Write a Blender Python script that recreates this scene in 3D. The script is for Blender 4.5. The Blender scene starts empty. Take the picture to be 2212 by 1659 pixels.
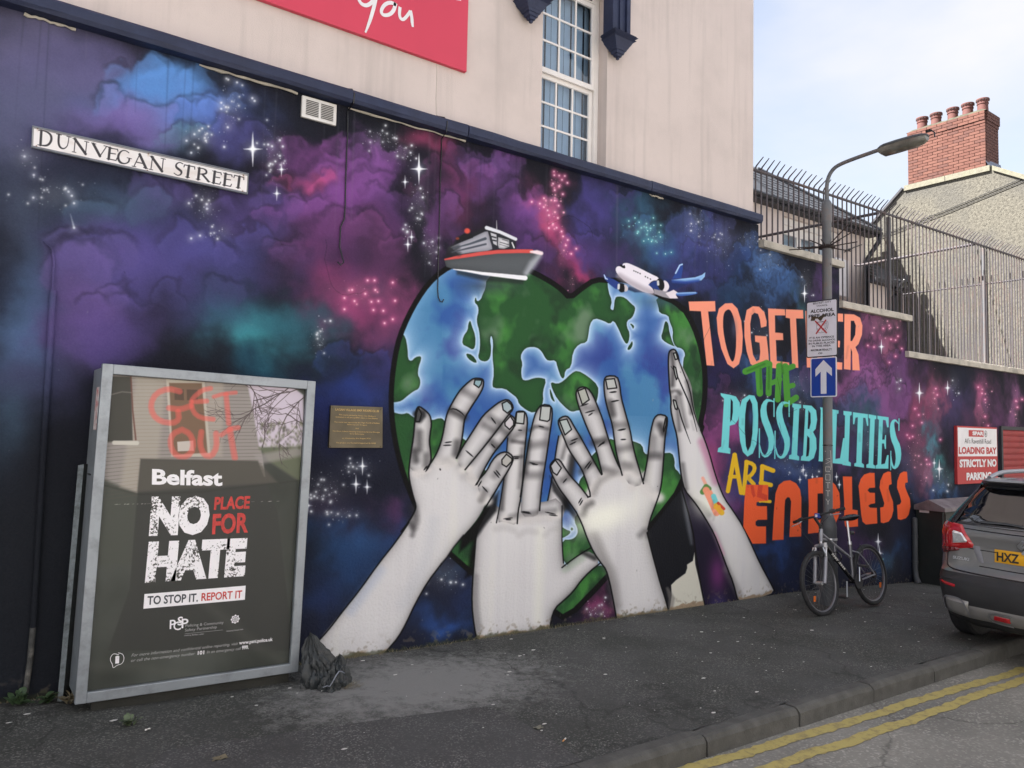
import bpy, bmesh, math, random
import numpy as np
from mathutils import Vector, Matrix

random.seed(7)
SC = bpy.context.scene
COL = SC.collection

# ------------------------------------------------------------------ camera
# world: x runs along the painted wall, y into the wall (wall face at y = 0), z up (metres)
YAW, PITCH, ROLL = 0.636347, 0.0623388, 0.0213201
CAM = np.array([0.0, -5.32344, 1.7])
def cam_axes():
    ca, sa = math.cos(YAW), math.sin(YAW); cb, sb = math.cos(PITCH), math.sin(PITCH)
    cc, sc = math.cos(ROLL), math.sin(ROLL)
    f = np.array([sa * cb, ca * cb, sb]); r = np.array([ca, -sa, 0.0]); u = np.cross(r, f)
    return cc * r + sc * u, -sc * r + cc * u, f
CR, CU, CF = cam_axes()
cd = bpy.data.cameras.new('camera'); cam = bpy.data.objects.new('camera', cd); COL.objects.link(cam)
cd.sensor_width = 36.0; cd.lens = 36.0 * 1652.98 / 2212.0
cd.clip_start = 0.05; cd.clip_end = 2000
cam.matrix_world = Matrix(((CR[0], CU[0], -CF[0], CAM[0]), (CR[1], CU[1], -CF[1], CAM[1]),
                           (CR[2], CU[2], -CF[2], CAM[2]), (0, 0, 0, 1)))
SC.camera = cam

# ------------------------------------------------------------------ sky, sun, exposure
SUN_ELEV, SUN_AZ = math.radians(50), math.radians(59)      # azimuth measured from +y towards -x
SUN_STRENGTH, SKY_STRENGTH, CLOUD, EXPOSURE = 5.0, 0.07, 0.235, 2.12
sdir = Vector((-math.sin(SUN_AZ) * math.cos(SUN_ELEV), math.cos(SUN_AZ) * math.cos(SUN_ELEV), math.sin(SUN_ELEV)))
w = bpy.data.worlds.new('World'); SC.world = w; w.use_nodes = True
nt = w.node_tree; nt.nodes.clear()
N = nt.nodes.new; L = nt.links.new
out = N('ShaderNodeOutputWorld'); bg = N('ShaderNodeBackground'); bg2 = N('ShaderNodeBackground'); mx = N('ShaderNodeMixShader')
sky = N('ShaderNodeTexSky'); sky.sky_type = 'NISHITA'; sky.sun_disc = False
sky.sun_elevation = SUN_ELEV; sky.sun_rotation = -SUN_AZ
sky.air_density = 1.0; sky.dust_density = 1.2
bg.inputs['Strength'].default_value = SKY_STRENGTH
L(sky.outputs[0], bg.inputs['Color'])
tc = N('ShaderNodeTexCoord'); mp = N('ShaderNodeMapping'); mp.inputs['Scale'].default_value = (1.0, 1.0, 2.2)
n1 = N('ShaderNodeTexNoise'); n1.inputs['Scale'].default_value = 2.3; n1.inputs['Detail'].default_value = 7; n1.inputs['Roughness'].default_value = 0.5
rmp = N('ShaderNodeMapRange'); rmp.inputs['From Min'].default_value = 0.34; rmp.inputs['From Max'].default_value = 0.66
rmp.inputs['To Min'].default_value = 0.45; rmp.inputs['To Max'].default_value = 0.98
L(tc.outputs['Generated'], mp.inputs['Vector']); L(mp.outputs[0], n1.inputs['Vector']); L(n1.outputs['Fac'], rmp.inputs['Value'])
bg2.inputs['Color'].default_value = (0.975, 0.97, 1.0, 1); bg2.inputs['Strength'].default_value = CLOUD
L(rmp.outputs[0], mx.inputs['Fac']); L(bg.outputs[0], mx.inputs[1]); L(bg2.outputs[0], mx.inputs[2]); L(mx.outputs[0], out.inputs['Surface'])
sl = bpy.data.lights.new('sun', 'SUN'); so = bpy.data.objects.new('sun', sl); COL.objects.link(so)
sl.energy = SUN_STRENGTH; sl.angle = math.radians(1.0); sl.color = (1.0, 0.955, 0.90)
so.location = (-20, 20, 30); so.rotation_euler = (-sdir).to_track_quat('-Z', 'Y').to_euler()
SC.view_settings.view_transform = 'Standard'; SC.view_settings.look = 'None'
SC.view_settings.exposure = EXPOSURE; SC.view_settings.gamma = 1.0; SC.view_settings.use_curve_mapping = False
SC.cycles.max_bounces = 8

# ------------------------------------------------------------------ survey helpers (rectify photo measurements onto real planes)
FPX, PCX, PCY = 1652.98, 1106.0, 829.5
def ray(u, v):
    return (u - PCX) / FPX * CR - (v - PCY) / FPX * CU + CF
def ony(u, v, y=0.0):
    d = ray(u, v); return CAM + (y - CAM[1]) / d[1] * d
def onz(u, v, z=0.0):
    d = ray(u, v); return CAM + (z - CAM[2]) / d[2] * d
def onx(u, v, x):
    d = ray(u, v); return CAM + (x - CAM[0]) / d[0] * d
# sheets of measurements: origin (source px) and scale
SH = {'A': (1344, 1008, 1.6458), 'B': (1344, 2016, 1.6458), 'C': (2688, 1008, 1.6458), 'D': (2688, 2016, 1.6458),
      'E': (0, 1008, 1.6458), 'e': (0, 2016, 1.6458), 'F': (1344, 0, 1.6458), 'G': (0, 0, 1.6458), 'H': (2688, 0, 1.6458),
      'K': (1200, 1500, 2.3042), 'L': (1900, 1500, 2.3042), 'N': (2560, 1340, 1.474), 'O': (2860, 1700, 2.9105),
      'Q': (1720, 860, 5.027), 'R': (2360, 1000, 5.027), 'P': (520, 1780, 1.8028), 'S': (3120, 1150, 3.6875),
      'T': (3560, 1640, 4.608), 'V': (3560, 1850, 2.3369), 'W': (2980, 560, 3.0722), 'X': (3100, 1960, 3.455), 'U': (0, 0, 1.82278 ** -1)}
def px(s, default='A'):
    """'A:12,34 56,78 C:1,2' -> array of display px"""
    out = []; k = default
    for tok in s.split():
        if ':' in tok:
            k, tok = tok.split(':')
            if not tok: continue
        x, y = tok.split(','); x0, y0, sc = SH[k]
        out.append(((x0 + float(x) / sc) / 1.82278, (y0 + float(y) / sc) / 1.82278))
    return np.array(out)
def s2l(c):
    c = np.asarray(c, dtype=np.float64) / 255.0
    return np.where(c <= 0.04045, c / 12.92, ((c + 0.055) / 1.055) ** 2.4)
def rgb(*c): return tuple(float(v) for v in s2l(c)) + (1.0,)

def gz(x):   # height of the pavement at the foot of the wall: it drops away to the right
    return float(np.interp(x, [-6, 0.3, 1.0, 2.8, 6.0, 8.0, 11.0, 16.0, 60.0], [0.2, 0.095, 0.05, 0.0, -0.06, -0.1, -0.27, -0.45, -2.4]))

# ------------------------------------------------------------------ noise
class Noise:
    def __init__(s, seed):
        r = np.random.RandomState(seed); s.g = r.rand(8, 128, 128).astype(np.float32)
    def one(s, x, y, o):
        g = s.g[o % 8]; xi = np.floor(x).astype(np.int32); yi = np.floor(y).astype(np.int32)
        fx = x - xi; fy = y - yi; fx = fx * fx * (3 - 2 * fx); fy = fy * fy * (3 - 2 * fy)
        x0 = xi & 127; x1 = (xi + 1) & 127; y0 = yi & 127; y1 = (yi + 1) & 127
        return (g[y0, x0] * (1 - fx) + g[y0, x1] * fx) * (1 - fy) + (g[y1, x0] * (1 - fx) + g[y1, x1] * fx) * fy
    def fbm(s, x, y, octs=4, gain=0.5):
        t = 0; a = 1.0; n = 0; f = 1.0
        for o in range(octs):
            c_, s_ = math.cos(0.6 + 1.1 * o), math.sin(0.6 + 1.1 * o)
            t = t + a * s.one((x * c_ - y * s_) * f + 13.7 * o, (x * s_ + y * c_) * f + 7.1 * o, o); n += a; a *= gain; f *= 2.0
        return t / n

# ------------------------------------------------------------------ painter: paints flat print and paint on a rectified plane
class Canvas:
    """rows run along z, columns along x of the plane y = y0; everything is specified in display px and rectified"""
    def __init__(s, x0, x1, z0, z1, y0, dens):
        s.x0, s.z0, s.dens = x0, z0, dens
        s.w = int((x1 - x0) * dens); s.h = int((z1 - z0) * dens)
        s.x1 = x0 + s.w / dens; s.z1 = z0 + s.h / dens
        s.y0 = y0
        xs = x0 + (np.arange(s.w) + 0.5) / dens; zs = z0 + (np.arange(s.h) + 0.5) / dens
        X, Z = np.meshgrid(xs, zs); X = X.astype(np.float32); Z = Z.astype(np.float32)
        s.X, s.Z = X, Z
        dx, dy, dz = X - CAM[0], y0 - CAM[1], Z - CAM[2]
        dep = CF[0] * dx + CF[1] * dy + CF[2] * dz
        s.U = (PCX + FPX * (CR[0] * dx + CR[1] * dy + CR[2] * dz) / dep).astype(np.float32)
        s.V = (PCY - FPX * (CU[0] * dx + CU[1] * dy + CU[2] * dz) / dep).astype(np.float32)
        s.img = np.zeros((s.h, s.w, 3), np.float32)
    def box(s, pts, pad):
        pts = np.asarray(pts); lo = pts.min(0) - pad; hi = pts.max(0) + pad
        c = np.array([ony(u, v, s.y0) for u in (lo[0], hi[0]) for v in (lo[1], hi[1])])
        a = int(max(0, (c[:, 0].min() - s.x0) * s.dens)); b = int(min(s.w, (c[:, 0].max() - s.x0) * s.dens + 2))
        e = int(max(0, (c[:, 2].min() - s.z0) * s.dens)); f = int(min(s.h, (c[:, 2].max() - s.z0) * s.dens + 2))
        return slice(e, max(e, f)), slice(a, max(a, b))
    def blend(s, sl, a, col):
        col = np.asarray(col, dtype=np.float32)
        a = a[..., None]; s.img[sl] = s.img[sl] * (1 - a) + col * a
    @staticmethod
    def sdf(U, V, P, closed=True):
        """signed distance (negative inside) to polygon / unsigned to open polyline"""
        P = np.asarray(P, dtype=np.float32); n = len(P)
        best = np.full(U.shape, 1e9, np.float32); ins = np.zeros(U.shape, bool)
        for i in range(n if closed else n - 1):
            ax, ay = P[i]; bx, by = P[(i + 1) % n]
            ex, ey = bx - ax, by - ay; l2 = ex * ex + ey * ey + 1e-9
            px_, py_ = U - ax, V - ay
            t = np.clip((px_ * ex + py_ * ey) / l2, 0, 1)
            d = (px_ - ex * t) ** 2 + (py_ - ey * t) ** 2
            np.minimum(best, d, out=best)
            if closed and ay != by:
                c = ((ay > V) != (by > V)) & (U < ex * (V - ay) / (ey) + ax)
                ins ^= c
        d = np.sqrt(best)
        return np.where(ins, -d, d) if closed else d
    def poly(s, pts, col, soft=0.6, alpha=1.0, grow=0.0, smooth=0, edge=None, ret=False):
        if smooth: pts = chaikin(pts, smooth)
        sl = s.box(pts, soft + 3 + grow); U, V = s.U[sl], s.V[sl]
        if U.size == 0: return
        d = s.sdf(U, V, pts) - grow
        a = np.clip(0.5 - d / (2 * soft), 0, 1)
        if soft > 1.5: a = a * a * (3 - 2 * a)
        s.blend(sl, a * alpha, col)
        if edge:    # inner shading that hugs the outline: (colour, reach px, strength)
            ec, reach, st = edge
            s.blend(sl, a * st * np.exp(-np.maximum(-d, 0) / reach), ec)
        return sl, d
    def line(s, pts, wid, col, soft=0.5, alpha=1.0, smooth=0, taper=False):
        pts = np.asarray(pts, dtype=float)
        wid = np.atleast_1d(np.asarray(wid, dtype=float))
        if len(wid) == 1: wid = np.full(len(pts), wid[0])
        if len(wid) != len(pts): wid = np.interp(np.linspace(0, 1, len(pts)), np.linspace(0, 1, len(wid)), wid)
        if smooth:
            q = chaikin(np.c_[pts, wid], smooth, closed=False); pts, wid = q[:, :2], q[:, 2]
        if taper: wid = wid * np.sin(np.linspace(0.12, math.pi - 0.12, len(wid))) ** 0.6
        sl = s.box(pts, wid.max() / 2 + soft * 2 + 1); U, V = s.U[sl], s.V[sl]
        if U.size == 0: return
        best = np.full(U.shape, 1e9, np.float32)
        for i in range(len(pts) - 1):
            ax, ay = pts[i]; bx, by = pts[i + 1]; ex, ey = bx - ax, by - ay; l2 = ex * ex + ey * ey + 1e-9
            t = np.clip(((U - ax) * ex + (V - ay) * ey) / l2, 0, 1)
            d = np.sqrt((U - ax - ex * t) ** 2 + (V - ay - ey * t) ** 2) - (wid[i] + (wid[i + 1] - wid[i]) * t) / 2
            np.minimum(best, d, out=best)
        a = np.clip(0.5 - best / (2 * soft), 0, 1)
        if soft > 1.5: a = a * a * (3 - 2 * a)
        s.blend(sl, a * alpha, col)
    def glow(s, u, v, ru, rv, col, alpha=1.0, p=1.0, rot=0.0):
        sl = s.box([(u - ru * 2.6, v - rv * 2.6), (u + ru * 2.6, v + rv * 2.6)], 1); U, V = s.U[sl], s.V[sl]
        if U.size == 0: return
        c_, s_ = math.cos(rot), math.sin(rot); dx, dy = U - u, V - v
        r = ((dx * c_ + dy * s_) / ru) ** 2 + ((-dx * s_ + dy * c_) / rv) ** 2
        s.blend(sl, alpha * np.exp(-r ** p), col)
    def star(s, u, v, r, col=(235, 238, 245)):
        hr = 0.55 if u < 1500 else 0.4
        if u > 1500: r *= 0.85
        s.glow(u, v, r * 0.45, r * 0.45, (150, 155, 175), 0.45)
        s.line([(u, v - r), (u, v), (u, v + r)], [0.4, max(1.6, r * 0.16), 0.4], col, 0.6, 0.95)
        s.line([(u - r * hr, v), (u, v), (u + r * hr, v)], [0.4, max(1.4, r * 0.13), 0.4], col, 0.6, 0.95)
        s.glow(u, v, r * 0.16 + 0.6, r * 0.16 + 0.6, col, 1.0, 1.5)
    def image(s, name, lum=0.9):
        c = np.clip(s.img / 255.0, 0, 1)
        lin = np.where(c <= 0.04045, c / 12.92, ((c + 0.055) / 1.055) ** 2.4) / lum
        lin = np.clip(lin, 0.008, 0.92)
        srgb = np.where(lin <= 0.0031308, lin * 12.92, 1.055 * lin ** (1 / 2.4) - 0.055)
        im = bpy.data.images.new(name, s.w, s.h, alpha=False)
        buf = np.ones((s.h, s.w, 4), np.float32); buf[..., :3] = srgb
        im.pixels.foreach_set(buf.ravel()); im.update(); im.pack()
        return im
def chaikin(P, n, closed=True):
    P = np.asarray(P, dtype=float)
    for _ in range(n):
        if closed:
            Q = np.roll(P, -1, 0); P = np.stack([P * .75 + Q * .25, P * .25 + Q * .75], 1).reshape(-1, P.shape[1])
        else:
            A, B = P[:-1], P[1:]
            M_ = np.stack([A * .75 + B * .25, A * .25 + B * .75], 1).reshape(-1, P.shape[1])
            P = np.vstack([P[:1], M_[1:-1] if len(A) > 1 else M_, P[-1:]])
    return P
# ------------------------------------------------------------------ the mural
def paint_mural():
    cv = Canvas(-1.0, 15.6, -0.5, 4.16, 0.0, 230)
    nz = Noise(3); nz2 = Noise(11)
    # nebula is soft: paint it at a third of the resolution and scale up
    st = 2
    U = cv.U[::st, ::st]; V = cv.V[::st, ::st]
    X = cv.X[::st, ::st]; Z = cv.Z[::st, ::st]
    w1 = nz.fbm(X * 1.5 + 40, Z * 1.5 + 40, 5) - 0.5; w2 = nz2.fbm(X * 1.5 + 90, Z * 1.5 + 20, 5) - 0.5
    v1 = nz.fbm(X * 5 + 10, Z * 5 + 60, 4) - 0.5; v2 = nz2.fbm(X * 5 + 30, Z * 5 + 5, 4) - 0.5
    q1 = nz.fbm(X * 14 + 3, Z * 14 + 8, 3) - 0.5; q2 = nz2.fbm(X * 14 + 31, Z * 14 + 52, 3) - 0.5
    det = nz2.fbm(X * 2.2 + 5, Z * 2.2 + 9, 4)
    low = nz.fbm(X * 0.9 + 3, Z * 0.9 + 77, 3)
    im = np.zeros(U.shape + (3,), np.float32)
    im[:] = (27, 28, 36)
    base = np.clip((low - 0.42) * 4, 0, 1)[..., None]; im = im * (1 - base * 0.5) + np.array((36, 40, 62), np.float32) * base * 0.5
    def blob(u, v, ru, rv, c, a=0.8, p=1.0, rot=0.0):
        nonlocal im
        dens = min(1.0, 1400.0 / (u + 200.0)) if u > 1500 else 1.0
        Uw = U + (w1 * 150 + v1 * 60 + q1 * 22) * dens; Vw = V + (w2 * 150 + v2 * 60 + q2 * 22)
        c_, s_ = math.cos(rot), math.sin(rot); dx, dy = Uw - u, Vw - v
        r = ((dx * c_ + dy * s_) / ru) ** 2 + ((-dx * s_ + dy * c_) / rv) ** 2
        al = a * np.exp(-np.maximum(r, 1e-6) ** p) * np.clip(0.35 + det * 1.25, 0, 1.15)
        al = np.clip(al, 0, 1)[..., None]; im = im * (1 - al) + np.array(c, np.float32) * al
    B = [(40, 60, 150, 130, (112, 108, 142), .85, 1), (150, 160, 130, 80, (98, 92, 138), .8, 1), (60, 260, 150, 110, (96, 98, 132), .7, 1),  # upper-left violets lifted greyer: some glare haze is put into the paint
         (330, 190, 120, 55, (86, 134, 200), .95, 2.2), (300, 240, 130, 50, (88, 118, 178), .8, 1.5), (250, 270, 110, 50, (112, 98, 158), .8, 1.2),
         (440, 240, 90, 35, (88, 122, 196), .85, 2), (470, 260, 90, 40, (78, 96, 160), .6, 1), (400, 300, 70, 35, (84, 132, 142), .7, 1.2),
         (500, 300, 60, 45, (74, 72, 132), .7, 1.2), (320, 300, 120, 30, (104, 88, 150), .6, 1),
         (40, 480, 70, 150, (64, 72, 92), .7, 1), (60, 690, 60, 110, (78, 108, 148), .75, 1), (30, 860, 60, 120, (62, 84, 104), .6, 1),
         (260, 470, 120, 60, (70, 92, 118), .75, 1.2), (180, 560, 90, 60, (84, 76, 122), .7, 1.2), (350, 440, 90, 50, (86, 72, 130), .7, 1.5),
         (330, 570, 170, 75, (82, 74, 138), .85, 1.5), (180, 660, 100, 90, (98, 78, 136), .85, 1.5), (260, 700, 120, 60, (80, 66, 122), .7, 1.5),
         (470, 560, 120, 70, (72, 70, 130), .8, 1.5), (540, 470, 80, 70, (86, 70, 132), .8, 2), (440, 660, 100, 50, (64, 62, 108), .7, 1.2),
         (90, 780, 120, 60, (66, 66, 100), .6, 1), (660, 345, 95, 50, (122, 68, 132), .85, 1.8), (650, 400, 52, 26, (179, 73, 121), .95, 1.2),
         (640, 470, 80, 40, (112, 66, 128), .8, 2), (740, 430, 85, 90, (116, 66, 132), .9, 2.2), (800, 360, 55, 75, (120, 72, 138), .85, 2.2),
         (700, 550, 100, 60, (104, 58, 110), .8, 1.5), (845, 450, 45, 80, (98, 60, 118), .7, 1.5), (600, 560, 60, 50, (84, 58, 104), .6, 1.2),
         (760, 640, 85, 55, (163, 66, 117), .85, 1.1), (700, 610, 60, 40, (150, 64, 116), .7, 1.1), (830, 560, 60, 90, (116, 62, 112), .7, 1.3),
         (840, 690, 40, 60, (151, 72, 116), .75, 1.1), (850, 610, 40, 40, (147, 68, 112), .6, 1),
         (540, 730, 60, 34, (72, 170, 170), .95, 1), (560, 700, 105, 50, (54, 122, 138), .75, 1), (640, 690, 80, 50, (50, 106, 122), .7, 1.1), (480, 690, 60, 60, (56, 92, 116), .6, 1),
         (760, 820, 100, 50, (44, 64, 138), .75, 1.2), (690, 870, 60, 60, (32, 40, 92), .6, 1), (820, 760, 40, 60, (58, 54, 112), .6, 1),
         (560, 780, 60, 40, (34, 76, 96), .6, 1), (930, 330, 42, 34, (144, 61, 96), .8, 1.1), (985, 400, 55, 50, (124, 58, 106), .7, 1.2), (1010, 460, 40, 40, (118, 54, 92), .5, 1),
         (1070, 380, 55, 45, (118, 74, 142), .85, 2), (1030, 350, 60, 30, (78, 54, 104), .6, 1.2), (960, 480, 30, 80, (100, 62, 114), .7, 1.4),
         (1130, 470, 70, 60, (108, 66, 134), .8, 1.6), (1120, 560, 60, 40, (96, 60, 124), .7, 1.5), (1200, 430, 26, 50, (172, 77, 114), .85, 1, .2),
         (1165, 435, 40, 26, (154, 72, 114), .7, 1), (1195, 490, 30, 60, (181, 73, 114), .85, 1, -.35), (1225, 575, 22, 60, (181, 63, 105), .85, 1, -.25),
         (1240, 540, 60, 60, (110, 50, 96), .5, 1), (1300, 440, 50, 60, (72, 64, 132), .8, 1.5), (1290, 540, 60, 50, (80, 64, 134), .75, 1.3),
         (1380, 480, 45, 60, (62, 112, 146), .75, 1.1), (1440, 520, 70, 60, (56, 88, 142), .75, 1.2), (1330, 590, 30, 30, (70, 120, 128), .6, 1),
         (1520, 490, 60, 40, (70, 76, 140), .7, 1.3), (1600, 560, 60, 50, (46, 74, 136), .75, 1.2), (1500, 580, 60, 50, (60, 60, 124), .7, 1.3),
         (1660, 590, 34, 40, (58, 92, 146), .85, 2.2), (1690, 620, 34, 45, (62, 96, 150), .85, 2.2), (1650, 650, 40, 40, (50, 78, 124), .8, 2), (1560, 640, 40, 50, (36, 62, 96), .7, 1.2),
         (1785, 600, 20, 50, (86, 60, 108), .7, 1.4), (1740, 650, 30, 34, (60, 108, 116), .7, 1), (1560, 760, 40, 60, (50, 40, 92), .6, 1), (1610, 760, 34, 60, (36, 50, 84), .6, 1),
         (1640, 800, 30, 34, (60, 96, 150), .75, 1.4), (1700, 820, 60, 50, (52, 62, 118), .75, 1.3), (1740, 870, 50, 40, (64, 84, 128), .7, 1.1),
         (1560, 930, 55, 70, (134, 66, 122), .85, 1.3), (1540, 1010, 34, 60, (139, 65, 112), .85, 1.1), (1570, 1080, 60, 60, (100, 52, 104), .8, 1.3), (1520, 870, 40, 40, (104, 54, 100), .7, 1.2),
         (1620, 1040, 50, 40, (46, 64, 122), .7, 1.2), (1700, 1030, 60, 40, (44, 66, 124), .7, 1.2), (1690, 960, 60, 30, (50, 72, 126), .7, 1.2),
         (1840, 830, 70, 44, (132, 78, 128), .85, 2), (1900, 860, 60, 40, (122, 74, 126), .85, 2), (1870, 790, 50, 36, (110, 62, 108), .7, 1.5),
         (1900, 720, 60, 40, (134, 74, 112), .8, 1.2), (1930, 700, 30, 40, (147, 84, 112), .7, 1), (1960, 810, 40, 60, (108, 66, 116), .8, 1.6), (1850, 900, 50, 40, (66, 74, 112), .6, 1.2),
         (1895, 930, 30, 40, (70, 112, 128), .7, 1), (1985, 900, 24, 60, (133, 65, 98), .8, 1), (1960, 960, 30, 60, (120, 64, 104), .7, 1.1), (2020, 860, 22, 60, (142, 73, 103), .8, 1),
         (2018, 940, 16, 36, (72, 130, 146), .8, 1), (2060, 860, 26, 50, (74, 62, 104), .7, 1.1), (2120, 880, 18, 60, (154, 80, 116), .85, 1), (2090, 900, 20, 60, (92, 58, 92), .7, 1),
         (2190, 880, 24, 60, (124, 78, 118), .8, 1.1), (2150, 900, 18, 50, (112, 66, 110), .7, 1), (2010, 1000, 26, 36, (150, 82, 118), .75, 1), (2035, 1010, 22, 30, (60, 140, 140), .7, 1),
         (2050, 1060, 40, 20, (60, 100, 150), .75, 1), (2000, 1060, 26, 26, (70, 90, 140), .6, 1), (1960, 1040, 30, 40, (50, 62, 104), .6, 1), (1800, 960, 50, 30, (92, 54, 96), .7, 1.2),
         (1840, 980, 50, 30, (72, 66, 112), .6, 1), (760, 1160, 80, 60, (46, 84, 136), .75, 1.1), (830, 1120, 50, 70, (44, 62, 112), .7, 1.1), (830, 1060, 40, 30, (112, 54, 96), .55, 1),
         (700, 1080, 60, 60, (48, 40, 62), .6, 1), (740, 1230, 60, 60, (40, 74, 124), .7, 1), (690, 1310, 50, 50, (40, 60, 112), .6, 1), (800, 1230, 70, 50, (34, 52, 88), .6, 1),
         (940, 1330, 40, 40, (46, 80, 148), .75, 1), (1000, 1290, 30, 60, (40, 58, 110), .6, 1), (970, 1210, 30, 20, (40, 60, 90), .5, 1), (1300, 1290, 26, 40, (150, 62, 112), .8, 1), (1290, 1340, 50, 20, (76, 46, 84), .7, 1),
         (1545, 1230, 26, 60, (128, 62, 118), .8, 1.1), (1550, 1300, 30, 30, (70, 52, 104), .7, 1), (1680, 1190, 60, 30, (36, 62, 118), .75, 1), (1720, 1240, 50, 30, (30, 40, 80), .6, 1),
         (1850, 1190, 50, 40, (76, 50, 92), .7, 1), (1920, 1220, 30, 30, (40, 66, 104), .7, 1), (1790, 1170, 30, 30, (70, 44, 80), .6, 1)]
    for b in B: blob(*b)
    # cumulus puffs: each has a crisp sunlit-looking painted rim at its top that fades downwards
    rp = random.Random(17)
    for (u, v, ru, rv, c, a, p) in [b_[:7] for b_ in B]:
        if p < 1.2 or v > 1000: continue
        n_ = 4 if p >= 1.8 else 2
        for k in range(n_):
            an = math.radians(-175 + 170 * (k + rp.random()) / n_); cu = u + ru * .85 * math.cos(an) + rp.uniform(-8, 8); cv_ = v + rv * rp.uniform(.3, .95) * math.sin(an); R = (rp.uniform(.4, .8) * min(ru, rv) + 8)
            sl_ = cv.box([(cu - R * 1.5, cv_ - R * 1.5), (cu + R * 1.5, cv_ + R * 1.5)], 2); s2 = (slice(sl_[0].start // st, sl_[0].stop // st), slice(sl_[1].start // st, sl_[1].stop // st))
            Ul, Vl = U[s2], V[s2]
            if Ul.size == 0: continue
            dx = (Ul + v1[s2] * 70 + q1[s2] * 26 - cu) / R; dy = (Vl + v2[s2] * 70 + q2[s2] * 26 - cv_) / (R * .85); d = np.sqrt(dx * dx + dy * dy)
            e_ = np.clip((1.05 - d) / .30, 0, 1); e_ = e_ * e_ * (3 - 2 * e_); f_ = np.exp(-np.clip(1 - d, 0, 1) * 1.5) * np.clip(.85 - dy * .75, 0, 1)
            al = (e_ * f_ * .40)[..., None]; col = np.array([min(235, x * 1.12 + 6) for x in c], np.float32); im[s2] = im[s2] * (1 - al) + col * al
            sh_ = (np.clip((1.25 - d) / .3, 0, 1) * (1 - e_) * np.clip(-dy, 0, 1) * .35)[..., None]; im[s2] = im[s2] * (1 - sh_) + np.array((26, 26, 34), np.float32) * sh_
    g_ = im.mean(-1, keepdims=True); im = g_ + (im - g_) * .96
    # leave the foot of the wall at the left nearly black as it is painted
    dk = np.clip((V - 880) / 260, 0, 1) * np.clip((700 - U) / 200, 0, 1); dk = (dk * 0.75)[..., None]
    im = im * (1 - dk) + np.array((30, 33, 38), np.float32) * dk
    # upsample (bilinear)
    def up(a):
        h, w_ = cv.h, cv.w; yy = np.clip(np.arange(h) / st, 0, a.shape[0] - 1.001); xx = np.clip(np.arange(w_) / st, 0, a.shape[1] - 1.001)
        y0 = yy.astype(int); x0 = xx.astype(int); fy = (yy - y0)[:, None, None].astype(np.float32); fx = (xx - x0)[None, :, None].astype(np.float32)
        if a.ndim == 2: a = a[..., None]
        r = a[y0] * (1 - fy) + a[y0 + 1] * fy
        return r[:, x0] * (1 - fx) + r[:, x0 + 1] * fx
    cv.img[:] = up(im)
    grain = (np.random.RandomState(5).rand(cv.h, cv.w, 1).astype(np.float32) - 0.5) * 7
    cv.img += grain
    rnd = random.Random(4)
    # speckled star fields: (u, v, spread u, spread v, number, tone)
    W_, P_, C_ = (226, 230, 238), (244, 176, 200), (150, 214, 216)
    F = [(500, 230, 26, 50, 60, W_), (440, 300, 30, 26, 40, W_), (590, 330, 24, 50, 60, W_), (445, 440, 26, 50, 60, W_), (120, 420, 60, 40, 60, W_), (60, 340, 30, 30, 14, W_),
         (820, 300, 40, 26, 60, W_), (870, 330, 22, 24, 40, W_), (905, 440, 20, 60, 70, W_), (930, 540, 18, 40, 40, W_), (880, 500, 10, 14, 20, W_), (690, 730, 14, 34, 44, W_),
         (780, 630, 60, 34, 30, P_), (1205, 400, 16, 34, 34, P_), (1190, 460, 18, 34, 24, P_), (1215, 530, 12, 50, 34, P_), (1170, 440, 14, 10, 8, P_), (1235, 610, 8, 20, 10, P_),
         (1390, 500, 40, 34, 26, C_), (1420, 520, 18, 20, 22, C_), (1500, 480, 26, 40, 50, W_), (1560, 520, 30, 50, 60, W_), (1620, 520, 26, 26, 30, W_), (1740, 610, 14, 30, 20, W_),
         (700, 1060, 50, 40, 90, W_), (770, 1010, 34, 20, 40, W_), (730, 1110, 50, 14, 30, W_), (960, 1240, 40, 40, 50, W_), (1290, 1320, 24, 18, 50, W_), (1550, 1250, 14, 30, 40, W_),
         (1650, 740, 26, 60, 40, W_), (1600, 860, 30, 20, 24, W_), (1715, 830, 26, 34, 22, W_), (1730, 880, 16, 20, 10, W_), (1930, 690, 26, 20, 22, P_), (1900, 700, 20, 26, 16, P_), (1940, 830, 8, 30, 10, W_),
         (1985, 950, 16, 60, 26, P_), (2020, 850, 10, 40, 16, P_), (2060, 830, 12, 26, 12, W_), (2125, 880, 14, 50, 26, P_), (2195, 890, 10, 50, 18, P_), (2000, 1020, 16, 30, 12, P_), (1970, 1000, 26, 40, 20, P_),
         (2040, 1040, 26, 30, 22, W_), (1880, 960, 12, 20, 14, W_), (1735, 1020, 40, 12, 20, W_), (1920, 1215, 16, 30, 10, C_), (1700, 1000, 30, 20, 12, W_), (1660, 560, 34, 30, 18, W_), (480, 500, 22, 22, 20, W_)]
    for (u, v, su, sv, n, c) in F:
        cv.glow(u, v, su * 0.9, sv * 0.8, tuple(x * 0.55 + 20 for x in c), 0.22)
        for _ in range(int(n * 1.35)):
            a, b = rnd.gauss(u, su * 0.6), rnd.gauss(v, sv * 0.6)
            big = rnd.random() ** 5
            r = 0.45 + big * (2.0 if u < 1500 else 1.2)
            if big > 0.5: cv.glow(a, b, r * 2.6, r * 2.6, tuple(x * 0.8 for x in c), 0.4)
            cv.glow(a, b, r, r, c, 0.5 + 0.5 * big, 1.6)
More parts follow.
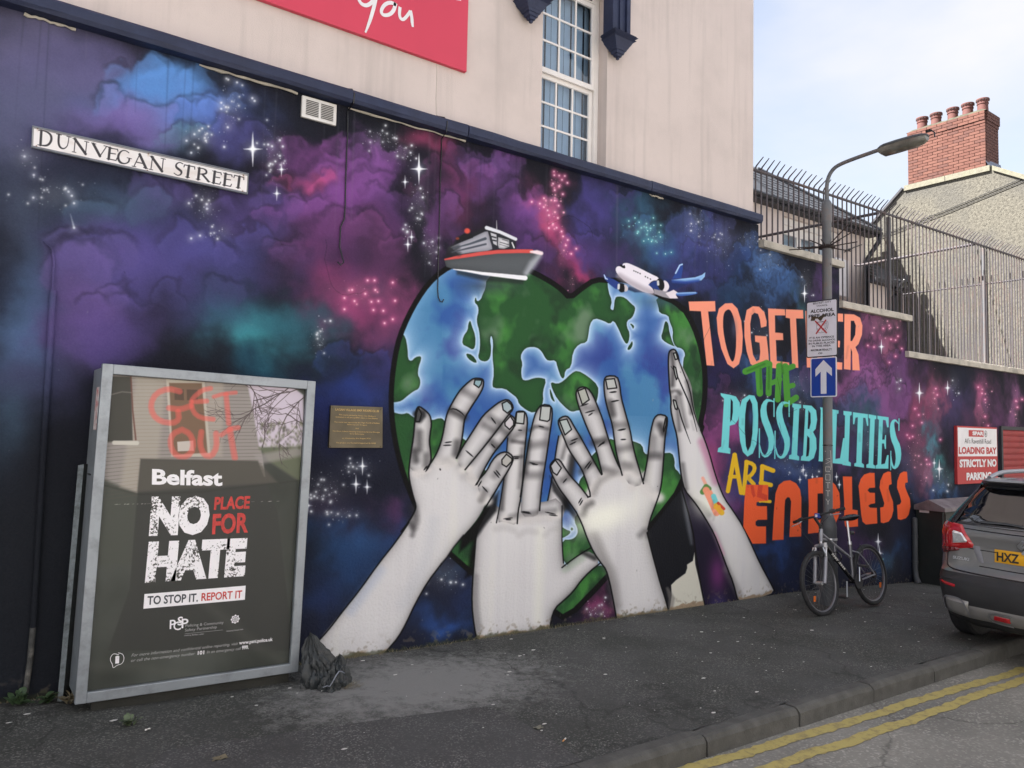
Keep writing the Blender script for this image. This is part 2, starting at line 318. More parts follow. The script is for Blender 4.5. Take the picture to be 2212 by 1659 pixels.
    for (u, v) in [(73, 378), (53, 338), (148, 414), (160, 439), (155, 423), (72, 427), (493, 172), (512, 178), (545, 212), (478, 235), (492, 275), (420, 290), (403, 304), (413, 330), (478, 222), (550, 218), (408, 439), (447, 451), (413, 515), (432, 509), (160, 492)]:
        cv.glow(u, v, 2.4, 2.4, (238, 240, 246), 0.9, 1.6); cv.glow(u, v, 9, 9, (190, 196, 214), 0.3)
    cv.line([(152, 462), (160, 492)], [0.5, 4], (190, 200, 210), 1.2, 0.6)
    for (u, v, r) in [(546, 322, 38), (608, 366, 16), (598, 418, 16), (905, 365, 34), (875, 393, 14), (889, 512, 13), (881, 528, 16), (783, 1007, 20), (769, 1046, 20), (793, 1052, 16), (665, 1092, 18),
                      (1738, 634, 22), (1904, 749, 18), (1986, 849, 26), (2047, 838, 18), (2029, 1013, 24), (2018, 1000, 12), (1897, 1170, 21), (1900, 1195, 20), (1735, 1015, 14), (1741, 1027, 9), (1728, 1036, 10), (1807, 1030, 11), (1813, 1047, 11), (1755, 1030, 8)]:
        cv.star(u, v, r)

    for s_, c_, r_ in (('A:70,220 85,292 20,272 20,345 155,245 170,158 215,158 220,220 240,292 195,297 208,350 272,355 333,410 280,435 348,290 333,172', (250, 178, 206), 1.5),
                       ('F:1378,1112 1380,1135 1412,1138 1430,1165 1448,1140 1412,1205 1465,1185 1372,1190 1383,1232 1435,1258 1313,1285 1287,1320 1234,1308 1383,1300 1408,1333 1312,1342 1337,1363 1345,1395 1371,1450 1395,1476 1403,1412 1427,1500 1345,1478 1437,1532 1467,1555 1455,1590 1490,1645 1522,1612', (250, 190, 214), 1.3),
                       ('C:1300,470 1338,450 1395,520 1200,580 1240,590 1340,690 1380,650 1380,545 1350,540 1420,600 1960,1040 1505,990 1530,1030 1550,1080 1490,1100 1640,860 1650,900 2170,980 1960,930 1940,890 1915,850 1980,1100 1670,1190 1580,1320 1600,1350 2160,940 2200,930 1455,1160 1470,1180 1490,1170', (246, 178, 206), 1.0)):
        for q in px(s_): cv.glow(q[0], q[1], r_ * 5.5, r_ * 5.5, (206, 92, 142), .5); cv.glow(q[0], q[1], r_ * 2.2, r_ * 2.2, c_, .55); cv.glow(q[0], q[1], r_, r_, (252, 226, 236), .95, 1.6)
    for q in px('F:1863,1432 1903,1412 1930,1440 2022,1412 2025,1460 2070,1460 2060,1505 1985,1495 1918,1512 1960,1562 2068,1535 2100,1645 2138,1635 1990,1550 2010,1565'): cv.glow(q[0], q[1], 6, 6, (80, 160, 170), .45); cv.glow(q[0], q[1], 1.3, 1.3, (214, 240, 240), .95, 1.6)
    for k in range(46):   # rain runs below the cornice
        x_ = rnd.uniform(0, 7.3); z_ = 4.13; q = cvproj(x_, z_); q2 = cvproj(x_ + rnd.uniform(-.01, .01), z_ - rnd.uniform(.15, 1.3)); cv.line([q, q2], [rnd.uniform(1.5, 5), .8], (20, 20, 26) if rnd.random() < .6 else (120, 118, 128), 2.4, rnd.uniform(.08, .2))

    # ---- the heart-shaped earth
    INK = (12, 12, 15)
    heart = chaikin(px('A:1480,270 1430,215 1360,165 1260,110 1150,60 950,20 760,40 650,95 560,180 490,280 430,390 375,520 345,650 325,800 318,950 330,1100 355,1250 400,1420 470,1600 B:560,150 700,270 840,395 1080,560 1370,640 1455,700 1700,450 1990,130 L:1500,1350 1640,1185 1800,975 2000,420 C:115,1100 145,950 150,760 125,600 75,450 5,330 R:1700,1130 1500,940 1300,860 800,620 500,500 250,520 A:1640,150 1560,205'), 1)
    sl = cv.box(heart, 12); Uh, Vh, Xh, Zh = cv.U[sl], cv.V[sl], cv.X[sl], cv.Z[sl]
    dh = cv.sdf(Uh, Vh, heart)
    lands = ['A:415,520 430,600 432,670 455,682 480,655 515,648 518,670 500,720 495,770 510,795 512,830 500,862 470,875 430,905 390,940 350,948 300,950 300,750 340,600 385,500',
             'A:300,1000 330,1010 370,1022 400,1025 430,1015 460,1040 500,1060 585,1066 640,1048 665,1060 690,1110 740,1180 800,1180 840,1250 900,1400 950,1400 1000,1500 B:900,300 840,420 690,290 A:560,1640 440,1570 370,1420 330,1250',
             'A:940,150 935,210 915,250 905,280 880,297 870,262 862,300 885,322 890,360 878,400 880,440 893,480 900,560 895,620 885,652 900,678 940,685 965,660 972,600 963,540 972,510 985,560 978,640 990,760 978,830 985,857 1060,858 1100,890 1140,920 1150,960 1200,1000 1245,1018 1290,990 1310,940 1305,880 1330,800 1290,788 1250,790 1200,808 1170,800 1165,740 1175,700 1160,650 1180,610 1210,590 1265,590 1300,620 1320,660 1340,680 1390,675 1400,720 1425,792 1445,792 1450,740 1490,720 1500,620 1540,570 1590,560 1600,520 1610,440 1640,402 1700,420 1740,442 1765,415 1800,480 1820,530 1845,572 1862,560 1870,500 1850,460 1850,420 1885,400 1902,360 1905,330 1880,310 1840,270 1800,260 1772,270 1765,350 1755,350 1742,340 1755,290 1730,230 1722,130 1640,80 1480,150 1300,40 1100,0',
             'A:1884,458 1870,440 1880,438 1900,455 1890,475', 'A:1885,548 1890,575 1872,608 1852,608 1860,585 1872,570',
             'A:835,415 845,450 870,520 868,590 850,608 820,590 782,572 790,520 820,480 822,440', 'A:805,630 850,640 883,690 860,692 820,665',
             'A:2035,270 2055,330 2060,370 2120,385 2125,420 2150,480 2145,540 2165,590 C:0,600 18,640 5,665 0,740 60,1100 115,1130 190,950 190,700 150,500 60,320 A:2150,230',
             'A:2105,420 2120,440 2125,490 2150,570 2165,590 2100,560 2070,530 2085,480 2095,430',
             'A:1355,815 1400,830 1440,810 1490,760 1530,740 1600,780 1665,840 1665,900 1650,960 1580,1000 1530,1000 1500,1010 1470,1000 1400,930 1365,860',
             'A:1350,855 1362,880 1375,920 1386,947 1365,935 1352,900',
             'L:980,690 1040,630 1150,520 1200,540 1300,530 1380,550 1450,580 1465,660 1520,670 1640,655 1720,650 1745,720 1740,790 1785,830 1830,930 1640,1280 1500,1460 1300,1500 1000,1400 900,1100 870,960 880,900 920,850',
             'L:840,1220 835,1280 860,1330 865,1380 840,1420 800,1440 730,1440 700,1560 740,1640 800,1700 1000,1700 1060,1600 1000,1400 900,1200',
             'L:700,1310 760,1350 800,1362 790,1390 730,1425 700,1430', 'L:810,1325 826,1345 810,1360 796,1345', 'A:800,1180 900,1350 960,1420 1010,1480 960,1520 860,1440 780,1300',
             'B:1700,340 1760,410 1470,720 1350,640 1500,480 1620,360', 'B:680,250 760,180 900,90 900,420 840,420', 'C:-750,390 -744,400 -745,425 -752,425']
    dl = np.full(Uh.shape, 1e9, np.float32)
    for s_ in lands:
        p_ = chaikin(px(s_), 1); lo = p_.min(0) - 40; hi = p_.max(0) + 40
        s2 = cv.box(p_, 42)
        a0 = max(s2[0].start, sl[0].start); a1 = min(s2[0].stop, sl[0].stop); b0 = max(s2[1].start, sl[1].start); b1 = min(s2[1].stop, sl[1].stop)
        if a1 <= a0 or b1 <= b0: continue
        loc = (slice(a0 - sl[0].start, a1 - sl[0].start), slice(b0 - sl[1].start, b1 - sl[1].start))
        d = cv.sdf(Uh[loc], Vh[loc], p_); dl[loc] = np.minimum(dl[loc], d)
    ins = np.clip(0.5 - dh, 0, 1)
    n1_ = nz.fbm(Xh * 2.6, Zh * 2.6 + 50, 4); n2_ = nz2.fbm(Xh * 3.2 + 20, Zh * 3.2, 4); n3_ = nz.fbm(Xh * 6 + 50, Zh * 6 + 10, 3)
    sea = np.array((50, 86, 152), np.float32) * np.ones(Uh.shape + (1,), np.float32)
    def mixa(im_, a, c): a = np.clip(a, 0, 1)[..., None]; return im_ * (1 - a) + np.array(c, np.float32) * a
    sea = mixa(sea, (n1_ - 0.42) * 5, (70, 122, 166)); sea = mixa(sea, (n2_ - 0.55) * 6, (50, 68, 138))
    coast = np.exp(-np.maximum(dl, 0) / (9 + 18 * n1_)); sea = mixa(sea, coast * 0.85, (162, 196, 228)); sea = mixa(sea, np.exp(-np.maximum(dl, 0) / 3.5) * .8, (206, 222, 240))
    rim = np.exp(-np.maximum(-dh - 5, 0) / 16); sea = mixa(sea, rim * 0.55, (134, 178, 212))
    land = np.array((44, 82, 48), np.float32) * np.ones(Uh.shape + (1,), np.float32)
    land = mixa(land, (n2_ - 0.47) * 6, (66, 124, 60)); land = mixa(land, (n1_ - 0.6) * 5, (98, 124, 98)); land = mixa(land, (0.42 - n3_) * 5, (40, 66, 44))
    land = mixa(land, np.exp(np.minimum(dl, 0) / 4.5) * 0.92, (34, 56, 40))
    la = np.clip(0.5 - dl / 1.1, 0, 1)[..., None]; globe = sea * (1 - la) + land * la
    shad = np.clip(1 - np.abs(Vh - 618) / 30, 0, 1) * np.clip(1 - np.abs(Uh - 1060) / 90, 0, 1); globe = mixa(globe, shad * 0.75, (54, 64, 70))
    shad = np.clip(1 - np.abs(Vh - 652 ) / 22, 0, 1) * np.clip(1 - np.abs(Uh - 1430) / 70, 0, 1); globe = mixa(globe, shad * 0.7, (58, 84, 100))
    cv.img[sl] = cv.img[sl] * (1 - ins[..., None]) + globe * ins[..., None]
    oa = np.clip(0.5 - (np.abs(dh + 1.0) - 5.6) / 1.6, 0, 1); cv.blend(sl, oa * 0.97, INK)

    # ---- dark unfinished forearm behind, between the hands
    cv.poly(px('L:1800,985 1500,1370 B:2040,360 2120,650 2212,640 N:130,1560 315,1548 285,1400 255,1200 215,1010'), (27, 28, 33), 1.0)
    cv.poly(px('N:195,880 300,985 370,1120 440,1290 505,1510 505,1530 320,1550 270,1300 240,1080'), (34, 30, 46), 1.0)
    cv.glow(1550, 1240, 18, 40, (112, 52, 110), .8); cv.glow(1552, 1310, 20, 26, (60, 56, 112), .7)
    cv.line(px('N:188,880 210,1000 228,1100 240,1180'), [3, 9, 9, 4], (96, 100, 108), 5, .8)
    cv.line(px('N:182,860 225,1010 250,1120 265,1240 290,1400 315,1540'), 3.2, (12, 12, 14), .8)
    cv.poly(px('N:257,1232 262,1300 285,1400 316,1552 112,1572 125,1480 122,1420 150,1392 205,1352 215,1322 214,1302 248,1280'), (204, 202, 190), 1.0)
    cv.line(px('N:100,1440 125,1500 118,1560'), [6, 14, 10], (120, 116, 112), 3, .6)

    # ---- hands
    SK, DKS, MID = (212, 210, 211), (50, 48, 50), (140, 136, 136)
    hn = nz.fbm(cv.X * 3 + 9, cv.Z * 1.2 + 4, 3) * .6 + .4 * (lambda c: np.repeat(c, cv.h, 0))(nz2.fbm(cv.X[:1] * 16, cv.X[:1] * 0 + 3, 3))
    def skin(s_, smooth=1, reach=7, st_=0.55, outline=None, lw=2.2):
        p_ = px(s_); q_ = chaikin(p_, smooth)
        r = cv.poly(q_, SK, 0.7)
        sl_, d = r; inside = np.clip(0.5 - d, 0, 1)
        h_ = np.clip((hn[sl_] - 0.5) * 3, 0, 1); cv.blend(sl_, inside * h_ * 0.22, (172, 168, 176))
        h_ = np.clip((0.46 - hn[sl_]) * 4, 0, 1); cv.blend(sl_, inside * h_ * 0.35, (226, 224, 212))
        cv.blend(sl_, inside * st_ * 1.1 * np.exp(-np.maximum(-d, 0) / reach), (66, 64, 66))
        if outline is not None:
            cv.line(px(outline), lw, INK, .6, .95, smooth=1)
        return q_
    def base(s_, r=9, a=.95):
        for q in px(s_): cv.glow(q[0], q[1], r, r * .9, (210, 206, 204), a, 1.6)
    def nail(s_, c=(178, 182, 180)):
        p_ = px(s_); cv.poly(p_, c, .6); cv.line(np.vstack([p_, p_[:1]]), 2.7, INK, .5)
    def kn(s_, wd=2.7): cv.line(px(s_), wd, INK, .6, .9, smooth=1, taper=True)
    def sh(s_, wd, a=.5, c=DKS, soft=6): cv.line(px(s_), wd, c, soft, a, smooth=1)
    # hand 4: edge-on, at the right
    h4 = 'N:508,1510 480,1400 450,1330 410,1220 370,1120 330,1050 290,985 250,930 200,870 182,800 172,720 165,640 155,550 135,480 118,400 122,345 112,280 108,200 105,130 107,80 115,58 142,50 160,80 168,118 205,185 240,260 246,330 256,400 272,460 292,520 318,580 348,670 372,760 402,850 432,920 482,990 540,1080 590,1190 640,1300 700,1410 722,1462 640,1492 560,1512'
    skin(h4, 1, 5, .5)
    sh('N:125,70 135,150 130,260', 9, .75); sh('N:150,330 160,420 170,520', 8, .6); sh('N:215,240 235,330 240,420', 8, .6); sh('N:120,300 150,290 175,310', 7, .5, DKS, 4)
    sh('N:168,300 190,420 210,500', 9, .45); sh('N:250,940 300,960 340,1010', 14, .45); sh('N:340,1050 400,1180 450,1330', 10, .4, (150, 140, 150)); sh('N:375,1120 425,1240', 7, .5, (214, 150, 178), 4)
    sh('N:300,590 340,700 380,820', 16, .55, (176, 96, 140), 8); sh('N:440,1330 520,1480', 16, .35, (120, 116, 116)); sh('N:190,720 210,860', 8, .5); cv.glow(*px('N:330,950')[0], 34, 30, (240, 240, 226), .7)  # last glow: patch of reflected light put into the wrist colour
    kn('N:143,52 160,100 190,180 230,280 250,400 275,480 292,520', 2.6); kn('N:120,150 150,190 185,270 225,360 250,440 272,530', 3.0); kn('N:130,350 165,390 180,450 205,520 235,600', 2.8)
    nail('N:135,75 150,72 160,108 146,112'); nail('N:135,150 148,158 160,215 152,228 144,200'); nail('N:135,345 148,350 158,385 156,402 146,398 138,370')
    cv.line(px('N:508,1510 480,1400 450,1330 410,1220 370,1120 330,1050 290,985 250,930 200,870 182,800 172,720 165,640 155,550 135,480 118,400 122,345 112,280 108,200 105,130 107,80 115,58 142,50 160,80 168,118'), 3.2, INK, .6, .95, smooth=1)
    cv.line(px('N:292,520 318,580 348,670 372,760 402,850 432,920 482,990 540,1080 590,1190 640,1300 700,1410 722,1455'), 2.9, INK, .6, .95, smooth=1)
    for s_, wd, c in [('N:305,800 320,830', 7, (236, 170, 150)), ('N:305,880 325,850 340,862', 12, (84, 132, 66)), ('N:325,870 350,920 385,1000', 15, (242, 152, 122)), ('N:350,880 400,990', 8, (242, 152, 122)), ('N:368,905 385,950', 11, (110, 204, 210)),
                      ('N:385,960 415,1000', 12, (226, 178, 50)), ('N:395,945 428,978', 6, (204, 64, 48)), ('N:375,970 400,965 405,995', 7, (232, 170, 60))]:
        cv.line(px(s_), wd, c, 1.0, .95)
    # hand 2 (middle): finger c first, it is behind
    skin('L:700,470 665,640 650,740 640,900 600,1050 565,1190 560,1260 720,1260 745,1180 775,1070 800,860 835,690 830,600 770,480', 1, 6, .6)
    sh('L:820,690 800,830 770,1060 750,1150', 16, .85, (40, 40, 42), 7); sh('L:720,700 760,560', 8, .5)
    cv.line(px('L:690,500 665,640 650,760 600,1050 565,1190 545,1260'), 2.9, INK, .6, .95, smooth=1)
    palm2 = 'A:1060,1659 1090,1600 1200,1590 1300,1600 1420,1560 B:1430,60 1430,180 1437,300 1450,360 1500,310 1560,262 1620,255 1680,330 1610,385 1550,440 1500,510 1440,570 1385,620 1358,700 1350,778 1230,790 1100,812 985,830 885,848 862,740 848,600 852,450 862,300 875,120 920,30 980,-60'
    cv.poly(px('B:800,430 830,300 860,120 930,-60 1000,-160 990,0 900,150 870,400'), INK, 6, .8)
    skin(palm2, 1, 9, .5)
    skin('A:1125,1030 1135,1008 1192,1010 1205,1060 1200,1150 1190,1240 1182,1350 1176,1450 1165,1560 1150,1659 B:1140,90 1050,60 1010,70 A:1030,1600 1045,1500 1060,1400 1078,1300 1075,1180 1110,1100', 1, 6, .6)
    skin('A:1240,1080 1262,1010 1300,965 1362,972 1366,1040 1352,1130 1338,1230 1322,1350 1305,1450 1292,1560 1282,1640 1270,1690 1160,1690 1168,1560 1180,1450 1192,1350 1207,1250 1225,1150', 1, 6, .6)
    base('A:1060,1710 1110,1715 1160,1710 1220,1710 1280,1700 1350,1690 1400,1680', 11, .9)
    sh('A:1100,1690 1200,1670 1380,1650', 12, .35); sh('A:1160,1690 1200,1720 1340,1700', 20, .25, (180, 176, 176), 8)
    for s_ in ['A:1095,1190 1180,1130', 'A:1215,1230 1320,1215', 'A:1190,1420 1300,1420']: sh(s_, 16, .42, DKS, 8)
    for s_ in ['A:1225,1130 1260,1100 1335,1120', 'A:1110,1310 1170,1300', 'A:1220,1340 1310,1345', 'A:1110,1200 1180,1210']: sh(s_, 8, .55, DKS, 4)
    sh('A:1075,1330 1050,1480 1040,1640', 9, .6); sh('A:1170,1250 1150,1500', 6, .35); sh('A:1330,1150 1300,1400 1285,1560', 9, .4, (120, 118, 124)); sh('A:1215,1200 1195,1400', 9, .6)
    sh('B:870,420 870,600 890,760', 14, .5, (118, 116, 118)); sh('B:1290,120 1285,400 1275,700', 18, .5, (232, 232, 218), 12)  # pale right-hand band: reflected light put into the arm colour
    sh('B:1000,110 1060,100 1120,120', 14, .22, (150, 146, 146)); sh('B:1150,150 1200,120 1260,130', 14, .22, (150, 146, 146)); sh('B:1320,150 1360,110 1410,110', 12, .2, (150, 146, 146))
    sh('B:1560,262 1640,300', 10, .8, (40, 40, 40), 5); sh('B:1450,370 1560,300', 14, .35, (150, 180, 150), 6)
    nail('A:1137,1012 1188,1010 1182,1088 1130,1082'); nail('A:1296,972 1358,975 1350,1062 1335,1072 1285,1062')
    for s_ in ['A:1112,1300 1155,1302', 'A:1118,1312 1150,1312', 'A:1220,1338 1262,1350', 'A:1235,1350 1275,1352', 'A:1278,1102 1315,1110', 'A:1145,1128 1172,1130', 'A:1170,1655 1225,1662', 'B:1050,45 1110,38', 'B:1065,50 1100,50', 'B:1165,0 1230,12', 'B:1320,0 1390,15', 'B:1345,18 1400,25']: kn(s_)
    cv.line(px('A:1125,1100 1130,1030 1137,1005 1192,1006 1208,1060 1200,1150 1190,1240 1182,1350 1176,1450 1165,1560 B:1145,0 1140,75'), 3.0, INK, .6, .95, smooth=1)
    cv.line(px('A:1078,1180 1060,1400 1045,1500 1030,1600 B:1005,70'), 2.6, INK, .6, .9, smooth=1)
    cv.line(px('A:1160,1560 1180,1440 1192,1350 1207,1250 1225,1150 1240,1080 1262,1005 1300,960 1364,970 1368,1040 1354,1130 1340,1230 1322,1350 1305,1450 1292,1560 1285,1650'), 3.0, INK, .6, .95, smooth=1)
    cv.line(px('B:980,-60 920,30 875,120 862,300 850,450 845,600 860,740 882,845'), 3.2, INK, .8, .95, smooth=1)
    cv.line(px('B:1430,-40 1430,180 1437,300 1440,330'), 2.6, INK, .6, .95); cv.line(px('B:1430,360 1500,305 1600,240 1640,225'), 2.9, INK, .7, .95, smooth=1)
    cv.line(px('B:1680,330 1610,385 1550,450 1500,520 1440,575 1385,622 1358,700 1352,775'), 3.2, INK, .7, .95, smooth=1)
    # hand 1 (left)
    palm1 = 'B:460,30 360,180 240,330 120,500 0,650 -172,860 -120,900 -60,1000 0,990 150,960 290,930 280,910 310,880 370,810 420,720 480,590 560,450 649,336 K:1290,1600 1350,1510 1440,1400 1530,1300 1600,1200 1640,1110 1660,1020 1600,960 1560,930 1500,860 1420,800 1380,720 1250,680 1150,740 1120,790 1080,830 960,700 945,780 945,860 965,960 985,1050 1010,1130 1000,1180 950,1270'
    cv.poly(px('K:1640,1180 1760,1000 1740,1180 1650,1290 1560,1420 1400,1560 1420,1400'), INK, 5, .85)
    skin(palm1, 1, 8, .4)
    skin('K:950,800 948,740 965,640 985,520 995,400 1000,340 1010,260 1032,232 1062,245 1120,290 1142,330 1150,400 1136,480 1130,560 1142,640 1148,720 1120,800 1060,850', 1, 7, .6)
    skin('K:1150,760 1200,650 1235,560 1260,450 1280,330 1310,250 1370,140 1420,70 1490,5 1536,-24 1600,-20 1622,-5 1617,60 1580,130 1520,220 1452,330 1440,400 1432,480 1420,560 1400,620 1375,700 1290,760', 1, 7, .6)
    skin('K:1375,720 1430,600 1490,510 1560,400 1620,310 1700,240 1770,190 1840,165 1882,210 1890,255 1850,310 1750,440 1650,570 1550,700 1470,800 1420,800', 1, 7, .6)
    skin('K:1450,810 1550,690 1640,560 1750,420 1850,300 1900,330 1908,375 1895,425 1840,490 1780,570 1720,640 1650,750 1600,850 1560,930 1500,900', 1, 7, .6)
    skin('K:1560,940 1600,870 1650,820 1700,720 1760,660 1830,642 1885,680 1888,730 1840,820 1780,910 1740,980 1700,1040 1640,1120 1600,1060', 1, 7, .5)
    base('K:1060,830 1010,840 1110,800', 11); base('K:1290,760 1210,745 1350,725', 13); base('K:1430,810 1490,800 1500,870', 11); base('K:1520,900 1560,930', 11); base('K:1620,1080 1660,1090 1600,1040', 12)
    for s_, a in [('K:1040,470 1040,620', .6), ('K:1000,640 1010,720', .7), ('K:1100,680 1100,760', .5), ('K:1330,270 1450,330', .75), ('K:1440,90 1530,140', .4), ('K:1630,400 1720,450', .45), ('K:1700,560 1740,600', .6), ('K:1780,430 1830,470', .5), ('K:1680,330 1760,380', .45), ('K:1380,560 1370,660', .6), ('K:1770,760 1720,860', .4)]: sh(s_, 15, a, DKS, 8)
    sh('K:1010,300 1040,280 1080,300 1040,350', 14, .9, (40, 40, 42), 5); sh('K:990,1150 1010,1250 990,1320', 16, .55, DKS, 8); sh('K:1150,720 1250,700 1330,740', 14, .25, (160, 156, 156), 8); sh('K:1430,880 1520,880 1580,900', 12, .25, (160, 156, 156), 8)
    sh('K:1640,1000 1600,1080', 14, .4); sh('B:600,60 560,300 400,600', 26, .25, (176, 180, 190), 14); sh('B:250,380 60,640', 20, .3, (150, 170, 205), 12); sh('B:440,60 470,110 460,150', 10, .5)
    nail('K:1545,-10 1608,-8 1600,30 1578,60 1535,30', (140, 168, 176)); nail('K:1790,205 1835,182 1872,215 1882,255 1838,292 1800,262', (158, 172, 178)); nail('K:1815,375 1865,320 1895,365 1895,400 1858,440 1818,405', (196, 192, 196)); nail('K:1788,715 1830,665 1880,705 1878,730 1830,780 1790,755', (176, 174, 170))
    nail('K:1015,290 1032,240 1060,300 1040,370 1005,370', (70, 70, 72))
    for s_ in ['K:1310,258 1360,250 1420,285 1450,320', 'K:1255,585 1330,582', 'K:1270,560 1335,552', 'K:1460,630 1530,690', 'K:1715,820 1765,880', 'K:1735,810 1775,860', 'K:1610,955 1660,1010', 'K:1690,330 1735,390', 'K:1690,570 1730,610', 'K:1225,795 1232,810', 'K:1590,890 1545,950', 'K:1605,905 1572,960', 'K:1110,770 1080,810', 'K:1135,765 1095,825']: kn(s_, 3.1)
    for s_ in ['B:0,655 120,505 240,335 360,185 460,35 K:850,1400 950,1270 1000,1180 1010,1130 985,1050 962,960 943,860 946,780 965,640 985,520 995,400 1000,340 1010,260 1032,230 1062,243 1120,290 1143,330 1151,400 1137,480 1131,560 1143,640 1148,730 1110,800',
               'B:-172,862 -80,760 0,655', 'K:1110,790 1160,720 1200,650 1235,560 1260,450 1280,330 1310,250 1370,140 1420,70 1490,5 1536,-26 1602,-22 1624,-5 1619,60 1580,132 1520,222 1453,332 1442,400 1434,480 1415,600 1378,700',
               'K:1375,700 1430,600 1490,510 1560,400 1620,310 1700,240 1770,188 1840,163 1884,208 1892,255 1850,305 1750,440 1650,570 1550,690 1455,805', 'K:1852,300 1905,335 1910,375 1897,425 1842,492 1782,572 1722,642 1655,750 1605,850 1560,940',
               'K:1590,885 1650,818 1700,720 1760,658 1830,640 1888,680 1890,730 1842,820 1782,912 1742,982 1700,1050 1625,1170', 'B:649,336 560,452 480,592 420,722 370,812 310,882 282,915']:
        cv.line(px(s_), 3.2, INK, .7, .95, smooth=1)
    cv.line(px('K:1440,1400 1350,1510 1290,1600 1240,1659'), 2.8, INK, 2, .9)
    # hand 3 (right of centre)
    palm3 = 'L:850,1190 900,1290 950,1430 1010,1560 1080,1659 B:1715,370 1740,450 1760,560 1785,690 1790,710 1900,695 2000,672 2122,648 2118,620 2100,560 2070,470 2040,360 2010,250 1982,135 L:1500,1345 1520,1250 1560,1150 1600,1040 1610,920 1480,800 1440,850 1350,780 1250,740 1080,800 980,900 960,1000 900,1040'
    cv.poly(px('L:610,860 700,985 850,1195 900,1290 860,1290 740,1130 640,1000'), INK, 4, .75)
    skin(palm3, 1, 9, .45)
    skin('L:612,790 618,755 660,710 700,718 745,790 800,870 880,950 960,1050 960,1150 850,1195 770,1072 700,982 640,872', 1, 7, .55)
    skin('L:688,400 690,350 740,320 782,330 832,420 882,500 932,590 982,680 1032,770 1085,860 1060,960 985,1045 940,905 900,800 840,710 780,620 740,520', 1, 7, .6)
    skin('L:848,130 855,85 892,55 950,62 1002,130 1042,230 1082,330 1112,430 1142,530 1192,670 1222,740 1255,800 1200,860 1085,840 1060,740 1035,640 1000,540 950,430 910,330 870,220', 1, 7, .6)
    skin('A:1703,850 1705,800 1722,778 1785,780 1802,830 1812,920 1837,1010 1870,1130 1882,1200 1902,1290 1932,1390 1958,1480 1880,1500 1810,1400 1782,1280 1770,1200 1760,1100 1730,1000 1712,930', 1, 7, .6)
    skin('L:1540,400 1560,335 1600,302 1672,320 1677,380 1657,480 1647,600 1642,700 1632,830 1622,950 1590,1040 1480,1000 1458,900 1480,800 1500,700 1510,600 1520,500', 1, 7, .6)
    base('L:940,1120 900,1160 970,1090', 12); base('L:1010,980 985,1010 1040,930', 12); base('L:1190,850 1130,850 1100,880', 13); base('L:1330,800 1400,850 1280,820', 13); base('A:1880,1500 1830,1440', 11); base('L:1560,1040 1500,1010 1600,1060 1470,960', 13)
    for s_, a in [('L:1610,400 1640,470', .8), ('L:1520,680 1600,680', .6), ('L:1560,520 1560,640', .3), ('L:1200,400 1300,400', .4), ('L:1240,620 1340,600', .4), ('L:1010,560 1110,540', .7), ('L:940,240 1030,260', .4), ('L:800,560 880,520', .5), ('L:900,820 990,740', .6), ('L:730,900 770,880', .5), ('L:1160,200 1180,300', .7), ('L:1100,800 1180,820', .4), ('L:1290,760 1340,770', .4)]: sh(s_, 15, a, DKS, 8)
    sh('L:1010,1020 1050,920 1160,850 1240,830', 13, .5, (130, 128, 128), 7); sh('L:1280,790 1350,770 1420,830', 13, .5, (140, 138, 138), 7); sh('L:920,1210 940,1140 990,1110', 13, .6, DKS, 7)
    sh('L:1500,1400 1480,1350 1430,1400', 12, .4, DKS, 8); sh('B:1640,150 1700,300 1760,420 1780,600', 20, .5, (122, 118, 116), 10); cv.glow(*px('L:1100,1240')[0], 70, 30, (246, 246, 232), .85, 1.2, -.35)  # pale glow: patch of reflected light painted into the palm
    nail('L:698,360 765,345 808,440 748,490', (176, 184, 184)); nail('L:865,90 930,65 968,170 905,215', (170, 172, 164)); nail('A:1713,800 1770,795 1785,855 1725,862', (178, 180, 178)); nail('L:618,770 660,718 715,790 675,855 640,830', (180, 180, 184))
    nail('L:1658,345 1670,325 1665,400 1645,460 1640,440', (130, 128, 126))
    for s_ in ['L:800,545 865,520', 'L:790,580 850,550', 'L:925,795 980,725', 'L:950,800 990,740', 'L:930,290 1020,265', 'L:960,315 1000,290', 'L:1045,600 1110,545', 'L:1060,580 1110,560', 'A:1745,885 1785,880', 'A:1750,945 1800,935', 'A:1790,1130 1840,1120', 'A:1810,1190 1845,1188', 'L:870,1110 900,1060', 'L:880,1130 910,1080', 'L:730,925 765,885', 'L:1165,190 1230,175', 'L:1150,105 1210,95', 'L:1240,450 1300,435', 'L:1225,730 1250,790', 'L:885,230 960,205']: kn(s_, 3.0)
    for s_ in ['L:850,1190 770,1075 700,985 640,875 610,795 616,752 660,707 702,715 747,790 802,870 880,950 955,1050', 'L:955,1055 985,1045 940,905 900,800 840,712 780,622 740,522 688,402 688,348 740,317 784,327 834,418 884,500 934,590 984,680 1034,770 1080,850',
               'L:1085,845 1060,740 1035,640 1000,540 950,430 910,330 868,220 846,130 853,83 892,53 952,60 1004,130 1044,230 1084,330 1114,430 1144,530 1192,670 1225,750 1252,800',
               'A:1820,1420 1782,1280 1770,1200 1758,1100 1728,1000 1710,930 1701,850 1703,798 1722,776 1787,778 1804,830 1814,920 1839,1010 1872,1130 1884,1200 1904,1290 1934,1390 1958,1475',
               'L:1458,905 1480,800 1498,700 1508,600 1518,500 1538,400 1558,333 1600,300 1674,318 1679,380 1659,480 1649,600 1644,700 1634,830 1622,950 1600,1040 1560,1150 1522,1250 1500,1345',
               'L:850,1190 900,1290 950,1430 1010,1560 1080,1659 B:1715,372 1738,450 1760,560 1785,700', 'B:1982,135 2010,250 2040,362 2070,472 2100,562 2120,640']:
        cv.line(px(s_), 3.1, INK, .7, .95, smooth=1)

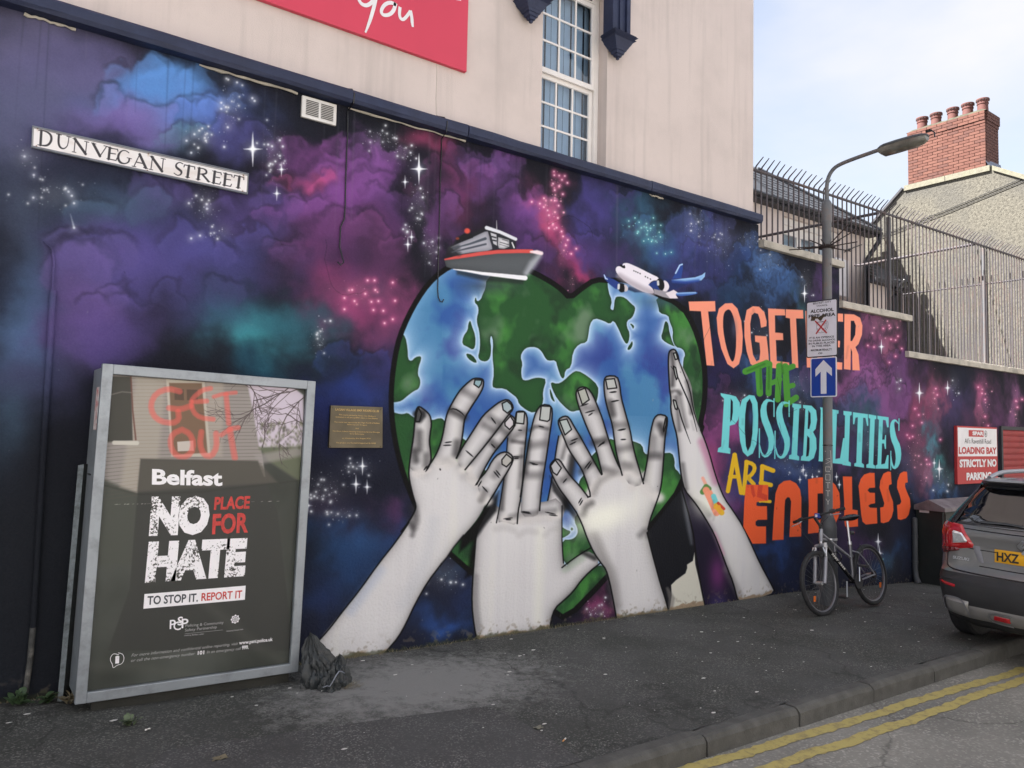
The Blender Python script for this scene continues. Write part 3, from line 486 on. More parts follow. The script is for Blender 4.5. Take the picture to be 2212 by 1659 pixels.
    # ---- ship
    cv.poly(px('Q:190,640 280,520 290,430 310,520 380,400 380,380 560,290 690,300 980,150 1580,400 1560,640 1100,660 440,760 150,820'), (38, 38, 42), 3, .85)
    cv.poly(px('Q:150,820 440,768 840,705 1200,668 1600,655 1900,660 2040,655 2090,690 2050,760 1950,880 1850,1020 1765,1165 1752,1205 1300,1160 1000,1115 800,1075 500,1025 300,995 190,960'), (88, 92, 96), .6, edge=((52, 54, 56), 8, .6))
    cv.line(px('Q:2030,740 1900,900 1780,1080'), [10, 16, 12], (176, 180, 188), 7, .8); cv.poly(px('Q:380,1010 1000,1115 1752,1205 1700,1300 1000,1250 400,1110'), (40, 44, 46), 5, .75)
    cv.line(px('Q:160,812 440,762 840,700 1200,660 1600,648 1880,650'), [3, 7, 8, 8, 8, 8], (206, 84, 80), .8); cv.line(px('Q:1860,660 1980,668 2070,690'), [4, 9, 8], (236, 216, 222), 1.4)
    cv.line(px('Q:330,1006 600,1040 900,1090 1300,1132 1600,1165 1750,1180'), [1.5, 4.5, 6.5, 8.5, 9.5, 10], (232, 232, 238), .7)
    cv.poly(px('Q:270,570 400,510 700,380 950,262 1010,258 1050,400 1100,540 1095,610 1000,640 700,672 440,712'), (168, 168, 178), .8, edge=((90, 90, 98), 5, .5)); cv.line(px('Q:260,600 420,570 300,660 440,700'), 9, (50, 52, 56), 5, .8)
    cv.line(px('Q:330,590 650,505 960,400'), [2, 4, 6], (76, 82, 92), .7); cv.line(px('Q:300,668 650,585 970,508'), [2, 4, 4], (76, 80, 90), .7)
    cv.poly(px('Q:1040,270 1200,300 1520,420 1545,600 1110,612 1050,420'), (46, 48, 54), .8); cv.poly(px('Q:1060,280 1180,320 1190,540 1120,500'), (190, 190, 196), .6); cv.line(px('Q:1090,360 1165,380'), 3, (50, 52, 56)); cv.line(px('Q:1110,430 1170,445'), 3, (50, 52, 56))
    cv.poly(px('Q:1215,370 1430,430 1432,560 1330,600 1230,590 1205,520'), (216, 216, 220), .6, edge=((110, 110, 116), 4, .7)); cv.line(px('Q:1250,470 1420,520'), 1.6, (70, 70, 76)); cv.line(px('Q:1300,415 1410,450'), 1.4, (70, 70, 76)); cv.line(px('Q:1240,510 1410,560'), 1.4, (110, 110, 116))
    cv.line(px('Q:985,185 1250,270 1560,410'), [8, 7, 7], (214, 216, 224), .8); cv.line(px('Q:1490,480 1530,580'), 3, (206, 206, 210)); cv.line(px('Q:1183,40 1186,205'), [1, 2.2], (170, 170, 176)); cv.poly(px('Q:380,500 400,400 480,340 560,290 680,290 720,380'), (34, 34, 38), .8); cv.glow(*px('Q:602,248')[0], 6.6, 6, (214, 84, 70), 1, 3); cv.glow(*px('Q:410,398')[0], 4, 3, (150, 70, 50), .8, 2)
    # ---- aeroplane
    cv.poly(px('R:1250,500 1640,500 1900,540 1620,650 1500,700 1390,700'), (36, 48, 92), 2, .9); cv.poly(px('R:540,700 600,640 800,700 900,760 700,760'), (36, 44, 70), 2, .8)
    cv.poly(px('R:1430,515 1620,492 1900,462 2030,415 2095,365 2085,450 2020,520 1880,545 1600,550'), (120, 166, 216), .8, edge=((176, 208, 240), 3, .7)); cv.line(px('R:1460,540 1700,560 1960,530'), 6, (50, 76, 150), 3, .9)
    cv.poly(px('R:1500,390 1585,215 1620,190 1655,205 1652,300 1620,480 1440,490'), (46, 70, 140), .8); cv.line(px('R:1510,380 1590,225 1640,205'), 3, (176, 206, 240), .8)
    cv.poly(px('R:980,600 1080,690 1090,790 1250,850 1380,880 1560,882 1500,790 1340,740 1200,660'), (150, 146, 154), .8); cv.poly(px('R:1310,780 1470,708 1565,772 1510,810 1555,878 1400,880'), (222, 212, 220), .7)
    cv.poly(px('R:325,270 380,235 470,262 455,210 480,182 550,176 620,200 820,290 1000,385 1185,468 1150,525 1060,525 970,600 1070,700 1088,790 900,765 700,672 500,540 380,430 322,340'), (228, 222, 232), .7, smooth=1); cv.line(px('R:400,440 600,560 850,690 1050,770'), 13, (160, 150, 160), 6, .7)
    cv.line(px('R:420,225 475,262'), 4, (24, 24, 28)); cv.line(px('R:490,238 497,268'), 3.4, (24, 24, 28))
    for a, b in [(684, 334), (724, 350), (762, 367), (806, 388), (912, 448), (956, 470), (1010, 497)]: cv.poly(px('R:%d,%d %d,%d %d,%d %d,%d' % (a - 12, b - 15, a + 12, b - 6, a + 12, b + 15, a - 12, b + 6)), (38, 38, 44), .5)
    cv.poly(px('R:970,610 1060,545 1140,530 1160,640 1200,720 1080,690'), (40, 60, 122), .8); cv.poly(px('R:1265,510 1340,545 1385,620 1378,690 1330,745 1250,735 1285,640'), (222, 214, 222), .7, smooth=1)
    cv.poly(px('R:1140,500 1200,480 1260,520 1290,600 1280,690 1230,730 1180,690 1145,600'), (28, 30, 32), .8, smooth=1); cv.line(px('R:1160,545 1165,605'), 5, (200, 200, 204), .8)
    cv.line(px('R:95,415 130,480 240,550 345,620'), [3, 7, 14, 16], (44, 62, 128), 1.0); cv.line(px('R:95,415 125,485 160,500'), [2, 3, 2], (190, 210, 240), .8)
    cv.poly(px('R:370,600 430,570 500,600 530,680 500,750 420,765 370,700'), (26, 28, 30), 1, smooth=1); cv.poly(px('R:485,600 540,615 575,680 550,742 490,745 505,680'), (196, 190, 194), .7, smooth=1); cv.line(px('R:385,610 380,680'), 5, (206, 206, 210), .8)
    cv.poly(px('R:1505,772 1700,755 1900,752 1955,770 1900,800 1700,828 1540,832'), (66, 104, 176), .8, smooth=1); cv.line(px('R:1540,780 1900,765'), 3, (160, 196, 236), 1.2, .8)

    # ---- lettering
    def L_(cols, items):
        for it in items:
            kind = it[0]
            if kind == 'p':
                cv.poly(px(it[1]), cols, .55)
            elif kind == 's': cv.line(px(it[1]), it[2], cols, .6, 1, smooth=it[3] if len(it) > 3 else 0)
    bgc = (30, 30, 44)
    pe = (238, 148, 122)
    L_(pe, [('p', 'C:38,295 210,292 213,358 165,360 205,712 155,708 118,358 45,355'), ('p', 'C:275,307 320,305 355,340 380,420 390,520 385,620 365,700 330,728 290,700 250,600 228,500 220,400 235,340'),
            ('p', 'C:455,325 495,328 530,365 545,425 543,455 508,465 500,410 488,375 465,368 447,385 438,440 442,540 456,640 478,682 497,672 503,620 498,562 470,556 468,515 543,520 553,600 560,690 545,700 520,695 500,715 470,720 440,700 415,620 400,520 400,430 415,350'),
            ('p', 'C:553,340 662,345 666,385 598,385 600,495 650,500 652,545 604,545 610,680 690,690 692,735 570,725'), ('p', 'C:668,345 780,350 782,405 735,405 750,725 710,725 695,405 668,400'),
            ('p', 'C:795,355 835,357 838,520 868,522 866,362 905,364 912,730 875,728 870,570 840,568 845,725 805,722'), ('p', 'C:930,368 1040,374 1040,427 975,422 975,545 1020,550 1018,592 978,590 980,685 1035,690 1033,737 938,732'),
            ('p', 'C:1048,375 1110,378 1150,400 1165,450 1162,510 1140,570 1120,590 1140,640 1148,742 1100,740 1098,620 1090,600 1088,738 1045,733')])
    cv.poly(px('C:285,350 305,345 325,380 340,440 347,520 345,610 335,670 322,688 305,660 280,580 262,480 262,400 270,365'), bgc, .6, smooth=1); cv.glow(1586, 710, 6, 20, (90, 96, 120), .5); cv.poly(px('C:1090,420 1110,420 1122,450 1118,510 1098,550 1088,550'), bgc, .6)
    gr = (76, 146, 56)
    L_(gr, [('s', 'C:408,748 545,694', 14), ('s', 'C:490,720 500,890', 14), ('s', 'C:562,700 557,890', 13), ('s', 'C:625,712 616,930', 13), ('s', 'C:556,832 630,800', 11), ('s', 'C:665,715 680,955', 14), ('s', 'C:655,738 715,715', 12), ('s', 'C:672,850 715,838', 11), ('s', 'C:672,960 735,918', 13)])
    for s_ in ['C:640,690 650,760', 'C:505,730 506,860', 'C:560,720 557,860', 'C:420,745 530,700']: cv.line(px(s_), 5, (54, 112, 44), 1.6, .7)
    cy = (112, 204, 208)
    L_(cy, [('p', 'C:245,888 310,900 345,910 370,950 372,1000 360,1060 340,1090 305,1100 298,1240 310,1250 308,1282 226,1270 230,1245 250,1235 268,925 248,905'),
            ('p', 'C:430,900 465,905 485,950 490,1030 488,1130 478,1220 455,1280 420,1300 390,1270 372,1200 363,1100 365,1000 385,930'),
            ('s', 'C:592,945 565,935 540,938 522,985 528,1050 556,1120 578,1190 570,1260 540,1302 512,1285 500,1230', [2, 5, 8, 13, 15, 15, 13, 10, 6, 4, 2], 1), ('s', 'C:497,1120 497,1305', 2.6), ('s', 'C:592,925 592,1040', 2.6),
            ('s', 'C:690,955 665,950 642,955 624,1000 630,1065 656,1135 680,1200 672,1270 644,1310 614,1295 602,1240', [2, 5, 8, 13, 15, 15, 13, 10, 6, 4, 2], 1), ('s', 'C:599,1135 597,1312', 2.6), ('s', 'C:690,940 690,1040', 2.6),
            ('p', 'C:712,955 768,962 768,985 756,990 742,1290 755,1300 755,1325 688,1315 690,1292 705,1285 720,985 710,978'), ('p', 'C:780,965 835,970 865,1000 872,1060 862,1120 845,1140 865,1180 868,1250 850,1310 820,1330 765,1325 768,1300 780,1290 795,990 780,985'),
            ('p', 'C:890,980 945,985 945,1005 935,1010 925,1310 940,1335 880,1330 882,1310 895,1000'), ('p', 'C:950,990 1010,1000 1010,1020 1000,1025 990,1315 1020,1310 1040,1180 1050,1180 1048,1350 945,1340 947,1320 960,1310 968,1015 952,1010'),
            ('p', 'C:1042,1003 1095,1010 1095,1030 1085,1035 1075,1330 1090,1340 1090,1362 1035,1354 1036,1335 1046,1325 1052,1035 1042,1028'), ('p', 'C:1103,1012 1200,1025 1203,1100 1195,1100 1185,1050 1170,1048 1160,1340 1175,1352 1175,1372 1112,1362 1112,1345 1125,1338 1135,1045 1120,1048 1112,1090 1104,1090'),
            ('p', 'C:1205,1025 1255,1035 1255,1055 1245,1060 1235,1350 1248,1360 1248,1378 1190,1372 1190,1352 1205,1345 1215,1055 1205,1048'), ('p', 'C:1262,1035 1335,1045 1335,1110 1325,1110 1315,1065 1298,1062 1293,1190 1308,1190 1312,1160 1318,1160 1318,1250 1310,1250 1305,1215 1292,1215 1287,1350 1310,1345 1325,1290 1335,1290 1333,1378 1250,1378 1250,1358 1262,1350 1272,1062 1262,1055'),
            ('s', 'C:1398,1085 1378,1062 1360,1075 1357,1120 1368,1185 1392,1235 1400,1300 1390,1355 1370,1378 1355,1350 1350,1300', [2, 4, 7, 11, 13, 14, 12, 9, 5, 4, 2], 1), ('s', 'C:1402,1055 1401,1130', 2.2), ('s', 'C:1349,1265 1348,1385', 2.2)])
    for s_ in ['C:312,925 325,945 325,1010 318,1060 308,1075', 'C:435,925 450,960 455,1040 452,1150 440,1230 422,1265 410,1230 403,1130 405,1030 415,950', 'C:815,1000 828,1020 830,1080 820,1120 810,1120', 'C:808,1165 822,1180 822,1250 815,1295 800,1300']: cv.poly(px(s_), bgc, .6)
    cv.glow(1622, 900, 5, 20, (60, 90, 140), .6)
    ye = (216, 174, 40)
    L_(ye, [('s', 'O:95,265 18,680', 9.5), ('s', 'O:95,265 170,700', 9.5), ('s', 'O:40,515 140,515', 8), ('s', 'O:232,345 200,705', 9), ('s', 'O:228,345 310,370 330,430 280,505 225,530', 8.5, 1), ('s', 'O:240,520 315,600', 8.5), ('s', 'O:412,395 388,790', 9), ('s', 'O:412,398 535,445', 10), ('s', 'O:395,585 510,610', 9.5), ('s', 'O:390,790 500,800', 7)])
    org = (224, 92, 52)
    L_(org, [('p', 'O:225,605 480,610 480,790 375,798 345,812 345,845 370,852 465,852 468,1008 360,1010 335,1030 335,1070 360,1085 455,1085 455,1280 300,1284 195,1090 205,800'),
             ('p', 'O:565,700 600,610 660,565 730,555 800,590 845,660 860,760 858,1200 722,1207 742,800 725,755 700,750 675,780 668,860 655,1237 526,1245 545,900'),
             ('p', 'O:935,545 1000,530 1100,520 1180,540 1250,610 1295,700 1305,820 1295,950 1250,1060 1200,1120 1100,1150 935,1170 945,850'), ('p', 'O:1335,512 1440,514 1445,890 1505,900 1510,1085 1380,1097 1360,1080 1350,1000 1350,800'),
             ('p', 'O:1640,470 1698,472 1705,640 1640,645 1618,670 1645,698 1703,700 1705,820 1650,830 1628,850 1650,870 1725,872 1730,1050 1600,1064 1560,1030 1545,950 1515,620 1540,540 1580,490'),
             ('p', 'O:1800,480 1850,455 1885,460 1895,600 1865,612 1860,650 1880,720 1910,800 1915,900 1895,980 1860,1030 1800,1048 1770,1040 1762,870 1800,860 1810,820 1780,720 1755,640 1765,560'),
             ('p', 'O:1990,480 2030,455 2070,458 2080,580 2050,588 2048,630 2070,690 2105,770 2110,860 2090,950 2060,990 2000,1012 1965,1000 1955,840 1990,830 2005,800 1985,720 1955,640 1960,560')])
    cv.poly(px('O:1045,710 1100,705 1140,760 1150,850 1140,950 1100,1000 1045,1012'), (26, 24, 34), .6)
    for s_ in ['O:275,612 310,615 335,735 310,755 288,700', 'O:365,608 420,612 405,700 470,730 465,792 350,745']: cv.poly(px(s_), (190, 64, 48), .8, .85)
    for k in range(60):   # brush streaks and rubbed patches in the flat letter paint
        u = rnd.uniform(1490, 1980); v = rnd.uniform(660, 1170); cv.line([(u, v), (u + rnd.uniform(-6, 6), v + rnd.uniform(8, 26))], rnd.uniform(2, 5), (30, 28, 36), 3, .12)

    # ---- wear: bare render and moss at the foot, grime lines, rubbed patches
    sl = (slice(0, int(0.75 * cv.dens)), slice(0, cv.w)); Xs, Zs = cv.X[sl], cv.Z[sl]
    G = np.interp(cv.X[0], [-6, 0.3, 1.0, 2.8, 6.0, 8.0, 11.0, 16.0, 60.0], [0.2, 0.095, 0.05, 0.0, -0.06, -0.1, -0.27, -0.45, -2.4]).astype(np.float32)[None, :]
    hgt = Zs - G; nn = nz.fbm(Xs * 9, Zs * 14, 4); nn2 = nz2.fbm(Xs * 26, Zs * 30, 3)
    lum = cv.img[sl].mean(-1)
    bare = np.clip((0.015 + 0.10 * (nn - 0.28) - hgt) * 60, 0, 1) * np.clip((lum - 80) / 60, 0, 1)
    cv.blend(sl, bare * 0.9, (150, 130, 106))
    cv.blend(sl, np.clip((nn2 - 0.62) * 9, 0, 1) * np.clip((0.16 - hgt) * 8, 0, 1) * 0.5, (120, 108, 90))
    moss = np.clip((0.02 + 0.06 * (nn2 - 0.3) - hgt) * 60, 0, 1) * np.clip((6.2 - Xs), 0, 1); cv.blend(sl, moss * 0.6, (62, 66, 48))
    for k in range(9):   # hairline cracks in the render
        x_ = rnd.uniform(.4, 10); z_ = rnd.uniform(.6, 3.6); an = rnd.uniform(0, 6.28); pts_ = []
        for j in range(14): pts_.append(cvproj(x_, z_)); an += rnd.uniform(-.5, .5); x_ += math.cos(an) * .05; z_ += math.sin(an) * .05
        cv.line(pts_, .55, (14, 14, 16), .5, .55)
    for k in range(70):
        x = rnd.uniform(0, 12); z = rnd.uniform(0.1, 3.2); r = rnd.uniform(0.6, 1.6)
        q = cvproj(x, z); cv.line([q, (q[0] + rnd.uniform(-2, 2), q[1] + rnd.uniform(0, 5))], r, (150, 148, 150) if rnd.random() < .5 else (20, 20, 22), .6, .5)
    return cv
def cvproj(x, z, y=0.0):
    d = np.array([x, y, z]) - CAM; dep = CF @ d
    return (PCX + FPX * (CR @ d) / dep, PCY - FPX * (CU @ d) / dep)
# ------------------------------------------------------------------ materials
def mat(name, base, rough=0.7, metal=0.0, var=0.12, vscale=6.0, bump=0.0, bscale=80.0, dark=None, dscale=2.5, damt=0.0, spec=0.5, coat=0.0, streak=0.0):
    """procedural surface: base colour broken up by two noises, optional dirt tone, optional fine relief"""
    m = bpy.data.materials.new(name); m.use_nodes = True; nt = m.node_tree; b = nt.nodes['Principled BSDF']
    N = nt.nodes.new; L = nt.links.new
    b.inputs['Roughness'].default_value = rough; b.inputs['Metallic'].default_value = metal
    b.inputs['Specular IOR Level'].default_value = spec; b.inputs['Coat Weight'].default_value = coat; b.inputs['Coat Roughness'].default_value = 0.06
    tc = N('ShaderNodeTexCoord')
    n = N('ShaderNodeTexNoise'); n.inputs['Scale'].default_value = vscale; n.inputs['Detail'].default_value = 6
    L(tc.outputs['Object'], n.inputs['Vector'])
    mr = N('ShaderNodeMapRange'); mr.inputs['From Min'].default_value = 0.3; mr.inputs['From Max'].default_value = 0.7
    mr.inputs['To Min'].default_value = 1 - var; mr.inputs['To Max'].default_value = 1 + var
    L(n.outputs['Fac'], mr.inputs['Value'])
    mu = N('ShaderNodeMix'); mu.data_type = 'RGBA'; mu.blend_type = 'MULTIPLY'; mu.inputs['Factor'].default_value = 1.0
    mu.inputs['A'].default_value = base; L(mr.outputs[0], mu.inputs['B'])
    col = mu.outputs['Result']
    if damt:
        n2 = N('ShaderNodeTexNoise'); n2.inputs['Scale'].default_value = dscale; n2.inputs['Detail'].default_value = 9; n2.inputs['Roughness'].default_value = 0.65
        L(tc.outputs['Object'], n2.inputs['Vector'])
        r2 = N('ShaderNodeMapRange'); r2.inputs['From Min'].default_value = 0.48; r2.inputs['From Max'].default_value = 0.68; r2.inputs['To Max'].default_value = damt
        L(n2.outputs['Fac'], r2.inputs['Value'])
        m2 = N('ShaderNodeMix'); m2.data_type = 'RGBA'; L(r2.outputs[0], m2.inputs['Factor']); L(col, m2.inputs['A']); m2.inputs['B'].default_value = dark
        col = m2.outputs['Result']
    if streak:
        sm = N('ShaderNodeMapping'); sm.inputs['Scale'].default_value = (4.5, 4.5, 0.28); L(tc.outputs['Object'], sm.inputs['Vector'])
        n5 = N('ShaderNodeTexNoise'); n5.inputs['Scale'].default_value = 1.6; n5.inputs['Detail'].default_value = 8; n5.inputs['Roughness'].default_value = 0.6; L(sm.outputs[0], n5.inputs['Vector'])
        r5 = N('ShaderNodeMapRange'); r5.inputs['From Min'].default_value = 0.5; r5.inputs['From Max'].default_value = 0.72; r5.inputs['To Max'].default_value = streak; L(n5.outputs['Fac'], r5.inputs['Value'])
        m5 = N('ShaderNodeMix'); m5.data_type = 'RGBA'; L(r5.outputs[0], m5.inputs['Factor']); L(col, m5.inputs['A']); m5.inputs['B'].default_value = dark or (0.2, 0.18, 0.16, 1); col = m5.outputs['Result']
    L(col, b.inputs['Base Color'])
    if bump:
        n3 = N('ShaderNodeTexNoise'); n3.inputs['Scale'].default_value = bscale; n3.inputs['Detail'].default_value = 4
        L(tc.outputs['Object'], n3.inputs['Vector'])
        bp = N('ShaderNodeBump'); bp.inputs['Strength'].default_value = bump; bp.inputs['Distance'].default_value = 0.01
        L(n3.outputs['Fac'], bp.inputs['Height']); L(bp.outputs[0], b.inputs['Normal'])
    return m
M = {}
M['cream'] = mat('cream_render', (0.60, 0.515, 0.48, 1), 0.9, var=0.035, vscale=1.3, bump=0.25, bscale=120, dark=(0.42, 0.365, 0.34, 1), dscale=1.1, damt=0.35, streak=0.55)
M['creamhouse'] = mat('pale_house_render', (0.66, 0.57, 0.53, 1), 0.9, var=0.04, vscale=1.3, bump=0.2, bscale=60, dark=(0.45, 0.38, 0.33, 1), dscale=0.8, damt=0.25)
M['navy'] = mat('navy_paint', rgb(30, 38, 66), 0.62, var=0.18, vscale=5, bump=0.35, bscale=30, dark=rgb(48, 56, 82), dscale=5, damt=0.25)
M['coping'] = mat('pale_coping', (0.46, 0.42, 0.36, 1), 0.9, var=0.12, bump=0.5, bscale=50, dark=(0.22, 0.21, 0.18, 1), dscale=5, damt=0.6)
M['stone'] = mat('lichen_coping', (0.19, 0.18, 0.14, 1), 0.95, var=0.2, vscale=14, bump=0.6, bscale=40, dark=(0.2, 0.2, 0.14, 1), dscale=9, damt=0.8)
M['upvc'] = mat('white_upvc', (0.76, 0.72, 0.69, 1), 0.35, var=0.03)
M['white'] = mat('white_print', (0.74, 0.72, 0.74, 1), 0.45, var=0.04, vscale=10)
M['whitesign'] = mat('white_sign', (0.68, 0.67, 0.74, 1), 0.4, var=0.05, vscale=10)
M['plate_white'] = mat('weathered_white_enamel', (0.70, 0.68, 0.66, 1), 0.35, var=0.08, vscale=4, dark=(0.45, 0.38, 0.3, 1), dscale=7, damt=0.3)
M['black'] = mat('black_print', (0.02, 0.02, 0.024, 1), 0.5, var=0.1)
M['red'] = mat('red_sign', rgb(200, 58, 82), 0.45, var=0.04, vscale=1.5)
M['sparred'] = mat('faded_red_print', rgb(176, 50, 54), 0.5, var=0.06, vscale=4)
M['postred'] = mat('poster_red', rgb(200, 62, 58), 0.5, var=0.18, vscale=60)
M['blue'] = mat('blue_sign', rgb(28, 62, 152), 0.4, var=0.06)
M['rimmetal'] = mat('dull_rim', (0.17, 0.17, 0.185, 1), 0.4, 0.5)
M['lantern'] = mat('lantern_grey', (0.05, 0.053, 0.056, 1), 0.5, 0.1, var=0.2)
M['steel'] = mat('galvanised_grey', rgb(126, 130, 140), 0.5, 0.35, var=0.12, vscale=7, bump=0.15, dark=rgb(84, 84, 88), dscale=8, damt=0.5)
M['alu'] = mat('dull_aluminium', rgb(150, 156, 162), 0.45, 0.45, var=0.1, vscale=5, dark=rgb(104, 108, 110), dscale=10, damt=0.5)
M['pole'] = mat('grey_pole_paint', rgb(98, 100, 104), 0.6, 0.1, var=0.12, vscale=6, bump=0.2, bscale=50, dark=rgb(112, 84, 66), dscale=6, damt=0.45)
M['poledark'] = mat('dark_pole_base', rgb(72, 74, 78), 0.6, 0.1, var=0.14, vscale=9, bump=0.3, bscale=40)
M['fence'] = mat('weathered_fence_steel', rgb(74, 70, 75), 0.7, 0.05, var=0.22, vscale=4, dark=rgb(96, 74, 66), dscale=5, damt=0.6)
M['rust'] = mat('rusty_iron', rgb(52, 42, 40), 0.85, 0.2, var=0.25, vscale=20, bump=0.4)
M['slate'] = mat('slate', rgb(58, 62, 70), 0.75, var=0.3, vscale=7, bump=0.2, bscale=40, dark=rgb(92, 88, 86), dscale=6, damt=0.4)
M['fascia'] = mat('dark_fascia', rgb(50, 50, 56), 0.6, var=0.15)
M['blackpipe'] = mat('black_downpipe', rgb(28, 30, 38), 0.4, var=0.1)
M['brick'] = [mat('brick_%s' % n, c, 0.9, var=0.16, vscale=9, bump=0.4, bscale=60, dark=(0.12, 0.05, 0.035, 1), dscale=6, damt=0.3) for n, c in
              (('red', (0.125, 0.05, 0.037, 1)), ('orange', (0.145, 0.061, 0.045, 1)), ('dull', (0.105, 0.045, 0.036, 1)))]
M['mortar'] = mat('dark_mortar', (0.16, 0.075, 0.06, 1), 0.95, var=0.2, bump=0.5)
M['pot'] = mat('terracotta_pot', (0.12, 0.044, 0.037, 1), 0.8, var=0.18, vscale=6, bump=0.25, dark=(0.13, 0.06, 0.06, 1), dscale=5, damt=0.6)
M['flaunch'] = mat('mossy_cement', (0.07, 0.068, 0.046, 1), 0.95, var=0.3, vscale=10, bump=0.8, bscale=30, dark=(0.03, 0.034, 0.018, 1), dscale=7, damt=0.8)
M['lead'] = mat('lead_flashing', rgb(120, 126, 142), 0.6, 0.3, var=0.15)
M['rubber'] = mat('tyre_rubber', (0.018, 0.018, 0.02, 1), 0.75, var=0.2, vscale=30, bump=0.4, bscale=120)
M['gloss_black'] = mat('gloss_black', (0.012, 0.012, 0.014, 1), 0.25, var=0.1)
M['matt_black'] = mat('matt_black_plastic', (0.03, 0.03, 0.032, 1), 0.6, var=0.15, vscale=15, bump=0.1, bscale=200)
M['chrome'] = mat('bare_metal', (0.62, 0.63, 0.66, 1), 0.28, 0.9, var=0.08)
M['spoke'] = mat('dull_spoke_steel', (0.16, 0.16, 0.17, 1), 0.4, 0.5)
M['silverpaint'] = mat('silver_paint', (0.30, 0.30, 0.33, 1), 0.4, 0.5, var=0.1, vscale=20)
M['orange'] = mat('orange_reflector', (0.7, 0.16, 0.03, 1), 0.25, var=0.1)
M['carpaint'] = mat('graphite_car_paint', (0.24, 0.24, 0.24, 1), 0.34, 0.45, var=0.03, vscale=3, coat=0.9)
M['cladding'] = mat('black_car_plastic', (0.028, 0.028, 0.03, 1), 0.55, var=0.12, vscale=8, bump=0.08, bscale=300)
M['skid'] = mat('silver_skid_paint', (0.30, 0.29, 0.28, 1), 0.4, 0.4, var=0.05)
M['lamp_red'] = mat('red_lamp_lens', (0.42, 0.012, 0.018, 1), 0.12, var=0.12, vscale=30, coat=0.8)
M['lamp_dark'] = mat('dark_red_lens', (0.16, 0.008, 0.012, 1), 0.12, var=0.15, vscale=30, coat=0.8)
M['lamp_clear'] = mat('clear_lamp_lens', (0.75, 0.76, 0.8, 1), 0.12, 0.4, var=0.25, vscale=40, coat=0.8)
M['plateyellow'] = mat('yellow_number_plate', rgb(226, 168, 36), 0.4, var=0.03)
M['bronze'] = mat('bronze_plaque', rgb(92, 84, 68), 0.4, 0.55, var=0.22, vscale=7, bump=0.1)
M['gold'] = mat('gold_lettering', rgb(184, 154, 98), 0.5, 0.3, var=0.2, vscale=40)
M['cabinet'] = mat('dark_green_cabinet', (0.014, 0.017, 0.016, 1), 0.6, var=0.3, vscale=3, dark=(0.025, 0.023, 0.02, 1), dscale=5, damt=0.5)
M['cabtop'] = mat('grimy_cabinet_lid', rgb(112, 104, 108), 0.6, 0.1, var=0.3, vscale=3, dark=rgb(76, 66, 72), dscale=4, damt=0.8)
M['shutter'] = mat('red_shutter', rgb(150, 52, 56), 0.5, 0.1, var=0.12, vscale=3, dark=rgb(110, 40, 42), dscale=4, damt=0.5)
M['bag'] = mat('grey_bin_bag', (0.022, 0.026, 0.028, 1), 0.5, var=0.35, vscale=14, bump=0.5, bscale=26, dark=(0.05, 0.047, 0.04, 1), dscale=6, damt=0.4)
M['leaf'] = mat('weed_leaf', (0.045, 0.08, 0.033, 1), 0.55, var=0.45, vscale=16)
M['leafb'] = mat('pale_weed_leaf', (0.09, 0.12, 0.062, 1), 0.6, var=0.35, vscale=16)
M['straw'] = mat('dead_grass', (0.19, 0.16, 0.1, 1), 0.9, var=0.3)
M['paper'] = mat('litter_paper', (0.62, 0.6, 0.56, 1), 0.8, var=0.12)
M['ciga'] = mat('cigarette_filter', (0.5, 0.24, 0.09, 1), 0.8, var=0.2)
M['kerb'] = mat('kerb_concrete', (0.082, 0.08, 0.074, 1), 0.92, var=0.22, vscale=9, bump=0.6, bscale=90, dark=(0.05, 0.047, 0.042, 1), dscale=6, damt=0.6)
M['blind'] = mat('vertical_blind', (0.62, 0.66, 0.72, 1), 0.8, var=0.05)
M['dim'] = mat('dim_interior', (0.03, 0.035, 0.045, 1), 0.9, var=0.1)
M['camwhite'] = mat('pale_box_plastic', (0.72, 0.70, 0.72, 1), 0.5, var=0.04)

def glass(name, tint=(0.8, 0.85, 0.9, 1), refl=0.09, rough=0.02):
    m = bpy.data.materials.new(name); m.use_nodes = True; nt = m.node_tree; nt.nodes.clear()
    N = nt.nodes.new; L = nt.links.new
    o = N('ShaderNodeOutputMaterial'); mx = N('ShaderNodeMixShader'); t = N('ShaderNodeBsdfTransparent'); g = N('ShaderNodeBsdfGlossy')
    t.inputs['Color'].default_value = tint; g.inputs['Roughness'].default_value = rough
    fr0 = N('ShaderNodeLayerWeight'); fr = N('ShaderNodeMath'); fr.operation = 'POWER'; fr.inputs[1].default_value = 4.0; L(fr0.outputs['Facing'], fr.inputs[0])
    ad = N('ShaderNodeMath'); ad.operation = 'ADD'; ad.inputs[1].default_value = refl
    nz = N('ShaderNodeTexNoise'); nz.inputs['Scale'].default_value = 1.2; bp = N('ShaderNodeBump'); bp.inputs['Strength'].default_value = 0.03
    tc = N('ShaderNodeTexCoord'); L(tc.outputs['Object'], nz.inputs['Vector']); L(nz.outputs['Fac'], bp.inputs['Height']); L(bp.outputs[0], g.inputs['Normal'])
    L(fr.outputs[0], ad.inputs[0]); L(ad.outputs[0], mx.inputs['Fac']); L(t.outputs[0], mx.inputs[1]); L(g.outputs[0], mx.inputs[2]); L(mx.outputs[0], o.inputs['Surface'])
    return m
M['window_glass'] = glass('window_glass', (0.62, 0.74, 0.84, 1), 0.12, 0.03)
M['poster_glass'] = glass('poster_glass', (0.97, 0.98, 0.97, 1), 0.0, 0.03)
M['car_glass'] = mat('dark_car_glass', (0.004, 0.004, 0.005, 1), 0.04, var=0.0, coat=1.0, spec=0.9)
M['lampbowl'] = mat('cloudy_lamp_bowl', (0.13, 0.125, 0.105, 1), 0.3, var=0.45, vscale=9, dark=(0.07, 0.065, 0.05, 1), dscale=8, damt=0.8, coat=0.3)

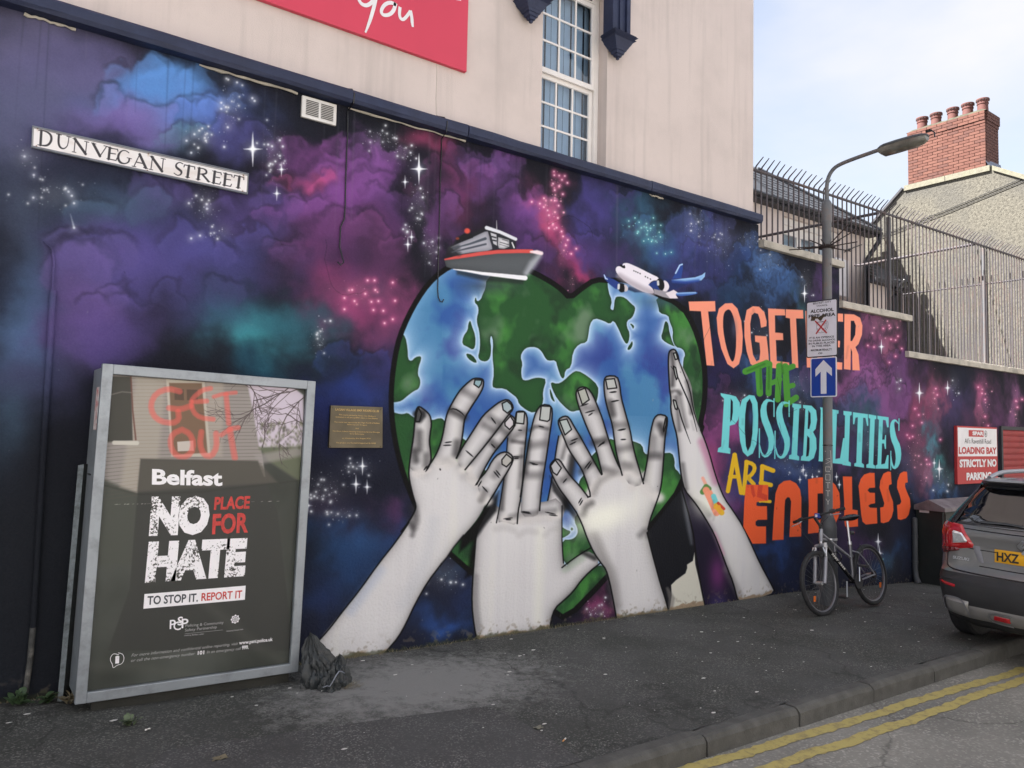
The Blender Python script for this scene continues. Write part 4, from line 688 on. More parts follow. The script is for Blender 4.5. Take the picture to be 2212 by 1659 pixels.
def image_mat(name, im, rough=0.65, bump=0.3, bscale=90, spec=0.35, coarse=0.0):
    m = bpy.data.materials.new(name); m.use_nodes = True; nt = m.node_tree; b = nt.nodes['Principled BSDF']; N = nt.nodes.new; L = nt.links.new
    t = N('ShaderNodeTexImage'); t.image = im; t.extension = 'EXTEND'; t.interpolation = 'Cubic'
    uv = N('ShaderNodeUVMap'); uv.uv_map = 'UVMap'; L(uv.outputs[0], t.inputs[0]); L(t.outputs['Color'], b.inputs['Base Color'])
    b.inputs['Roughness'].default_value = rough; b.inputs['Specular IOR Level'].default_value = spec
    if bump:
        tc = N('ShaderNodeTexCoord'); n3 = N('ShaderNodeTexNoise'); n3.inputs['Scale'].default_value = bscale; n3.inputs['Detail'].default_value = 5; L(tc.outputs['Object'], n3.inputs['Vector'])
        bp = N('ShaderNodeBump'); bp.inputs['Strength'].default_value = bump; bp.inputs['Distance'].default_value = 0.006; L(n3.outputs['Fac'], bp.inputs['Height'])
        if coarse:
            n4 = N('ShaderNodeTexNoise'); n4.inputs['Scale'].default_value = 1.6; n4.inputs['Detail'].default_value = 3; L(tc.outputs['Object'], n4.inputs['Vector'])
            b2 = N('ShaderNodeBump'); b2.inputs['Strength'].default_value = coarse; b2.inputs['Distance'].default_value = 0.05; L(n4.outputs['Fac'], b2.inputs['Height']); L(bp.outputs[0], b2.inputs['Normal'])
            L(b2.outputs[0], b.inputs['Normal'])
        else: L(bp.outputs[0], b.inputs['Normal'])
    return m

def ground_mat(name, base, speck, dirt, patch=None, sscale=120, crack=True):
    """tarmac: aggregate speckle, dirt fields, optional pale patch with a shape of its own"""
    m = bpy.data.materials.new(name); m.use_nodes = True; nt = m.node_tree; b = nt.nodes['Principled BSDF']; N = nt.nodes.new; L = nt.links.new
    b.inputs['Roughness'].default_value = 0.9; b.inputs['Specular IOR Level'].default_value = 0.3
    tc = N('ShaderNodeTexCoord'); P = tc.outputs['Object']
    def noise(sc, det=6, ro=0.55, vec=None):
        n = N('ShaderNodeTexNoise'); n.inputs['Scale'].default_value = sc; n.inputs['Detail'].default_value = det; n.inputs['Roughness'].default_value = ro; L(vec or P, n.inputs['Vector']); return n.outputs['Fac']
    def rng(v, a, b_, c=0.0, d=1.0):
        r = N('ShaderNodeMapRange'); r.inputs['From Min'].default_value = a; r.inputs['From Max'].default_value = b_; r.inputs['To Min'].default_value = c; r.inputs['To Max'].default_value = d; L(v, r.inputs['Value']); return r.outputs[0]
    def mixc(f, A, B):
        x = N('ShaderNodeMix'); x.data_type = 'RGBA'; L(f, x.inputs['Factor'])
        for k, c in (('A', A), ('B', B)):
            if isinstance(c, tuple): x.inputs[k].default_value = c
            else: L(c, x.inputs[k])
        return x.outputs['Result']
    col = mixc(rng(noise(0.9, 8), 0.4, 0.62), base, dirt)
    vo = N('ShaderNodeTexVoronoi'); vo.inputs['Scale'].default_value = sscale; L(P, vo.inputs['Vector'])
    sp = N('ShaderNodeSeparateColor'); L(vo.outputs['Color'], sp.inputs[0])
    ma = N('ShaderNodeMath'); ma.operation = 'MULTIPLY'; L(rng(sp.outputs[0], 0.72, 0.95), ma.inputs[0]); L(rng(noise(3.0, 4), 0.35, 0.65, 0.15, 0.75), ma.inputs[1])
    col = mixc(ma.outputs[0], col, speck)
    col = mixc(rng(noise(34, 5, 0.7), 0.56, 0.74, 0.0, 0.55), col, tuple(x * 0.45 for x in base[:3]) + (1,))
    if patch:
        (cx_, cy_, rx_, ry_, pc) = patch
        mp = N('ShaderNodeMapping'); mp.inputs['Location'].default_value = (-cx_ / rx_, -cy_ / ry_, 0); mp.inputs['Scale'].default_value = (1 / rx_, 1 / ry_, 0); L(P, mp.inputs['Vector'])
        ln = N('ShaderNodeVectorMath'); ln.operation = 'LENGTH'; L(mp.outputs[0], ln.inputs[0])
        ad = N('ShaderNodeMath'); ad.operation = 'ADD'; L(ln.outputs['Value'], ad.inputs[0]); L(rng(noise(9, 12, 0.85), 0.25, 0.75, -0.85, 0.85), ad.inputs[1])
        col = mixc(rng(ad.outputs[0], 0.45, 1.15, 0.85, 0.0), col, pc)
    if crack:
        wn = N('ShaderNodeTexVoronoi'); wn.feature = 'DISTANCE_TO_EDGE'; wn.inputs['Scale'].default_value = 0.45
        dis = N('ShaderNodeVectorMath'); dis.operation = 'ADD'; nn = N('ShaderNodeTexNoise'); nn.inputs['Scale'].default_value = 1.8; nn.inputs['Detail'].default_value = 6; L(P, nn.inputs['Vector'])
        sc = N('ShaderNodeVectorMath'); sc.operation = 'SCALE'; sc.inputs['Scale'].default_value = 0.7; L(nn.outputs['Color'], sc.inputs[0]); L(P, dis.inputs[0]); L(sc.outputs[0], dis.inputs[1]); L(dis.outputs[0], wn.inputs['Vector'])
        col = mixc(rng(wn.outputs['Distance'], 0.0, 0.008, 0.45, 0.0), col, (0.015, 0.015, 0.014, 1))
    L(col, b.inputs['Base Color'])
    bp = N('ShaderNodeBump'); bp.inputs['Strength'].default_value = 0.7; bp.inputs['Distance'].default_value = 0.006; L(noise(sscale * 1.2, 4), bp.inputs['Height'])
    b2 = N('ShaderNodeBump'); b2.inputs['Strength'].default_value = 0.35; b2.inputs['Distance'].default_value = 0.03; L(noise(5, 6), b2.inputs['Height']); L(bp.outputs[0], b2.inputs['Normal']); L(b2.outputs[0], b.inputs['Normal'])
    return m
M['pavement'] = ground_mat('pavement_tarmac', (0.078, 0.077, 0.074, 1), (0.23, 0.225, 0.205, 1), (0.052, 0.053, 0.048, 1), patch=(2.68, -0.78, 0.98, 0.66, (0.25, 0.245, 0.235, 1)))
M['road'] = ground_mat('road_tarmac', (0.235, 0.225, 0.20, 1), (0.40, 0.385, 0.34, 1), (0.165, 0.158, 0.142, 1), sscale=75)
M['patch'] = ground_mat('trench_tarmac', (0.082, 0.081, 0.08, 1), (0.25, 0.24, 0.23, 1), (0.066, 0.064, 0.062, 1), crack=False)

def yellow_mat():
    m = bpy.data.materials.new('worn_yellow_paint'); m.use_nodes = True; nt = m.node_tree; b = nt.nodes['Principled BSDF']; N = nt.nodes.new; L = nt.links.new
    tc = N('ShaderNodeTexCoord'); n = N('ShaderNodeTexNoise'); n.inputs['Scale'].default_value = 16; n.inputs['Detail'].default_value = 9; n.inputs['Roughness'].default_value = 0.7
    L(tc.outputs['Object'], n.inputs['Vector']); r = N('ShaderNodeMapRange'); r.inputs['From Min'].default_value = 0.5; r.inputs['From Max'].default_value = 0.72; L(n.outputs['Fac'], r.inputs['Value'])
    x = N('ShaderNodeMix'); x.data_type = 'RGBA'; x.inputs['A'].default_value = (0.42, 0.34, 0.11, 1); x.inputs['B'].default_value = (0.17, 0.14, 0.08, 1); L(r.outputs[0], x.inputs['Factor']); L(x.outputs['Result'], b.inputs['Base Color'])
    b.inputs['Roughness'].default_value = 0.75
    n3 = N('ShaderNodeTexNoise'); n3.inputs['Scale'].default_value = 90; L(tc.outputs['Object'], n3.inputs['Vector']); bp = N('ShaderNodeBump'); bp.inputs['Strength'].default_value = 0.6; bp.inputs['Distance'].default_value = 0.005; L(n3.outputs['Fac'], bp.inputs['Height']); L(bp.outputs[0], b.inputs['Normal'])
    return m
M['yellow'] = yellow_mat()
def pebble_mat():
    m = bpy.data.materials.new('pebbledash'); m.use_nodes = True; nt = m.node_tree; b = nt.nodes['Principled BSDF']; N = nt.nodes.new; L = nt.links.new
    tc = N('ShaderNodeTexCoord'); P = tc.outputs['Object']; b.inputs['Roughness'].default_value = 0.95
    n = N('ShaderNodeTexNoise'); n.inputs['Scale'].default_value = 17; n.inputs['Detail'].default_value = 6; n.inputs['Roughness'].default_value = 0.75; L(P, n.inputs['Vector'])
    cr = N('ShaderNodeValToRGB'); e = cr.color_ramp.elements; e[0].position = 0.36; e[0].color = (0.05, 0.047, 0.038, 1); e[1].position = 0.62; e[1].color = (0.165, 0.155, 0.127, 1); q = e.new(0.47); q.color = (0.12, 0.112, 0.092, 1)
    L(n.outputs['Fac'], cr.inputs[0])
    n2 = N('ShaderNodeTexNoise'); n2.inputs['Scale'].default_value = 0.8; n2.inputs['Detail'].default_value = 6; L(P, n2.inputs['Vector']); r = N('ShaderNodeMapRange'); r.inputs['From Min'].default_value = 0.42; r.inputs['From Max'].default_value = 0.66; r.inputs['To Max'].default_value = 0.75; L(n2.outputs['Fac'], r.inputs['Value'])
    x = N('ShaderNodeMix'); x.data_type = 'RGBA'; L(r.outputs[0], x.inputs['Factor']); L(cr.outputs[0], x.inputs['A']); x.inputs['B'].default_value = (0.085, 0.083, 0.078, 1); L(x.outputs['Result'], b.inputs['Base Color'])
    bp = N('ShaderNodeBump'); bp.inputs['Strength'].default_value = 0.9; bp.inputs['Distance'].default_value = 0.03; L(n.outputs['Fac'], bp.inputs['Height']); L(bp.outputs[0], b.inputs['Normal'])
    return m
M['pebble'] = pebble_mat()

# ------------------------------------------------------------------ mesh building
class MB:
    def __init__(s): s.v = []; s.f = []; s.m = []; s.cur = 0
    def add(s, vs, fs):
        o = len(s.v); s.v += [tuple(map(float, p)) for p in vs]
        for f in fs: s.f.append(tuple(i + o for i in f)); s.m.append(s.cur)
        return s
    def box(s, a, b, skew=None):
        (x0, y0, z0), (x1, y1, z1) = a, b
        vs = [(x0, y0, z0), (x1, y0, z0), (x1, y1, z0), (x0, y1, z0), (x0, y0, z1), (x1, y0, z1), (x1, y1, z1), (x0, y1, z1)]
        if skew: vs = [skew(*p) for p in vs]
        return s.add(vs, [(0, 3, 2, 1), (4, 5, 6, 7), (0, 1, 5, 4), (1, 2, 6, 5), (2, 3, 7, 6), (3, 0, 4, 7)])
    def cbox(s, c, sz, R=None):
        """box from centre, sizes and optional rotation matrix"""
        h = [q / 2 for q in sz]; vs = [Vector((sx * h[0], sy * h[1], sz_ * h[2])) for sz_ in (-1, 1) for sx, sy in ((-1, -1), (1, -1), (1, 1), (-1, 1))]
        if R is not None: vs = [R @ q for q in vs]
        vs = [q + Vector(c) for q in vs]
        return s.add(vs, [(0, 3, 2, 1), (4, 5, 6, 7), (0, 1, 5, 4), (1, 2, 6, 5), (2, 3, 7, 6), (3, 0, 4, 7)])
    def tube(s, pts, r, n=10, cap=True, closed=False):
        pts = [Vector(p) for p in pts]; k = len(pts); rs = [r] * k if not hasattr(r, '__len__') else list(r)
        rings = []; up = None
        for i, p in enumerate(pts):
            if closed: t = pts[(i + 1) % k] - pts[i - 1]
            else: t = (pts[min(i + 1, k - 1)] - pts[max(i - 1, 0)])
            t.normalize()
            if up is None: up = Vector((0, 0, 1)) if abs(t.z) < 0.9 else Vector((1, 0, 0))
            a = t.cross(up); 
            if a.length < 1e-4: a = t.cross(Vector((0, 1, 0)))
            a.normalize(); b_ = a.cross(t); up = b_
            rings.append([p + (a * math.cos(2 * math.pi * j / n) + b_ * math.sin(2 * math.pi * j / n)) * rs[i] for j in range(n)])
        vs = [q for rg in rings for q in rg]; fs = []
        for i in range(k if closed else k - 1):
            i2 = (i + 1) % k
            for j in range(n):
                j2 = (j + 1) % n; fs.append((i * n + j, i * n + j2, i2 * n + j2, i2 * n + j))
        if cap and not closed: fs.append(tuple(range(n - 1, -1, -1))); fs.append(tuple(range((k - 1) * n, k * n)))
        return s.add(vs, fs)
    def lathe(s, prof, c=(0, 0, 0), n=24, axis='z'):
        vs = []; fs = []
        for r, h in prof:
            for j in range(n):
                a = 2 * math.pi * j / n; x, y = r * math.cos(a), r * math.sin(a)
                p = {'z': (x, y, h), 'y': (x, h, y), 'x': (h, x, y)}[axis]
                vs.append((p[0] + c[0], p[1] + c[1], p[2] + c[2]))
        for i in range(len(prof) - 1):
            for j in range(n):
                j2 = (j + 1) % n; fs.append((i * n + j, i * n + j2, (i + 1) * n + j2, (i + 1) * n + j))
        if prof[0][0] > 1e-5: fs.append(tuple(range(n - 1, -1, -1)))
        if prof[-1][0] > 1e-5: fs.append(tuple(range((len(prof) - 1) * n, len(prof) * n)))
        return s.add(vs, fs)
    def prism(s, poly, y0, y1):
        """polygon in x,z extruded along y"""
        n = len(poly); vs = [(x, y0, z) for x, z in poly] + [(x, y1, z) for x, z in poly]
        return s.add(vs, [tuple(range(n)), tuple(range(2 * n - 1, n - 1, -1))] + [(i, i + n, (i + 1) % n + n, (i + 1) % n) for i in range(n)])
    def grid(s, P, closed_u=False):
        """P[i][j] points"""
        k, n = len(P), len(P[0]); vs = [q for r_ in P for q in r_]; fs = []
        for i in range(k - 1):
            for j in range(n if closed_u else n - 1):
                j2 = (j + 1) % n; fs.append((i * n + j, i * n + j2, (i + 1) * n + j2, (i + 1) * n + j))
        return s.add(vs, fs)
    def build(s, name, mats, parent=None, smooth=False, bevel=0.0, loc=None):
        me = bpy.data.meshes.new(name)
        vs = s.v if loc is None else [(p[0] - loc[0], p[1] - loc[1], p[2] - loc[2]) for p in s.v]
        me.from_pydata(vs, [], s.f); me.validate()
        for m in (mats if isinstance(mats, (list, tuple)) else [mats]): me.materials.append(m)
        if isinstance(mats, (list, tuple)) and len(s.m) == len(me.polygons): me.polygons.foreach_set('material_index', s.m)
        bm = bmesh.new(); bm.from_mesh(me); bmesh.ops.recalc_face_normals(bm, faces=bm.faces); bm.to_mesh(me); bm.free()
        if smooth: me.polygons.foreach_set('use_smooth', [True] * len(me.polygons)); me.set_sharp_from_angle(angle=math.radians(38))
        me.update()
        o = bpy.data.objects.new(name, me); COL.objects.link(o)
        if loc is not None: o.location = loc
        if parent is not None: attach(o, parent)
        if bevel:
            b = o.modifiers.new('bevel', 'BEVEL'); b.width = bevel; b.segments = 2; b.limit_method = 'ANGLE'; b.angle_limit = math.radians(40)
        return o
WM = {}
def wmat(o): return WM.get(o.name) or Matrix.LocRotScale(o.location, o.rotation_euler, o.scale)
def attach(o, parent):
    """parent o keeping its coordinates as world coordinates"""
    o.parent = parent; W = wmat(parent); o.matrix_parent_inverse = W.inverted()
    WM[o.name] = Matrix.LocRotScale(o.location, o.rotation_euler, o.scale)
def thing(name, label, cat, loc=(0, 0, 0), rz=0.0, group=None, kind=None):
    o = bpy.data.objects.new(name, None); COL.objects.link(o); o.location = loc; o.rotation_euler = (0, 0, rz); o.empty_display_size = 0.1
    return tag(o, label, cat, group, kind)
def tag(o, label=None, cat=None, group=None, kind=None):
    if label: o['label'] = label
    if cat: o['category'] = cat
    if group: o['group'] = group
    if kind: o['kind'] = kind
    return o
def struct(o, label=None):
    o['kind'] = 'structure'
    if label: o['label'] = label
    return o
def set_uv_xz(o, x0, x1, z0, z1):
    me = o.data; uv = me.uv_layers.new(name='UVMap'); co = np.empty(len(me.vertices) * 3); me.vertices.foreach_get('co', co); co = co.reshape(-1, 3)
    li = np.empty(len(me.loops), np.int32); me.loops.foreach_get('vertex_index', li)
    q = co[li]; u = np.stack([(q[:, 0] - x0) / (x1 - x0), (q[:, 2] - z0) / (z1 - z0)], 1); uv.data.foreach_set('uv', u.ravel())

_fc = {}
def text_geo(body, bold=0.0, shear=0.0, spacing=1.0, res=3):
    key = (body, bold, shear, spacing)
    if key in _fc: return _fc[key]
    cu = bpy.data.curves.new('t', 'FONT'); cu.body = body; cu.size = 1; cu.offset = bold; cu.shear = shear; cu.space_character = spacing; cu.resolution_u = res; cu.align_x = 'LEFT'
    ob = bpy.data.objects.new('t', cu); COL.objects.link(ob)
    me = bpy.data.meshes.new_from_object(ob)
    v = np.array([p.co[:2] for p in me.vertices]); f = [tuple(p.vertices) for p in me.polygons]
    bpy.data.objects.remove(ob); bpy.data.curves.remove(cu); bpy.data.meshes.remove(me)
    _fc[key] = (v, f); return v, f
def put_text(mb, body, O, Ue, Ve, bold=0.0, shear=0.0, spacing=1.0, lift=0.0, jag=0.0):
    """fit the text's bounding box to the parallelogram O, O+Ue, O+Ve (lift along the normal)"""
    v, f = text_geo(body, bold, shear, spacing)
    lo, hi = v.min(0), v.max(0); w = (v - lo) / (hi - lo)
    O, Ue, Ve = map(lambda a: np.array(a, float), (O, Ue, Ve)); n = np.cross(Ue, Ve); n /= np.linalg.norm(n)
    mb.add([O + a * Ue + b * Ve + n * lift for a, b in w], f); return mb
def quad_text(mb, body, s, plane, lift=0.001, **k):
    """s: three measured points bottom-left, bottom-right, top-left, rectified by plane(u, v)"""
    p = px(s); A, B, C = [plane(*q) for q in p]
    return put_text(mb, body, A, B - A, C - A, lift=lift, **k)
# ------------------------------------------------------------------ ground
def ground_sheet(name, m, xs, ys, zoff, kindlabel=None):
    mb = MB(); P = [[(x, y, gz(x) + zoff(x, y) if callable(zoff) else gz(x) + zoff) for x in xs] for y in ys]; mb.grid(P)
    return struct(mb.build(name, m))
xs = [-60, -20, -6] + [i * 0.5 for i in range(-11, 60)] + [35, 45, 60, 120]
KY = -2.29
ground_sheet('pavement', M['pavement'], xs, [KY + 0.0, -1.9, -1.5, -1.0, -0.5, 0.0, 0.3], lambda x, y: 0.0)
ground_sheet('road', M['road'], xs, [-9.8, -7, -5, -3.5, KY - 0.02], -0.115)
struct(MB().grid([[(x, y, gz(x) - 0.35) for x in (-60, -6, 0.3, 2.8, 8, 11, 16, 60, 400)] for y in (-400, -60, -12, 0, 30, 400)]).build('ground', M['road']))
ground_sheet('far_pavement', M['pavement'], xs, [-11.8, -9.8], 0.0)
# trench reinstatement in the pavement, a thin flush sheet
pt = [(1.0, -1.10), (1.65, -1.18), (2.3, -1.27), (2.78, -1.36), (2.83, -1.52), (2.80, -1.9), (2.76, -2.28)]
mb = MB(); mb.grid([[(x, y, gz(x) + 0.004) for x, y in pt], [(0.2 + 0.3 * i, -2.285, gz(0.2 + 0.3 * i) + 0.004) for i in range(7)]])
struct(mb.build('pavement_patch', M['patch']))

# kerb: concrete kerb stones laid end to end
kerb = thing('kerb', 'weathered concrete kerb along the pavement edge, laid in long stones', 'kerb', (3.6, KY, 0)); del kerb['category']; del kerb['label']; kerb['kind'] = 'structure'
rk = random.Random(2)
for i in range(-4, 14):
    a = 3.6 + 0.905 * i; b = a + 0.895; z0, z1 = gz(a), gz(b); dy = rk.uniform(-.006, .006); dz = rk.uniform(-.004, .006)
    n = 8; prof = [(-0.115, -0.16), (-0.115, -0.03), (-0.10, -0.006), (-0.08, 0.004), (-0.01, 0.004), (0.0, 0.0), (0.0, -0.16)]
    P = []
    for k in range(n + 1):
        t = k / n; x = a + (b - a) * t; z = z0 + (z1 - z0) * t + dz; e = 0.006 if k in (0, n) else 0
        P.append([(x, KY + dy + py + rk.uniform(-.0025, .0025) + 0.008 * 0, z + pz - e + rk.uniform(-.002, .002) + 0.004) for py, pz in prof])
    mb = MB(); mb.grid(P); m_ = len(prof); mb.add(P[0], [tuple(range(m_))]); mb.add(P[-1], [tuple(range(m_))])
    mb.build('kerb_stone', M['kerb'], kerb)
# double yellow line, hand-laid with ragged edges
for nm, ya, wd, sa, sb in (('inner', -2.555, 0.088, 0.05, 0.036), ('outer', -2.725, 0.088, 0.026, 0.013)):
    ry = random.Random(nm); P = [[], [], []]
    x = 1.0; off = 0.0
    while x < 16:
        off = off * 0.8 + ry.uniform(-.008, .008); yy = ya + (5.3 - x) * (sa if x < 5.3 else sb)
        z = gz(x) - 0.111
        P[0].append((x, yy + wd / 2 + off + ry.uniform(-.008, .008), z)); P[1].append((x, yy + off, z)); P[2].append((x, yy - wd / 2 + off + ry.uniform(-.008, .008), z)); x += 0.045
    mb = MB(); mb.grid(P); struct(mb.build('painted_line', M['yellow']))

# ------------------------------------------------------------------ the mural wall
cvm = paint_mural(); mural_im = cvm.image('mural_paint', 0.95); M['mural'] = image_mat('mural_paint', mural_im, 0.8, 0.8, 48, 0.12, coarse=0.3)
XC = 7.42
wall = thing('mural_wall', 'long street wall painted with a heart shaped globe held up by hands against a starry sky', 'wall', (0, 0.2, 0))
prof = [(-8, 4.14), (XC, 4.14), (XC, 3.88), (9.11, 3.88), (9.11, 3.37), (10.84, 3.37), (10.84, 2.86), (26, 2.86)]
mb = MB(); front = prof + [(26, -1.5), (-8, -1.5)]
mb.prism(front, 0.0, 0.30)
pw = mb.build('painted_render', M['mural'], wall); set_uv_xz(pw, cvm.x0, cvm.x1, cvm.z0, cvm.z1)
# navy sloping cornice, cast in lengths
xx = [-8, -3.0, -0.6, 2.33, 3.36, 5.55, XC - 0.05]
for a, b in zip(xx[:-1], xx[1:]):
    mb = MB(); c = [(-0.085, 4.135), (-0.10, 4.16), (-0.10, 4.215), (-0.085, 4.235), (0.062, 4.275), (0.062, 4.135)]
    P = []; nn = max(2, int((b - a) / 0.25))
    for k in range(nn + 1):
        x = a + 0.004 + (b - a - 0.008) * k / nn
        P.append([(x, y + rk.uniform(-.003, .003) * (y < 0), z + rk.uniform(-.003, .003)) for y, z in c])
    mb.grid(P, True); mb.add(P[0], [tuple(range(6))]); mb.add(P[-1], [tuple(range(6))]); mb.build('cornice_length', M['navy'], wall)
# torn white sealant strips under the cornice
for a, b in ((0.25, 0.52), (1.25, 1.93), (2.33, 3.38), (5.6, 5.8)):
    n = 14; mb = MB(); mb.tube([(a + (b - a) * k / n, -0.014 + rk.uniform(-.003, .003), 4.122 + rk.uniform(-.006, .004)) for k in range(n + 1)], [0.004 + 0.009 * rk.random() for _ in range(n + 1)], 6); mb.build('sealant_strip', M['coping'], wall, smooth=True)
# step copings, one run per step, each of a few stones
for a, b, z in ((XC + 0.03, 9.15, 3.972), (9.10, 10.90, 3.462), (10.78, 26, 2.95)):
    x = a
    while x < b - 0.1:
        e = min(b, x + 0.93); mb = MB()
        P = [[(x + (e - x) * k / 5, y, z + dz + rk.uniform(-.003, .003)) for y, dz in ((-0.055, -0.088), (-0.055, -0.012), (-0.045, 0.0), (0.33, 0.0), (0.33, -0.088))] for k in range(6)]
        P = [[(max(q[0], x + 0.002) if k else q[0] + 0.002, q[1], q[2]) for q in r_] for k, r_ in enumerate(P)]
        P[-1] = [(q[0] - 0.003, q[1], q[2]) for q in P[-1]]
        mb.grid(P, True); mb.add(P[0], [tuple(range(5))]); mb.add(P[-1], [tuple(range(5))]); mb.build('coping_stone', M['coping'], wall, bevel=0.004); x = e
# louvred vent: part of the wall
def vent():
    V = [ony(*q, -0.015) for q in px('G:1948,605 2170,662 2160,808 1940,752')]
    x0, x1, z0, z1 = 1.965, 2.232, 3.955, 4.115
    mb = MB(); 
    mb.box((x0, -0.022, z0), (x1, 0.001, z1)); o = mb.build('air_vent', M['plate_white'], wall, bevel=0.003)
    for cx0 in (x0 + 0.03, x0 + 0.145):
        for k in range(9):
            mb = MB(); zz = z0 + 0.024 + k * 0.0128; mb.box((cx0, -0.027, zz), (cx0 + 0.095, -0.0215, zz + 0.006), lambda x, y, z: (x, y, z + (0.003 if y > -0.025 else 0))); mb.build('louvre', M['fascia'], o)
vent()
# painted-over conduit and downpipe at the left
t = thing('conduit', 'painted-over vertical conduit at the far left of the mural, chipped pale near its foot', 'pipe', (0.5, -0.03, 0.1))
mb = MB(); mb.tube([(0.42, -0.012, 2.78), (0.463, -0.014, 2.74), (0.478, -0.014, 2.66), (0.478, -0.014, 2.48)], 0.007, 8); ct = mb.build('cable', M['mural'], t, smooth=True); set_uv_xz(ct, cvm.x0, cvm.x1, cvm.z0, cvm.z1)
mb = MB(); mb.tube([(0.482, -0.016, 2.49), (0.482, -0.016, 0.5)], 0.018, 10); c1 = mb.build('casing', M['mural'], t, smooth=True); set_uv_xz(c1, cvm.x0, cvm.x1, cvm.z0, cvm.z1)
mb = MB(); mb.tube([(0.48, -0.018, 0.5), (0.475, -0.018, 0.3), (0.462, -0.018, 0.13)], 0.016, 10); mb.build('chipped_foot', mat('chipped_conduit', (0.05, 0.05, 0.048, 1), 0.8, var=0.4, vscale=30, dark=(0.19, 0.18, 0.16, 1), dscale=14, damt=0.8), t, smooth=True)

# hanging cables across the cornice
def cable(label, pts, r=0.0045):
    mb = MB(); mb.tube(pts, r, 8); o = mb.build('cable', M['gloss_black'], None, smooth=True); return tag(o, label, 'cable')
def wob(x, z0, z1, n, a, seed):
    r_ = random.Random(seed); x_ = x; out = []
    for k in range(n + 1):
        x_ += r_.uniform(-a, a); out.append((x_, -0.008, z0 + (z1 - z0) * k / n))
    return out
cable('thin black cable with a broken curl, hanging from the cornice left of centre', [(2.33, 0.058, 4.30), (2.33, 0.03, 4.285), (2.332, -0.06, 4.25), (2.332, -0.105, 4.20), (2.332, -0.095, 4.13)] + wob(2.33, 4.1, 3.27, 8, 0.004, 1) + [(2.30, -0.012, 3.2), (2.297, -0.015, 3.05), (2.315, -0.03, 2.97), (2.318, -0.05, 2.93), (2.295, -0.05, 2.905), (2.28, -0.03, 2.93)], 0.0055)
cable('thin black cable with a hooked end, hanging down beside the ship on the mural', [(3.14, 0.055, 4.30), (3.14, 0.03, 4.287), (3.145, -0.06, 4.25), (3.147, -0.105, 4.20), (3.147, -0.095, 4.12)] + wob(3.152, 4.09, 2.84, 10, 0.003, 2) + [(3.163, -0.01, 2.78), (3.18, -0.012, 2.745), (3.20, -0.014, 2.74), (3.212, -0.014, 2.765)], 0.0045)

# ------------------------------------------------------------------ cream shop building above
bld = thing('cream_building', 'cream rendered building rising behind the mural wall, with a white sash window', 'building', (0, 0.5, 4.2))
WX0, WX1, WZ0, WZ1 = 4.245, 5.062, 4.262, 6.05
mb = MB(); Y0 = 0.06; TOP = 8.4
def wq(a, b, c, d): mb.add([(a, Y0, c), (b, Y0, c), (b, Y0, d), (a, Y0, d)], [(0, 1, 2, 3)])
wq(-8, WX0, 4.15, TOP); wq(WX1, XC - 0.02, 4.15, TOP); wq(WX0, WX1, 4.15, WZ0); wq(WX0, WX1, WZ1, TOP)
D_ = 0.19
mb.add([(WX0, Y0, WZ0), (WX0, Y0 + D_, WZ0), (WX0, Y0 + D_, WZ1), (WX0, Y0, WZ1)], [(0, 1, 2, 3)]); mb.add([(WX1, Y0, WZ0), (WX1, Y0 + D_, WZ0), (WX1, Y0 + D_, WZ1), (WX1, Y0, WZ1)], [(3, 2, 1, 0)])
mb.add([(WX0, Y0, WZ1), (WX0, Y0 + D_, WZ1), (WX1, Y0 + D_, WZ1), (WX1, Y0, WZ1)], [(0, 1, 2, 3)]); mb.add([(WX0, Y0, WZ0), (WX0, Y0 + D_, WZ0), (WX1, Y0 + D_, WZ0), (WX1, Y0, WZ0)], [(3, 2, 1, 0)])
mb.add([(XC - 0.02, Y0, -0.5), (XC - 0.02, 8.0, -0.5), (XC - 0.02, 8.0, TOP), (XC - 0.02, Y0, TOP)], [(0, 1, 2, 3)])
mb.add([(-8, 8.0, -0.5), (XC - 0.02, 8.0, -0.5), (XC - 0.02, 8.0, TOP), (-8, 8.0, TOP)], [(3, 2, 1, 0)]); mb.add([(-8, Y0, -0.5), (-8, 8, -0.5), (-8, 8, TOP), (-8, Y0, TOP)], [(0, 1, 2, 3)])
mb.build('wall', M['cream'], bld)
mb = MB(); mb.prism([(-8.2, TOP - 0.002), (XC + 0.2, TOP - 0.002), (XC + 0.2, TOP + 0.1), (-8.2, TOP + 0.1)], -0.2, 8.2); mb.add([(-8.2, -0.2, TOP + 0.1), (XC + .2, -0.2, TOP + .1), (XC + .2, 4, TOP + 1.9), (-8.2, 4, TOP + 1.9), (-8.2, 8.2, TOP + .1), (XC + .2, 8.2, TOP + .1)], [(0, 1, 2, 3), (3, 2, 5, 4), (0, 3, 4), (1, 5, 2)]); mb.build('roof', M['slate'], bld)
